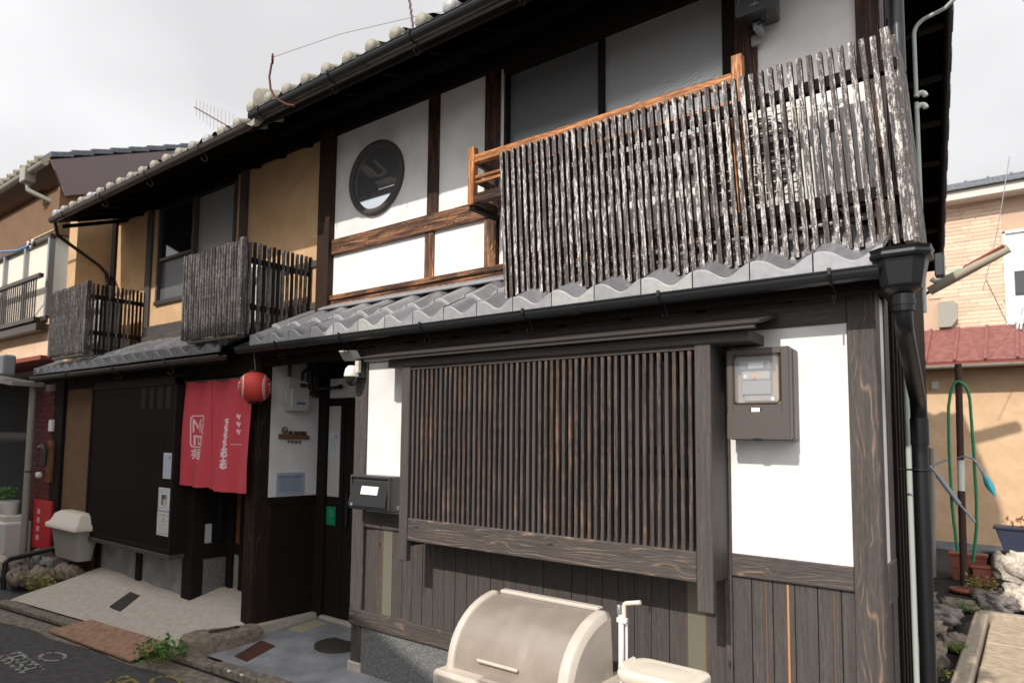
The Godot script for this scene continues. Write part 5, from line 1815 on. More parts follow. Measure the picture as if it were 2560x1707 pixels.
func electricity_meter():
	var T := thing("electricity_meter", V(-0.99, 1.64, 0.0), "brown electricity meter box with clear window on the white wall by the corner post", "electricity meter")
	var x0 := -1.122; var x1 := -0.838; var y0 := 1.634; var y1 := 2.068; var zf := 0.128
	var g := G.new()
	# casing: back box and a softer front cover with window hole
	g.box(V(x0 - 0.006, y0 - 0.004, -0.018), V(x1 + 0.004, y1 - 0.004, 0.075), 0.008)
	part("back_box", g, "meter_brown", T)
	g = G.new()
	var wx0 := -1.088; var wx1 := -0.878; var wy0 := 1.80; var wy1 := 2.035
	g.box(V(x0, y0, 0.075), V(wx0, y1, zf), 0.006); g.box(V(wx1, y0, 0.075), V(x1, y1, zf), 0.006)
	g.box(V(wx0 - 0.006, wy1, 0.0752), V(wx1 + 0.006, y1 - 0.0005, zf - 0.0006), 0.004)
	g.box(V(wx0 - 0.006, y0 + 0.1, 0.0752), V(wx1 + 0.006, wy0, zf - 0.0006), 0.004)
	g.box(V(wx0 - 0.006, y0 + 0.0005, 0.0752), V(wx1 + 0.006, y0 + 0.105, zf - 0.0009), 0.003)
	part("cover", g, "meter_brown", T)
	g = G.new()
	g.prism(PackedVector2Array([Vector2(x0 + 0.002, y0 + 0.0), Vector2(x1 - 0.002, y0), Vector2(x1 - 0.004, y0 + 0.12), Vector2(x0 + 0.004, y0 + 0.12)]), 0.1, zf + 0.004)
	part("lower_cover", g, "meter_brown", T)
	g = G.new()
	var o := rrect(wx0, wy0, wx1, wy1, 0.022); var inn := rrect(wx0 + 0.007, wy0 + 0.007, wx1 - 0.007, wy1 - 0.007, 0.016)
	for i in o.size():
		var j := (i + 1) % o.size()
		g.quad(V(o[i].x, o[i].y, zf + 0.002), V(o[j].x, o[j].y, zf + 0.002), V(inn[j].x, inn[j].y, zf + 0.002), V(inn[i].x, inn[i].y, zf + 0.002))
		g.quad(V(inn[i].x, inn[i].y, zf + 0.002), V(inn[j].x, inn[j].y, zf + 0.002), V(inn[j].x, inn[j].y, zf - 0.04), V(inn[i].x, inn[i].y, zf - 0.04))
		g.quad(V(o[j].x, o[j].y, zf + 0.002), V(o[i].x, o[i].y, zf + 0.002), V(o[i].x, o[i].y, zf - 0.004), V(o[j].x, o[j].y, zf - 0.004))
	part("window_gasket", g, "meter_edge", T)
	g = G.new()
	g.prism(rrect(wx0 + 0.006, wy0 + 0.006, wx1 - 0.006, wy1 - 0.006, 0.016), zf - 0.004, zf - 0.001)
	part("window", g, "glass", T)
	bx("mounting_board", V(wx0, wy0, 0.074), V(wx1, wy1, 0.079), "meter_board", T, 0.0)
	var Mt := sub("meter", V(-0.99, 1.92, 0.09), T)
	bx("body", V(-1.062, 1.845, 0.079), V(-0.925, 2.012, 0.100), "meter_grey", Mt, 0.005)
	bx("top_cover", V(-1.064, 1.965, 0.1), V(-0.925, 2.012, 0.108), "galvanized", Mt, 0.004)
	bx("name_plate", V(-1.025, 1.972, 0.108), V(-0.957, 2.0, 0.1095), "label_white", Mt, 0.0)
	bx("dial_strip", V(-1.055, 1.918, 0.1), V(-0.928, 1.955, 0.106), "silver_strip", Mt, 0.003)
	bx("display", V(-1.022, 1.930, 0.106), V(-0.965, 1.947, 0.1075), "amber", Mt, 0.0)
	g = G.new()
	var poly := PackedVector2Array()
	for i in 16: poly.append(Vector2(-1.040 + cos(TAU * i / 16) * 0.009, 1.936 + sin(TAU * i / 16) * 0.009))
	g.prism(poly, 0.106, 0.1072)
	part("seal_dot", g, "label_white", Mt)
	bx("red_mark", V(-1.004, 1.9195, 0.106), V(-0.99, 1.925, 0.1075), "red_sign", Mt, 0.0)
	bx("terminal_cover", V(-1.05, 1.815, 0.079), V(-0.912, 1.842, 0.094), "meter_grey", Mt, 0.003)
	for i in 5:
		bx("terminal_slot", V(-1.03 + i * 0.02, 1.818, 0.094), V(-1.022 + i * 0.02, 1.838, 0.0952), "meter_board", Mt, 0.0)
	bx("tag", V(-0.928, 1.817, 0.0955), V(-0.911, 1.834, 0.097), "label_white", Mt, 0.0)
	bx("label", V(-1.008, 1.763, zf), V(-0.97, 1.782, zf + 0.0015), "label_white", T, 0.0)
	g = G.new()
	g.box(V(-1.016, 1.768, zf), V(-1.009, 1.781, zf + 0.003), 0.001); g.box(V(-0.969, 1.768, zf), V(-0.962, 1.781, zf + 0.003), 0.001)
	part("label_clip", g, "meter_edge", T)
	bx("latch", V(-1.0, 1.626, 0.10), V(-0.965, 1.640, 0.134), "black_plastic", T, 0.003)

func mailbox():
	var T := thing("mailbox", V(-3.5, 1.1, 0.1), "dark grey mailbox with white name label on the narrow white wall panel", "mailbox")
	var x0 := -3.80; var x1 := -3.405; var zf := 0.135
	bx("body", V(x0, 1.095, -0.015), V(x1, 1.342, zf - 0.02), "mailbox_grey", T, 0.006)
	bx("top_lip", V(x0, 1.325, zf - 0.022), V(x1, 1.343, zf), "mailbox_grey", T, 0.003)
	bx("side_lip", V(x0, 1.1, zf - 0.022), V(x0 + 0.012, 1.33, zf), "mailbox_grey", T, 0.003)
	bx("side_lip", V(x1 - 0.012, 1.1, zf - 0.022), V(x1, 1.33, zf), "mailbox_grey", T, 0.003)
	var g := G.new()
	g.prism(PackedVector2Array([Vector2(-0.095, 1.295), Vector2(-0.118, 1.30), Vector2(-0.165, 1.13), Vector2(-0.155, 1.105), Vector2(-0.10, 1.105)]), x0 + 0.013, x1 - 0.013, Transform3D(Basis(V(0, 0, -1), V(0, 1, 0), V(1, 0, 0)), V(0, 0, 0)))
	part("flap", g, "mailbox_flap", T)
	g = G.new()
	g.X = Transform3D(Basis(Vector3.RIGHT, 0.27 - PI * 0.0), V(-3.6, 1.235, 0.1385))
	g.X = Transform3D(Basis(V(1, 0, 0), V(0, 0.9639, -0.2664), V(0, 0.2664, 0.9639)), V(-3.595, 1.238, 0.1365))
	g.box(V(-0.085, -0.03, -0.002), V(0.085, 0.03, 0.002), 0.001)
	part("name_label", g, "label_white", T)
	g = G.new()
	g.tube(arc(V(-3.61, 1.118, 0.165), 0.010, 0, TAU, 10, V(1, 0, 0), V(0, 1, 0)), 0.004, 6, false)
	part("latch", g, "iron", T)
	bx("number_tag", V(x1 - 0.012, 1.112, 0.02), V(x1 + 0.0015, 1.138, 0.05), "meter_grey", T, 0.0)
	bx("flap_tag", V(-3.755, 1.127, 0.158), V(-3.738, 1.145, 0.168), "meter_grey", T, 0.0)

func camera_set():
	var T := thing("security_camera", V(-3.85, 2.1, 0.08), "white dome security camera with black globe on the entrance post", "security camera")
	var g := G.new()
	g.lathe([Vector2(0.052, 2.065), Vector2(0.06, 2.068), Vector2(0.058, 2.09), Vector2(0.05, 2.125), Vector2(0.03, 2.15), Vector2(0.001, 2.153)], V(-3.87, 0, 0.085), 20)
	part("housing", g, "plastic_white", T)
	g = G.new()
	g.lathe([Vector2(0.001, 1.998), Vector2(0.02, 2.002), Vector2(0.038, 2.018), Vector2(0.047, 2.042), Vector2(0.048, 2.068)], V(-3.87, 0, 0.085), 18)
	part("globe", g, "black_plastic", T)
	bx("mount", V(-3.86, 2.06, 0.0), V(-3.80, 2.20, 0.06), "iron", T)
	bx("antenna_box", V(-3.835, 2.095, 0.06), V(-3.795, 2.185, 0.09), "plastic_cream", T, 0.004)
	var S := thing("solar_panel", V(-3.87, 2.22, 0.12), "small tilted solar panel above the dome camera", "solar panel")
	g = G.new()
	g.X = Transform3D(Basis.from_euler(Vector3(0.95, 0.35, 0.0)), V(-3.875, 2.225, 0.10))
	g.box(V(-0.075, -0.055, -0.006), V(0.075, 0.055, 0.004), 0.003)
	part("frame", g, "cream_paint", S)
	var g2 := G.new(); g2.X = g.X
	g2.box(V(-0.066, -0.046, 0.004), V(0.066, 0.046, 0.006), 0.0)
	part("cell", g2, "solar", S)
	g2 = G.new()
	g2.tube([V(-3.85, 2.2, 0.03), V(-3.87, 2.22, 0.09)], 0.008, 8)
	part("arm", g2, "iron", S)

func speaker():
	var T := thing("loudspeaker", V(-1.07, 3.9, -0.25), "dark grey wall loudspeaker under the eave beside the wide window", "loudspeaker")
	var g := G.new()
	var o := rrect(-0.098, 0.0, 0.098, 0.34, 0.018)
	g.prism(o, 0.0, 0.012, Transform3D(Basis(), V(-1.065, 3.965, -0.25)))
	part("grille", g, "speaker_grey", T)
	g = G.new()
	var lo := []; var hi := []
	for z in [[-0.20, 0.80], [-0.06, 0.98], [0.0, 1.0]]:
		var row := []
		for q in o: row.append(V(-1.065 + q.x * z[1], 3.965 + 0.17 + (q.y - 0.17) * (0.5 + 0.5 * z[1]), -0.25 + z[0]))
		row.append(row[0])
		lo.append(row)
	g.grid(lo, false, false)
	g.quad(lo[0][0] * 1.0, lo[0][6], lo[0][12], lo[0][18])
	part("cabinet", g, "black_plastic", T)
	for s in [-1, 1]:
		g = G.new()
		g.tube([V(-1.065 + s * 0.05, 4.30, -0.237), V(-1.065 + s * 0.08, 4.03, -0.237)], 0.0012, 4)
		part("grille_line", g, "meter_grey", T)
	# small script emblem
	g = G.new()
	var pts := [V(-0.022, 0.0, 0), V(-0.017, 0.006, 0), V(-0.014, 0.0, 0), V(-0.008, 0.006, 0), V(-0.005, 0.0, 0), V(0.008, 0.018, 0), V(-0.002, 0.0, 0), V(0.006, 0.005, 0), V(0.010, 0.0, 0), V(0.016, 0.005, 0), V(0.022, 0.0, 0)]
	var pp := []
	for q in pts: pp.append(q + V(-1.062, 4.005, -0.237))
	g.tube(pp, 0.0011, 4)
	part("emblem", g, "label_white", T)
	g = G.new()
	g.box(V(-1.10, 3.925, -0.44), V(-1.06, 3.965, -0.34), 0.004)
	g.box(V(-1.14, 3.89, -0.47), V(-1.09, 3.95, -0.44), 0.004)
	part("bracket", g, "galvanized", T)
	g = G.new()
	g.tube([V(-1.08, 3.95, -0.35), V(-1.02, 3.93, -0.30), V(-1.015, 3.955, -0.27)], 0.006, 6)
	part("cable", g, "wire_black", T)

func gas_meter():
	var T := thing("gas_meter", V(-5.08, 1.95, -0.34), "grey gas meter with pipes on the white side wall of the entrance", "gas meter")
	var xw := -5.142
	var f := Transform3D(Basis(V(0, 0, -1), V(0, 1, 0), V(1, 0, 0)), V(xw, 0, 0))   # local x = depth into the recess, z = off the wall
	var g := G.new()
	g.prism(PackedVector2Array([Vector2(0.23, 2.02), Vector2(0.23, 1.90), Vector2(0.26, 1.845), Vector2(0.44, 1.845), Vector2(0.47, 1.90), Vector2(0.47, 2.02), Vector2(0.45, 2.035), Vector2(0.25, 2.035)]), 0.02, 0.075, f)
	part("body", g, "gas_grey", T)
	g = G.new()
	g.prism(PackedVector2Array([Vector2(0.275, 2.045), Vector2(0.275, 1.88), Vector2(0.30, 1.85), Vector2(0.43, 1.85), Vector2(0.46, 1.88), Vector2(0.46, 2.045)]), 0.075, 0.105, f)
	part("front_plate", g, "gas_grey", T)
	g = G.new()
	g.prism(PackedVector2Array([Vector2(0.25, 2.15), Vector2(0.25, 2.035), Vector2(0.46, 2.035), Vector2(0.46, 2.12), Vector2(0.36, 2.13)]), 0.02, 0.08, f)
	part("counter_head", g, "gas_grey", T)
	g = G.new()
	g.prism(PackedVector2Array([Vector2(0.37, 2.065), Vector2(0.45, 2.065), Vector2(0.45, 2.10), Vector2(0.37, 2.10)]), 0.08, 0.083, f)
	part("dial", g, "rust_dark", T)
	g = G.new()
	g.prism(PackedVector2Array([Vector2(0.32, 1.905), Vector2(0.42, 1.905), Vector2(0.42, 1.925), Vector2(0.32, 1.925)]), 0.105, 0.1065, f)
	part("blue_label", g, "blue_label", T)
	g = G.new()
	g.tube([V(xw + 0.05, 2.14, -0.27), V(xw + 0.05, 2.36, -0.27)], 0.014, 8)
	part("pipe", g, "gas_pipe", T); g = G.new()
	g.tube([V(xw + 0.05, 2.12, -0.42), V(xw + 0.05, 2.2, -0.42), V(xw + 0.05, 2.23, -0.46), V(xw + 0.05, 2.22, -0.50), V(xw + 0.05, 2.04, -0.52), V(xw + 0.05, 2.0, -0.55), V(xw + 0.05, 2.0, -0.64)], 0.016, 8)
	part("pipe", g, "gas_pipe", T); g = G.new()
	g.tube([V(xw + 0.04, 2.36, -0.57), V(xw + 0.04, 2.10, -0.57), V(xw + 0.05, 2.07, -0.60), V(xw + 0.12, 2.07, -0.64)], 0.014, 8)
	g.tube([V(xw + 0.12, 2.07, -0.64), V(xw + 0.30, 2.075, -0.64)], 0.014, 8)
	part("pipe", g, "gas_pipe", T)
	g = G.new()
	g.box(V(xw, 2.0, -0.64), V(xw + 0.03, 2.33, -0.50), 0.004)
	part("pipe_board", g, "gas_pipe", T)
	g = G.new()
	g.tube([V(xw + 0.30, 2.075, -0.64), V(xw + 0.35, 2.08, -0.62)], 0.02, 10)
	part("spotlight", g, "iron", T)

# ------------------------------------------------------------------ curtain, lantern, notices
func entrance_things():
	noren()
	lantern()
	# NO SMOKING sign on the side wall (faces right)
	var xw := -5.142
	var side := Basis(V(0, 0, -1), V(0, 1, 0), V(1, 0, 0))
	var T := thing("no_smoking_sign", V(xw, 1.62, -0.38), "small brown cut-out sign reading NO SMOKING on the white side wall", "sign")
	var g := G.new()
	g.prism(PackedVector2Array([Vector2(0.205, 1.59), Vector2(0.55, 1.59), Vector2(0.55, 1.625), Vector2(0.205, 1.635)]), 0.004, 0.018, Transform3D(side, V(xw, 0, 0)))
	part("bar", g, "sign_brown", T)
	var tm := text_mesh("NO SMOKING", 0.052, 0.008, "glyph_brown")
	inst("lettering", tm, Transform3D(side * Basis.from_scale(V(0.62, 1, 1)), V(xw + 0.012, 1.645, -0.415)), T)
	g = G.new()
	var ring := arc(V(xw + 0.012, 1.667, -0.267), 0.030, 0, TAU, 18, V(0, 0, 1), V(0, 1, 0))
	g.tube(ring, 0.005, 6, false)
	g.tube([V(xw + 0.012, 1.647, -0.285), V(xw + 0.012, 1.687, -0.249)], 0.004, 6)
	g.tube([V(xw + 0.012, 1.664, -0.290), V(xw + 0.012, 1.660, -0.250)], 0.005, 6)
	part("symbol", g, "glyph_brown", T)
	for i in 4:
		g = G.new()
		g.X = Transform3D(side, V(xw, 0, 0))
		var bx0 := 0.30 + i * 0.043
		var segs: Array = [[[0.0, 0.026, 0.032, 0.026], [0.004, 0.014, 0.028, 0.014], [0.016, 0.03, 0.016, 0.0]], [[0.002, 0.0, 0.002, 0.028], [0.002, 0.026, 0.03, 0.026], [0.03, 0.028, 0.03, 0.0], [0.002, 0.012, 0.03, 0.012]], [[0.008, 0.03, 0.004, 0.0], [0.012, 0.022, 0.032, 0.022], [0.02, 0.03, 0.02, 0.0], [0.012, 0.008, 0.032, 0.008]], [[0.0, 0.02, 0.032, 0.024], [0.016, 0.03, 0.0, 0.0], [0.012, 0.012, 0.032, 0.0]]][i]
		for s in segs:
			g.tube([V(bx0 + s[0], 1.55 + s[1], 0.010), V(bx0 + s[2], 1.55 + s[3], 0.010)], 0.0035, 4)
		part("character", g, "glyph_brown", T)
	# price notice in a clear sleeve
	var im := blank(256, 256, c8(178, 196, 216))
	im.fill_rect(Rect2i(0, 0, 256, 36), c8(84, 132, 182))
	im.fill_rect(Rect2i(100, 0, 84, 36), c8(120, 160, 204))
	for q in 5:
		squiggle(im, 26, 58 + q * 42, 62, 7, c8(96, 108, 122))
		squiggle(im, 118 + (q % 2) * 12, 58 + q * 42, 96 - (q % 2) * 20, 7, c8(104, 114, 128))
		im.fill_rect(Rect2i(0, 78 + q * 42, 256, 2), c8(200, 210, 222))
	print_mat("price_print", im)
	T = thing("price_notice", V(xw, 1.18, -0.36), "pale blue price table notice in a clear sleeve on the white side wall", "notice")
	g = G.new()
	g.quv(V(xw + 0.003, 1.112, -0.222), V(xw + 0.003, 1.112, -0.492), V(xw + 0.003, 1.262, -0.492), V(xw + 0.003, 1.262, -0.222))
	part("sheet", g, "price_print", T)
	g = G.new()
	g.prism(PackedVector2Array([Vector2(0.20, 1.082), Vector2(0.52, 1.082), Vector2(0.52, 1.288), Vector2(0.20, 1.288)]), 0.004, 0.006, Transform3D(side, V(xw, 0, 0)))
	part("sleeve", g, "clear_sleeve", T)
	# sticker on the door
	im = blank(96, 128, c8(20, 138, 92))
	for a in 40:
		var an := TAU * a / 40.0
		for r in [26.0, 18.0, 10.0]:
			var p := Vector2(48 + cos(an) * r, 46 + sin(an) * r)
			im.fill_rect(Rect2i(int(p.x), int(p.y), 3, 3), c8(110, 186, 158))
	squiggle(im, 24, 100, 48, 2, c8(120, 190, 164))
	print_mat("sticker_print", im, 0.4)
	g = G.new()
	g.quv(V(-5.028, 0.806, -0.6965), V(-4.90, 0.806, -0.6965), V(-4.90, 0.975, -0.6965), V(-5.028, 0.975, -0.6965))
	tag(part("door_sticker", g, "sticker_print"), "green rectangular sticker with a pale round emblem on the black door", "sticker")
	# faint notice on the glass strip
	im = blank(96, 160, c8(206, 208, 210))
	for q in 7: squiggle(im, 14, 50 + q * 15, 64, 3, c8(150, 164, 182))
	im.fill_rect(Rect2i(56, 18, 26, 22), c8(140, 160, 188))
	print_mat("faint_print", im)
	g = G.new()
	g.quv(V(-5.012, 1.44, -0.690), V(-4.875, 1.44, -0.690), V(-4.875, 1.66, -0.690), V(-5.012, 1.66, -0.690))
	tag(part("door_notice", g, "faint_print"), "faint printed notice behind the glass strip of the door", "notice")
	# three notices on the black lattice bay
	im = blank(64, 128, c8(192, 198, 208))
	for q in 11: squiggle(im, 10, 16 + q * 10, 44, 1, c8(140, 146, 156))
	im.fill_rect(Rect2i(38, 14, 14, 14), c8(110, 116, 128))
	print_mat("tall_print", im)
	im = blank(96, 128, c8(204, 208, 214))
	im.fill_rect(Rect2i(4, 4, 88, 120), c8(188, 194, 206)); im.fill_rect(Rect2i(10, 12, 76, 108), c8(210, 212, 216))
	im.fill_rect(Rect2i(22, 36, 44, 62), c8(132, 122, 116)); im.fill_rect(Rect2i(40, 60, 22, 40), c8(196, 188, 178)); im.fill_rect(Rect2i(28, 40, 22, 22), c8(84, 72, 66))
	squiggle(im, 14, 22, 66, 2, c8(140, 146, 156)); squiggle(im, 14, 110, 66, 2, c8(140, 146, 156))
	print_mat("photo_print", im)
	im = blank(96, 128, c8(206, 204, 200))
	im.fill_rect(Rect2i(6, 14, 84, 4), c8(176, 140, 120)); im.fill_rect(Rect2i(6, 116, 84, 3), c8(176, 140, 120))
	im.fill_rect(Rect2i(44, 30, 8, 12), c8(110, 108, 104))
	squiggle(im, 26, 50, 44, 2, c8(120, 118, 116))
	for q in 5: squiggle(im, 16, 66 + q * 9, 62, 1, c8(160, 158, 156))
	print_mat("menu_print", im)
	for q in [["tall_print", -6.49, 1.19, -6.325, 1.43, "narrow tall white notice, top one on the black lattice bay"], ["photo_print", -6.555, 0.875, -6.315, 1.09, "white notice with a small photo, middle one on the black lattice bay"], ["menu_print", -6.56, 0.64, -6.315, 0.86, "white notice with thin brown rules, lowest on the black lattice bay"]]:
		var N := thing("notice", V(q[1], q[2], 0.15), q[5], "notice", "notices on the black lattice bay")
		bx("backing", V(q[1] - 0.004, q[2] - 0.004, 0.1425), V(q[3] + 0.004, q[4] + 0.004, 0.1485), "label_white", N, 0.0)
		g = G.new()
		g.quv(V(q[1], q[2], 0.150), V(q[3], q[2], 0.150), V(q[3], q[4], 0.150), V(q[1], q[4], 0.150))
		part("print", g, q[0], N)

func noren():
	var im := blank(512, 448, c8(206, 44, 58))
	var wv := seam(256, 256, 0.2, 301, 2)
	for y in 448:
		for x in 512:
			var q := 1.0 + (wv[(y % 256) * 256 + x % 256] / 255.0 - 0.5) * 0.10
			im.set_pixel(x, y, Color(0.80 * q, 0.285 * q, 0.33 * q))
	var w := c8(232, 206, 208)
	# left panel: framed mark made of four blocky letters
	var fx := 52.0; var fy := 146.0; var q := 1.32
	var L := func(a: Array, r: float, col: Color):
		var pts := []
		for k in range(0, a.size(), 2): pts.append(Vector2(fx + a[k] * q, fy + a[k + 1] * q))
		stroke(im, pts, r, col)
	L.call([0, 92, 0, 8, 8, 0, 78, 0, 86, 8, 86, 92, 80, 100, 6, 100, 0, 92], 2.6, w)
	L.call([11, 51, 11, 13, 34, 40, 57, 13, 57, 51], 3.7, w)
	L.call([73, 28, 73, 51], 4.2, w)
	L.call([73, 11, 73, 15], 4.6, c8(236, 176, 176))
	L.call([15, 91, 15, 66, 38, 66], 5.2, w)
	L.call([50, 67, 73, 67, 73, 90, 50, 90, 50, 67], 4.4, w)
	# two characters below
	glyph(im, fx + 6, fy + 142, 46, 3.2, w, [[0, 0.15, 1, 0.15], [0.3, 0, 0.4, 0.15], [0.7, 0, 0.6, 0.15], [0.05, 0.35, 0.95, 0.35], [0.5, 0.15, 0.5, 0.55], [0.0, 0.55, 1.0, 0.55], [0.5, 0.55, 0.1, 0.85], [0.5, 0.55, 0.9, 0.85]])
	glyph(im, fx + 64, fy + 142, 46, 3.2, w, [[0.1, 0, 0.9, 0], [0.5, 0, 0.5, 0.25], [0, 0.25, 1, 0.25], [0.1, 0.25, 0.0, 0.85], [0.2, 0.42, 0.9, 0.42], [0.2, 0.62, 0.9, 0.62], [0.2, 0.85, 0.9, 0.85], [0.2, 0.42, 0.2, 0.85], [0.9, 0.42, 0.9, 0.85]])
	squiggle(im, int(fx + 14), int(fy + 196), 86, 1, c8(220, 150, 150))
	# right panel: a column of running script, and a shorter one
	var yy := 160.0
	for r in 4:
		glyph(im, 334 - r * 2.0, yy, 25, 3.0, w, [[0.1, 0.15, 0.9, 0.1], [0.7, 0.1, 0.2, 0.5], [0.2, 0.5, 0.95, 0.55], [0.95, 0.55, 0.6, 0.95], [0.6, 0.95, 0.2, 0.9]])
		yy += 29.0
	for r in 2:
		glyph(im, 318, yy, 40, 3.8, w, [[0.1, 0.2, 0.9, 0.15], [0.45, 0.0, 0.35, 0.9], [0.15, 0.5, 0.85, 0.4], [0.85, 0.4, 0.95, 0.8], [0.95, 0.8, 0.4, 0.95], [0.15, 0.5, 0.1, 0.85], [0.1, 0.85, 0.5, 0.6]])
		yy += 46.0
	yy = 142.0
	for r in 3:
		glyph(im, 402, yy, 22, 2.3, w, [[0.2, 0.0, 0.3, 0.6], [0.1, 0.3, 0.9, 0.2], [0.8, 0.2, 0.5, 0.9]])
		yy += 30.0
	stroke(im, [Vector2(378, 262), Vector2(436, 262)], 1.8, c8(226, 160, 160))
	im.generate_mipmaps()
	var m := StandardMaterial3D.new()
	m.albedo_texture = ImageTexture.create_from_image(im)
	m.roughness = 0.9
	m.backlight_enabled = true; m.backlight = Color(0.10, 0.03, 0.035)
	M["noren_cloth"] = m
	var T := thing("noren_curtain", V(-5.7, 2.1, 0.08), "red two-panel shop curtain with white lettering over the black entrance", "curtain")
	var x0 := -6.262; var x1 := -5.152; var xs := -5.79
	for pn in 2:
		var a := x0 if pn == 0 else xs + 0.004
		var b := xs - 0.004 if pn == 0 else x1
		var g := G.new()
		var rows := []
		for j in 25:
			var v := j / 24.0
			var row := []
			for i in 41:
				var u := i / 40.0
				var x := lerpf(a, b, u)
				var wav := (0.012 + 0.020 * v) * sin(x * 17.0 + v * 2.2) + 0.008 * v * sin(x * 43.0 + v * 5.0) + 0.012 * v * v
				var pinch := 0.014 * sin(v * PI) * (u - 0.5)
				row.append(V(x + pinch + (0.018 * v * v if pn == 0 else -0.012 * v * v) * (1.0 - u if pn else u), 2.12 - v * (0.985 if pn == 0 else 1.0) - 0.012 * v * sin(u * PI), 0.07 + wav))
			rows.append(row)
		g.grid(rows, true, true)
		# map the print across both panels
		for i in g.v.size():
			var p := g.v[i]
			g.t[i] = Vector2((p.x - x0) / (x1 - x0), (2.12 - p.y) / 1.0)
		part("panel", g, "noren_cloth", T)
	var gr := G.new()
	gr.tube([V(x0 - 0.06, 2.125, 0.065), V(x1 + 0.06, 2.125, 0.065)], 0.012, 10)
	part("rod", gr, "wood_dark", T)

func lantern():
	var im := blank(512, 256, c8(214, 70, 60))
	for y in 256:
		if y % 9 < 2: im.fill_rect(Rect2i(0, y, 512, 1), c8(200, 56, 48))
	var w := c8(232, 214, 204)
	for cx in [128, 384]:
		for r in [[96.0, 3.0], [86.0, 1.6]]:
			var pts := []
			for i in 49: pts.append(Vector2(cx + cos(TAU * i / 48) * r[0] * 0.82, 128 + sin(TAU * i / 48) * r[0]))
			stroke(im, pts, r[1], w)
		glyph(im, cx - 50, 66, 100, 5.0, w, [[0.15, 0.1, 0.85, 0.05], [0.6, 0.05, 0.2, 0.5], [0.1, 0.45, 0.9, 0.4], [0.5, 0.2, 0.45, 0.95], [0.85, 0.55, 0.6, 0.9], [0.15, 0.65, 0.35, 0.95]])
	im.generate_mipmaps()
	var m := StandardMaterial3D.new()
	m.albedo_texture = ImageTexture.create_from_image(im)
	m.roughness = 0.6
	m.backlight_enabled = true; m.backlight = Color(0.25, 0.05, 0.04)
	M["lantern_paper"] = m
	var c := V(-5.055, 2.03, 0.12)
	var T := thing("paper_lantern", c, "round red paper lantern hanging from the pent roof by the entrance", "lantern")
	var prof := []
	var n := 64
	for i in n + 1:
		var a := -PI / 2 * 0.86 + PI * 0.86 * i / n
		var r := 0.140 * pow(cos(a), 0.8) + 0.0022 * cos(i * TAU / 3.0)
		prof.append(Vector2(r, 0.128 * sin(a) / sin(PI / 2 * 0.86)))
	var g := G.new()
	g.X = Transform3D(Basis(Vector3.UP, 0.0), c)
	g.lathe(prof, Vector3.ZERO, 48, 0.85, TAU + 0.85)
	for i in g.t.size(): g.t[i] = Vector2(g.t[i].x, 1.0 - g.t[i].y)
	part("paper_shade", g, "lantern_paper", T)
	for s in [[0.122, 0.05], [-0.145, 0.055]]:
		g = G.new()
		g.lathe([Vector2(0.001, 0.0), Vector2(s[1], 0.0), Vector2(s[1] + 0.002, 0.012), Vector2(s[1], 0.022), Vector2(0.001, 0.023)], c + V(0, s[0], 0), 18)
		part("cap_ring", g, "black_plastic", T)
	g = G.new()
	g.tube([c + V(0, 0.14, 0), c + V(0.005, 0.33, 0.03)], 0.003, 6)
	part("cord", g, "wire_grey", T)

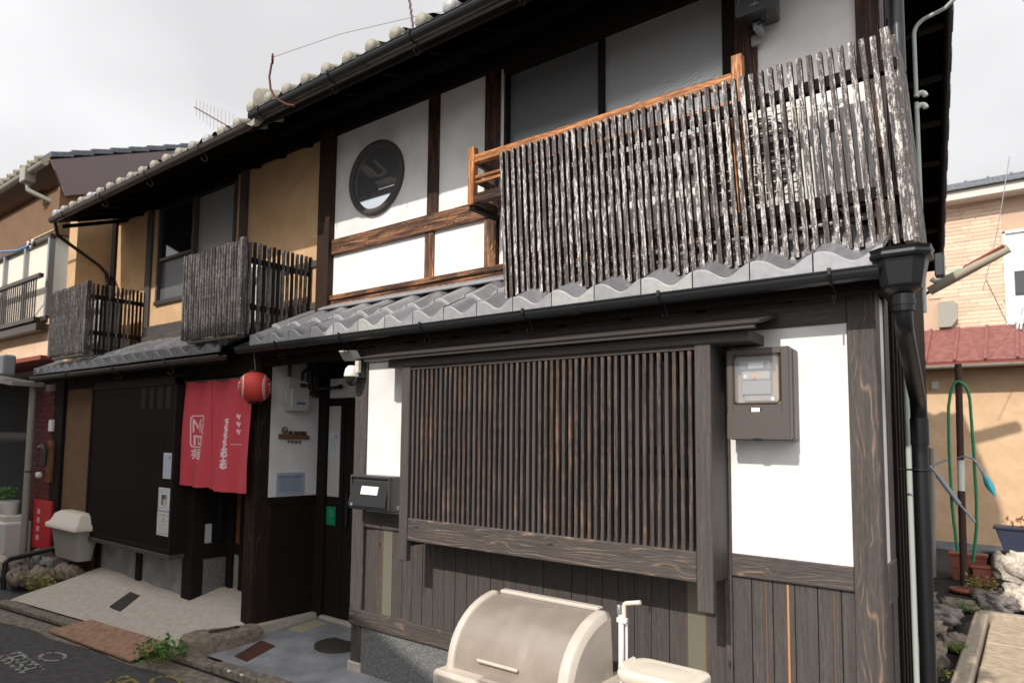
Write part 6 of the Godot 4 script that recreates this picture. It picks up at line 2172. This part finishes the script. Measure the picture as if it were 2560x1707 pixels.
# ------------------------------------------------------------------ bins, plates and lids on the ground
func street_things():
	big_bin()
	bucket_bin()
	standpipe()
	left_bin()
	# covers set into the ground
	tag(slab4("rusty_plate", [V(-6.72, -0.118, 0.665), V(-5.53, -0.118, 0.54), V(-5.50, -0.185, 0.87), V(-6.87, -0.185, 0.975)], 0.007, "rust_plate"), "large rusty steel ramp plate lying over the kerb before the porch", "steel plate")
	tag(draped("red_drain_cover", [Vector2(-4.97, 0.02), Vector2(-4.76, 0.03), Vector2(-4.66, 0.37), Vector2(-4.84, 0.36)], 0.005, "rust_dark"), "long reddish brown iron cover in the grey entrance floor", "drain cover")
	tag(draped("beige_lid", [Vector2(-5.02, -0.60), Vector2(-4.84, -0.58), Vector2(-4.86, -0.30), Vector2(-5.03, -0.31)], 0.005, "beige_lid"), "beige rectangular access lid beside the entrance side wall", "access lid")
	tag(draped("dark_porch_cover", [Vector2(-6.97, 0.18), Vector2(-6.77, 0.18), Vector2(-6.62, 0.44), Vector2(-6.84, 0.44)], 0.010, "iron_lid", true), "dark iron drain cover set in the pale porch concrete", "drain cover")
	var g := G.new()
	g.lathe([Vector2(0.20, -0.09), Vector2(0.20, -0.066), Vector2(0.19, -0.062), Vector2(0.001, -0.061)], V(-4.36, 0, -0.30), 32)
	for i in 9:
		g.box(V(-4.52 + i * 0.04, -0.062, -0.31), V(-4.51 + i * 0.04, -0.058, -0.29), 0.0)
	tag(part("manhole_cover", g, "iron_lid"), "round grey manhole cover in the entrance floor by the post", "manhole cover")
	# stone beside the porch
	g = G.new()
	var rows := []
	var outline := [[0.56, -5.32], [0.58, -5.18], [0.48, -5.05], [0.20, -5.00], [-0.02, -4.99], [-0.03, -5.14], [0.20, -5.20], [0.42, -5.34], [0.56, -5.32]]
	for yv in [[-0.20, 1.0], [-0.03, 1.0], [0.0, 0.93], [0.004, 0.4]]:
		var row := []
		for q in outline:
			row.append(V(-5.15 + (q[1] + 5.15) * yv[1], yv[0] + 0.03 * (0.5 - q[0]), 0.25 + (q[0] - 0.25) * yv[1]))
		rows.append(row)
	g.grid(rows, false, true)
	tag(part("kerb_boulder", g, "rock_brown"), "brown stone block with curved end between the porch and the entrance floor", "stone")
	weed("weed", V(-5.28, -0.17, 0.74), 46, 0.17, "leaf", "fresh green weed growing at the kerb by the steel plate")
	weed("weed", V(-8.35, -0.12, 0.5), 36, 0.2, "leaf_yellow", "yellowish weeds at the left end of the porch")
	# paint marks on the asphalt
	for q in [[-6.15, 1.35, "paint_line", "worn white paint scrawl on the dark asphalt"], [-4.95, 1.02, "paint_yellow", "worn yellowish paint scrawl by the kerb"]]:
		g = G.new()
		var r2 := RandomNumberGenerator.new(); r2.seed = 5
		var lines := []
		var ring := []
		for k in 15: ring.append(Vector2(0.02 + cos(TAU * k / 14) * 0.13, -0.14 + sin(TAU * k / 14) * 0.085))
		lines.append(ring)
		for k in 6: lines.append([Vector2(-0.30 + k * 0.1, 0.02), Vector2(-0.27 + k * 0.1, 0.17), Vector2(-0.22 + k * 0.1, 0.16)])
		lines.append([Vector2(-0.34, 0.0), Vector2(0.3, 0.03)]); lines.append([Vector2(-0.3, 0.10), Vector2(0.26, 0.11)])
		for ln in lines:
			for k in ln.size() - 1:
				var a: Vector2 = ln[k]; var b: Vector2 = ln[k + 1]
				var m := int(maxf(2, a.distance_to(b) / 0.022))
				for e in m:
					if r2.randf() < 0.24: continue       # worn away
					var p0 := a.lerp(b, float(e) / m); var p1 := a.lerp(b, float(e + 1) / m)
					var nn := (p1 - p0).orthogonal().normalized() * r2.randf_range(0.010, 0.019)
					g.quad(V(q[0] + p0.x - nn.x, -0.2045, q[1] + p0.y - nn.y), V(q[0] + p0.x + nn.x, -0.2045, q[1] + p0.y + nn.y), V(q[0] + p1.x + nn.x, -0.2045, q[1] + p1.y + nn.y), V(q[0] + p1.x - nn.x, -0.2045, q[1] + p1.y - nn.y))
		tag(part("road_marking", g, q[2]), q[3], "road marking")
	for q in [[-4.56, 0.59, "first small white scrap on the kerb below the entrance"], [-4.42, 0.575, "second small white scrap on the kerb, the right one"]]:
		g = G.new()
		g.blob(V(q[0], -0.115, q[1]), V(0.016, 0.008, 0.012), int(q[0] * -100), 0.3, 6)
		tag(part("litter", g, "label_white"), q[2], "litter", "scraps on the kerb")
	# rocks and iron rail left of the porch
	var k := 0
	for s in [[-8.55, -0.02, 0.42, 0.17, 0.12, 0.13, "grey rock nearest the porch edge under the left bin"], [-8.85, 0.04, 0.22, 0.16, 0.12, 0.12, "brown rock under the bin, left of the nearest one"], [-8.95, -0.06, 0.52, 0.14, 0.1, 0.12, "low brown rock in front of the rock pile"], [-8.35, 0.05, 0.22, 0.16, 0.09, 0.12, "flat tan rock at the top of the porch slope"], [-9.25, 0.06, 0.18, 0.14, 0.14, 0.12, "reddish rock at the back by the red sign"], [-9.15, -0.06, 0.45, 0.12, 0.12, 0.12, "dark rock just behind the bent iron rail"], [-8.62, 0.10, 0.08, 0.14, 0.08, 0.1, "pale rock directly below the left bin"]]:
		g = G.new()
		g.blob(V(s[0], s[1], s[2]), V(s[3], s[4], s[5]), 400 + k, 0.5, 10)
		tag(part("rock", g, ["rock_brown", "rock_grey", "rock_brown"][k % 3]), s[6], "rock", "rocks left of the porch")
		k += 1
	g = G.new()
	g.tube([V(-9.15, -0.22, 0.62), V(-9.2, 0.08, 0.60), V(-9.17, 0.13, 0.56), V(-8.75, 0.30, 0.02), V(-8.72, 0.31, -0.02)], 0.03, 8)
	tag(part("iron_rail", g, "iron"), "bent black iron rail beside the rocks left of the porch", "rail")
	# fire-red sign
	im_red_sign()
	# fittings on the brick pier
	var T := thing("pier_meter", V(-9.55, 1.3, 0.1), "old grey pipe fitting and board on the edge of the brick pier", "meter")
	bx("board", V(-9.66, 0.98, 0.0), V(-9.52, 1.52, 0.05), "ochre_board", T)
	g = G.new()
	g.tube([V(-9.75, 1.42, 0.1), V(-9.62, 1.44, 0.12), V(-9.56, 1.40, 0.12), V(-9.56, 1.2, 0.12)], 0.04, 8)
	part("elbow", g, "gas_pipe", T)
	g = G.new()
	g.blob(V(-9.72, 1.07, 0.11), V(0.04, 0.04, 0.04), 3, 0.0, 8)
	part("knob", g, "plastic_white", T)
	tag(bx("wall_switch", V(-9.68, 1.63, 0.0), V(-9.56, 1.78, 0.05), "plastic_white", self, 0.004), "small white box on the right edge of the brick pier", "junction box")
	# things at the very left
	T = thing("garden_sink", V(-10.5, 0, 0.35), "weathered grey concrete tub at the far left edge behind the downpipe", "tub")
	bx("body", V(-10.95, -0.2, 0.0), V(-10.12, 0.45, 0.35), "gas_grey", T, 0.03)
	g = G.new()
	g.tube(arc(V(-10.75, 0.18, 0.36), 0.16, 0, TAU, 20, V(1, 0, 0), V(0, 1, 0)), 0.02, 8, false)
	part("ring", g, "plastic_white", T)
	bx("tray", V(-10.9, 0.45, 0.05), V(-10.2, 0.52, 0.32), "cream_paint", T, 0.01)
	T = thing("potted_plant", V(-10.4, 0.52, 0.2), "white pot with a small green plant at the far left edge", "potted plant")
	g = G.new()
	g.lathe([Vector2(0.0, 0.52), Vector2(0.10, 0.52), Vector2(0.13, 0.70), Vector2(0.11, 0.70), Vector2(0, 0.68)], V(-10.42, 0, 0.2), 14)
	part("pot", g, "plastic_white", T)
	g = G.new()
	for i in 60:
		g.X = Transform3D(Basis.from_euler(Vector3(rng.randf() * 6, rng.randf() * 6, rng.randf() * 6)), V(-10.45 + rng.randf_range(-0.18, 0.15), 0.74 + rng.randf() * 0.14, 0.2 + rng.randf_range(-0.1, 0.1)))
		g.quad(V(-0.03, -0.012, 0), V(0.0, -0.02, 0.01), V(0.03, 0.0, 0), V(0.0, 0.02, 0.008))
	tag(part("foliage", g, "leaf", T), "", "", "", "stuff")
	g = G.new()
	g.blob(V(-9.85, -0.06, 0.55), V(0.22, 0.16, 0.18), 61, 0.35, 10)
	tag(part("pale_stone", g, "rock_pale"), "pale stone at the foot of the grey downpipe at the far left", "rock")

func im_red_sign():
	var im := blank(96, 160, c8(190, 22, 34))
	for q in 4: glyph(im, 20, 28 + q * 30, 17, 1.8, c8(226, 190, 190), [[0.1, 0.2, 0.9, 0.15], [0.5, 0.0, 0.5, 0.9], [0.1, 0.55, 0.9, 0.5], [0.15, 0.9, 0.85, 0.85]])
	print_mat("red_print", im, 0.5)
	var T := thing("red_sign", V(-9.6, 0.4, 0.1), "bright red sign board with white vertical characters on the brick pier", "sign")
	bx("board", V(-10.0, 0.13, 0.015), V(-9.42, 0.745, 0.045), "red_sign", T, 0.003)
	var g := G.new()
	g.quv(V(-9.99, 0.14, 0.0475), V(-9.43, 0.14, 0.0475), V(-9.43, 0.735, 0.0475), V(-9.99, 0.735, 0.0475))
	part("print", g, "red_print", T)

func floor_y(x: float, z: float) -> float:
	var zf := kerb_z(x) - 0.1
	return lerpf(-0.128, -0.035, clampf((zf - z) / (zf + 0.74), 0, 1))

func porch_y(x: float, z: float) -> float:
	var zf := kerb_z(x) - 0.11
	return lerpf(-0.14, 0.12, pow(clampf((zf - z) / 0.9, 0, 1), 0.85))

func draped(called: String, q: Array, h: float, m: String, on_porch := false) -> MeshInstance3D:
	# a thin plate that lies on the floor under it; q holds x, z of its corners
	var c := []
	for p in q:
		var y := porch_y(p.x, p.y) if on_porch else floor_y(p.x, p.y)
		c.append(V(p.x, y, p.y))
	return slab4(called, c, h, m)

func slab4(called: String, q: Array, h: float, m: String) -> MeshInstance3D:
	# a flat plate through four corners (back left, back right, front right, front left)
	var g := G.new()
	var u := V(0, h, 0)
	g.quad(q[3] + u, q[2] + u, q[1] + u, q[0] + u)
	for i in 4:
		var a: Vector3 = q[i]; var b: Vector3 = q[(i + 1) % 4]
		g.quad(b - u, a - u, a + u, b + u)
	return part(called, g, m)

func big_bin():
	var T := thing("refuse_station", V(-1.9, -0.15, 0.68), "large beige refuse container with rounded translucent-looking brown lid", "bin")
	var x0 := -2.225; var x1 := -1.53
	var zb := 0.44; var zf := 0.97
	var g := G.new()
	# tapered body with ribs
	var rows := []
	for q in [[-0.14, 0.05], [0.36, 0.0], [0.37, -0.02], [0.43, -0.02], [0.44, -0.03], [0.49, -0.03], [0.50, -0.015]]:
		var o := rrect(x0 + q[1], zb + q[1], x1 - q[1], zf - q[1], 0.05, 4)
		var row := []
		for p in o: row.append(V(p.x, q[0], p.y))
		row.append(row[0])
		rows.append(row)
	g.grid(rows, false, true)
	part("body", g, "bin_beige", T)
	bx("latch", V(-2.06, 0.385, zf + 0.005), V(-1.93, 0.455, zf + 0.035), "bin_beige", T, 0.008)
	bx("latch", V(-1.80, 0.385, zf + 0.005), V(-1.67, 0.455, zf + 0.035), "bin_beige", T, 0.008)
	# curved hood profile in the yz plane, from the back top round to the front edge
	var prof := []
	var ay := 0.322; var az := 0.40
	prof.append(Vector2(0.475, 0.48))
	for i in 15:
		var a := PI / 2 - PI / 2 * i / 14.0
		prof.append(Vector2(0.50 + cos(a) * az + 0.02, 0.495 + pow(sin(a), 0.92) * ay))
	# end shells with thick rounded rim
	for e in [0, 1]:
		g = G.new()
		var xs := [x0 + 0.005, x0 + 0.055] if e == 0 else [x1 - 0.075, x1 - 0.005]
		var poly := PackedVector2Array()
		for p in prof: poly.append(p)
		var f := Transform3D(Basis(V(0, 0, 1), V(0, 1, 0), V(-1, 0, 0)), V(0, 0, 0))
		var inset := 0.012
		var R := []
		var cs := [[xs[0], 0.045], [xs[0] + inset * 0.5, 0.014], [xs[0] + inset, 0.0], [xs[1] - inset, 0.0], [xs[1] - inset * 0.4, 0.006], [xs[1], 0.02]]
		if e == 1: cs = [[xs[0], 0.02], [xs[0] + inset * 0.4, 0.006], [xs[0] + inset, 0.0], [xs[1] - inset * 2, 0.0], [xs[1] - inset, 0.008], [xs[1], 0.035]]
		for q in cs:
			var row := []
			for p in prof:
				var c := Vector2(0.62, 0.55)
				var pp: Vector2 = p + (c - p).normalized() * q[1]
				row.append(V(q[0], pp.y, pp.x))
			R.append(row)
		g.grid(R, true, true)
		var cap: Array = R[0] if e == 0 else R[5]
		var cc := V(cap[0].x, 0.52, 0.66)
		for i in cap.size() - 1:
			if e == 0: g.tri(cc, cap[i + 1], cap[i], Vector2.ZERO, Vector2.RIGHT, Vector2.ONE)
			else: g.tri(cc, cap[i], cap[i + 1], Vector2.ZERO, Vector2.RIGHT, Vector2.ONE)
		if e == 0: g.tri(cc, cap[0], cap[cap.size() - 1], Vector2.ZERO, Vector2.RIGHT, Vector2.ONE)
		else: g.tri(cc, cap[cap.size() - 1], cap[0], Vector2.ZERO, Vector2.RIGHT, Vector2.ONE)
		part("end_panel", g, "bin_beige", T)
	g = G.new()
	g.box(V(x0 + 0.05, 0.797, 0.478), V(x1 - 0.07, 0.820, 0.53), 0.006)
	part("top_bar", g, "bin_beige", T)
	# the lid itself, a little inside the end shells
	g = G.new()
	var rr := []
	var nx := 24
	for i in prof.size():
		var row := []
		for k in nx + 1:
			var u := float(k) / nx
			var p: Vector2 = prof[i]
			var c := Vector2(0.60, 0.52)
			var inner := 0.012
			# shallow raised middle panel
			if u > 0.34 and u < 0.66 and i > 3 and i < 14: inner = 0.006
			var pp := p + (c - p).normalized() * inner
			row.append(V(lerpf(x0 + 0.05, x1 - 0.07, u), pp.y, pp.x))
		rr.append(row)
	g.grid(rr, true, true)
	part("lid", g, "bin_lid", T)
	g = G.new()
	g.box(V(-2.03, 0.565, 0.905), V(-1.80, 0.58, 0.924), 0.005)
	part("grip_ridge", g, "bin_beige", T)
	g = G.new()
	g.box(V(x0 - 0.02, 0.43, zf - 0.09), V(-1.97, 0.505, zf + 0.03), 0.02)
	part("rim", g, "bin_beige", T)
	g = G.new()
	g.box(V(-1.84, 0.43, zf - 0.09), V(x1 + 0.02, 0.505, zf + 0.03), 0.02)
	part("rim", g, "bin_beige", T)
	g = G.new()
	g.box(V(-1.975, 0.45, zf - 0.09), V(-1.835, 0.52, zf + 0.006), 0.01)
	part("lid_tab", g, "bin_lid", T)
	for e in [[x0 - 0.03, x0 + 0.04], [x1 - 0.045, x1 + 0.03]]:
		bx("side_rim", V(e[0], 0.452, zb - 0.02), V(e[1], 0.513, zf - 0.085), "bin_beige", T, 0.015)

func bucket_bin():
	var T := thing("bucket_bin", V(-1.2, -0.15, 0.6), "low cream lidded pail at the bottom edge right of the standpipe", "bin")
	var x0 := -1.42; var x1 := -1.08; var z0 := 0.47; var z1 := 0.74
	var g := G.new()
	var rows := []
	for q in [[-0.14, 0.05, 0.03], [0.575, 0.015, 0.05], [0.58, 0.0, 0.05], [0.612, 0.0, 0.05], [0.622, 0.006, 0.05], [0.627, 0.03, 0.05], [0.622, 0.04, 0.05], [0.625, 0.06, 0.05], [0.628, 0.11, 0.012]]:
		var o := rrect(x0 + q[1], z0 + q[1], x1 - q[1], z1 - q[1], q[2], 4)
		var row := []
		for p in o: row.append(V(p.x, q[0], p.y))
		row.append(row[0])
		rows.append(row)
	g.grid(rows, true, true)
	var top: Array = rows[8]
	for i in top.size() - 1: g.tri(V(-1.25, 0.628, 0.605), top[i + 1], top[i], Vector2.ZERO, Vector2.RIGHT, Vector2.ONE)
	part("pail", g, "plastic_cream", T)
	bx("handle_lug", V(x0 - 0.012, 0.585, 0.53), V(x0 + 0.02, 0.635, 0.68), "plastic_cream", T, 0.012)
	bx("handle_lug", V(x1 - 0.02, 0.565, 0.53), V(x1 + 0.012, 0.605, 0.68), "bin_grey", T, 0.012)

func standpipe():
	var T := thing("standpipe", V(-1.5, 0, 0.5), "white plastic standpipe with a bent outlet between the two bins", "standpipe")
	var g := G.new()
	g.tube([V(-1.498, -0.15, 0.5), V(-1.498, 0.80, 0.5)], 0.0135, 12)
	part("thick_pipe", g, "plastic_white", T)
	g = G.new()
	g.tube([V(-1.478, -0.15, 0.485), V(-1.478, 0.76, 0.485)], 0.006, 8)
	part("thin_rod", g, "plastic_white", T)
	g = G.new()
	var p := [V(-1.484, 0.775, 0.5), V(-1.484, 0.83, 0.5)]
	p.append_array(arc(V(-1.464, 0.838, 0.5), 0.02, PI, PI * 0.55, 5, V(1, 0, 0), V(0, 1, 0)))
	p.append(V(-1.402, 0.872, 0.5))
	g.tube(p, 0.0105, 12)
	part("bent_outlet", g, "plastic_cream", T)
	g = G.new()
	g.box(V(-1.518, 0.762, 0.485), V(-1.468, 0.79, 0.515), 0.006)
	part("clip", g, "plastic_white", T)
	g = G.new()
	g.lathe([Vector2(0.007, 0.79), Vector2(0.012, 0.815), Vector2(0.010, 0.825), Vector2(0.010, 0.845), Vector2(0.001, 0.846)], V(-1.507, 0, 0.503), 10)
	part("nozzle", g, "galvanized", T)

func left_bin():
	var T := thing("grey_bin", V(-8.35, 0.2, 0.2), "grey plastic bin with pale domed lid standing on rocks left of the black lattice bay", "bin")
	var x0 := -8.80; var x1 := -8.02; var z0 := 0.0; var z1 := 0.32
	var g := G.new()
	var rows := []
	for q in [[0.19, 0.07], [0.56, 0.02]]:
		var o := rrect(x0 + q[1], z0 + q[1], x1 - q[1], z1 - q[1], 0.06, 4)
		var row := []
		for p in o: row.append(V(p.x, q[0], p.y))
		row.append(row[0])
		rows.append(row)
	g.grid(rows, true, true)
	part("body", g, "bin_grey", T)
	g = G.new()
	rows = []
	for q in [[0.53, -0.02], [0.575, -0.02], [0.60, 0.02], [0.68, 0.05], [0.715, 0.10], [0.72, 0.15]]:
		var o := rrect(x0 + q[1], z0 + q[1], x1 - q[1], z1 - q[1], 0.03, 4)
		var row := []
		for p in o: row.append(V(p.x, q[0], p.y))
		row.append(row[0])
		rows.append(row)
	g.grid(rows, true, true)
	var top: Array = rows[5]
	for i in top.size() - 1: g.tri(V((x0 + x1) / 2, 0.722, (z0 + z1) / 2), top[i + 1], top[i], Vector2.ZERO, Vector2.RIGHT, Vector2.ONE)
	part("lid", g, "plastic_cream", T)

# ------------------------------------------------------------------ aerials and wires
func yagi(called: String, a: Vector3, b: Vector3, n: int, half: float, label: String, across := Vector3.ZERO):
	var T := thing(called, a, label, "antenna", "rooftop television antennas")
	var g := G.new()
	g.tube([a, b], 0.012, 6)
	part("boom", g, "rust_thin", T)
	if n == 0: return
	g = G.new()
	var s := across if across != Vector3.ZERO else V(0.75, 0.1, 0.65).normalized()
	for i in n:
		var c := a.lerp(b, (i + 0.6) / n)
		var h := half * (0.7 + 0.5 * i / n)
		g.tube([c - s * h, c + s * h], 0.0045, 4)
	part("elements", g, "wire_grey", T)

func rooftop_things():
	# mast antenna whose foot is on the ridge behind the eave
	yagi("rooftop_antenna", V(-6.36, 7.95, -3.0), V(-6.12, 6.7, -3.0), 13, 0.14, "upright thin television antenna above the eave of the white house")
	yagi("rooftop_antenna", V(-11.9, 7.85, -3.0), V(-10.5, 7.0, -3.0), 11, 0.22, "sloping comb-like television antenna above the meeting of the two roofs", V(0.3, 0.9, 0.2).normalized())
	yagi("rooftop_antenna", V(-15.6, 7.95, -3.0), V(-14.3, 7.4, -3.0), 0, 0.1, "thin bare antenna rod on the ridge of the far left house")
	# wire eye on the white house's gutter
	var T := thing("wire_bracket", V(-4.55, 4.4, 0.4), "rusty curved bracket with a wire eye clamped on the upper gutter", "bracket")
	var g := G.new()
	g.tube([V(-4.56, 4.615, 0.42), V(-4.57, 4.50, 0.43), V(-4.56, 4.40, 0.42), V(-4.52, 4.32, 0.40), V(-4.42, 4.25, 0.36), V(-4.36, 4.235, 0.33)], 0.009, 8)
	part("arm", g, "rust_thin", T)
	g = G.new()
	g.tube(arc(V(-4.55, 4.65, 0.42), 0.034, 0, TAU, 16, V(0.8, 0, 0.6), V(0, 1, 0)), 0.009, 6, false)
	part("eye", g, "rust_thin", T)
	g = G.new()
	g.tube([V(-4.53, 4.66, 0.42), V(-4.1, 4.84, 0.1), V(-3.7, 5.15, -0.5), V(-2.6, 6.3, -3)], 0.003, 4)
	tag(part("stay_wire", g, "wire_grey"), "thin wire running from the rusty bracket up over the roof", "wire")
	# blue service cable at the left
	g = G.new()
	g.tube([V(-9.75, 4.02, 0.38), V(-9.95, 3.97, 0.45), V(-10.6, 3.95, 0.8), V(-11.6, 4.05, 1.4), V(-13.5, 4.6, 2.6)], 0.012, 6)
	tag(part("blue_cable", g, "wire_blue"), "blue service cable running left from the ochre house's eave", "cable")
	T = thing("cable_clamp", V(-9.7, 4.0, 0.4), "cluster of cable clamps and insulators under the left end of the ochre house's eave", "cable clamp")
	for i in 5:
		g = G.new()
		g.lathe([Vector2(0.012, 0), Vector2(0.022, 0.015), Vector2(0.014, 0.03), Vector2(0.022, 0.045), Vector2(0.01, 0.06)], V(-9.80 + 0.05 * i, 4.02 - 0.035 * (i % 3), 0.38), 8)
		part("insulator", g, ["plastic_white", "iron", "galvanized"][i % 3], T)
	# overhead wires on the right
	for q in [[V(-0.6, 9.5, -9), V(1.6, 5.4, -8.5), "upper overhead wire crossing the sky on the right"], [V(-0.4, 9.55, -9.1), V(1.8, 5.6, -8.6), "second overhead wire just right of the upper one"], [V(-0.08, 5.8, -9), V(-0.45, 3.9, -9), "faint stay wire slanting down towards the street lamp"]]:
		g = G.new()
		var pts := []
		for i in 13:
			var u := i / 12.0
			var p: Vector3 = q[0].lerp(q[1], u)
			p.y -= 0.15 * sin(u * PI)
			pts.append(p)
		g.tube(pts, 0.006, 5)
		tag(part("overhead_wire", g, "wire_grey"), q[2], "wire", "overhead wires")
	g = G.new()
	g.tube([V(-0.38, 3.9, -8.2), V(-0.2, 3.45, -9.3), V(0.2, 3.2, -9.9)], 0.005, 5)
	tag(part("lamp_cable", g, "wire_grey"), "thin cable hanging from the street lamp across the red roof", "cable")
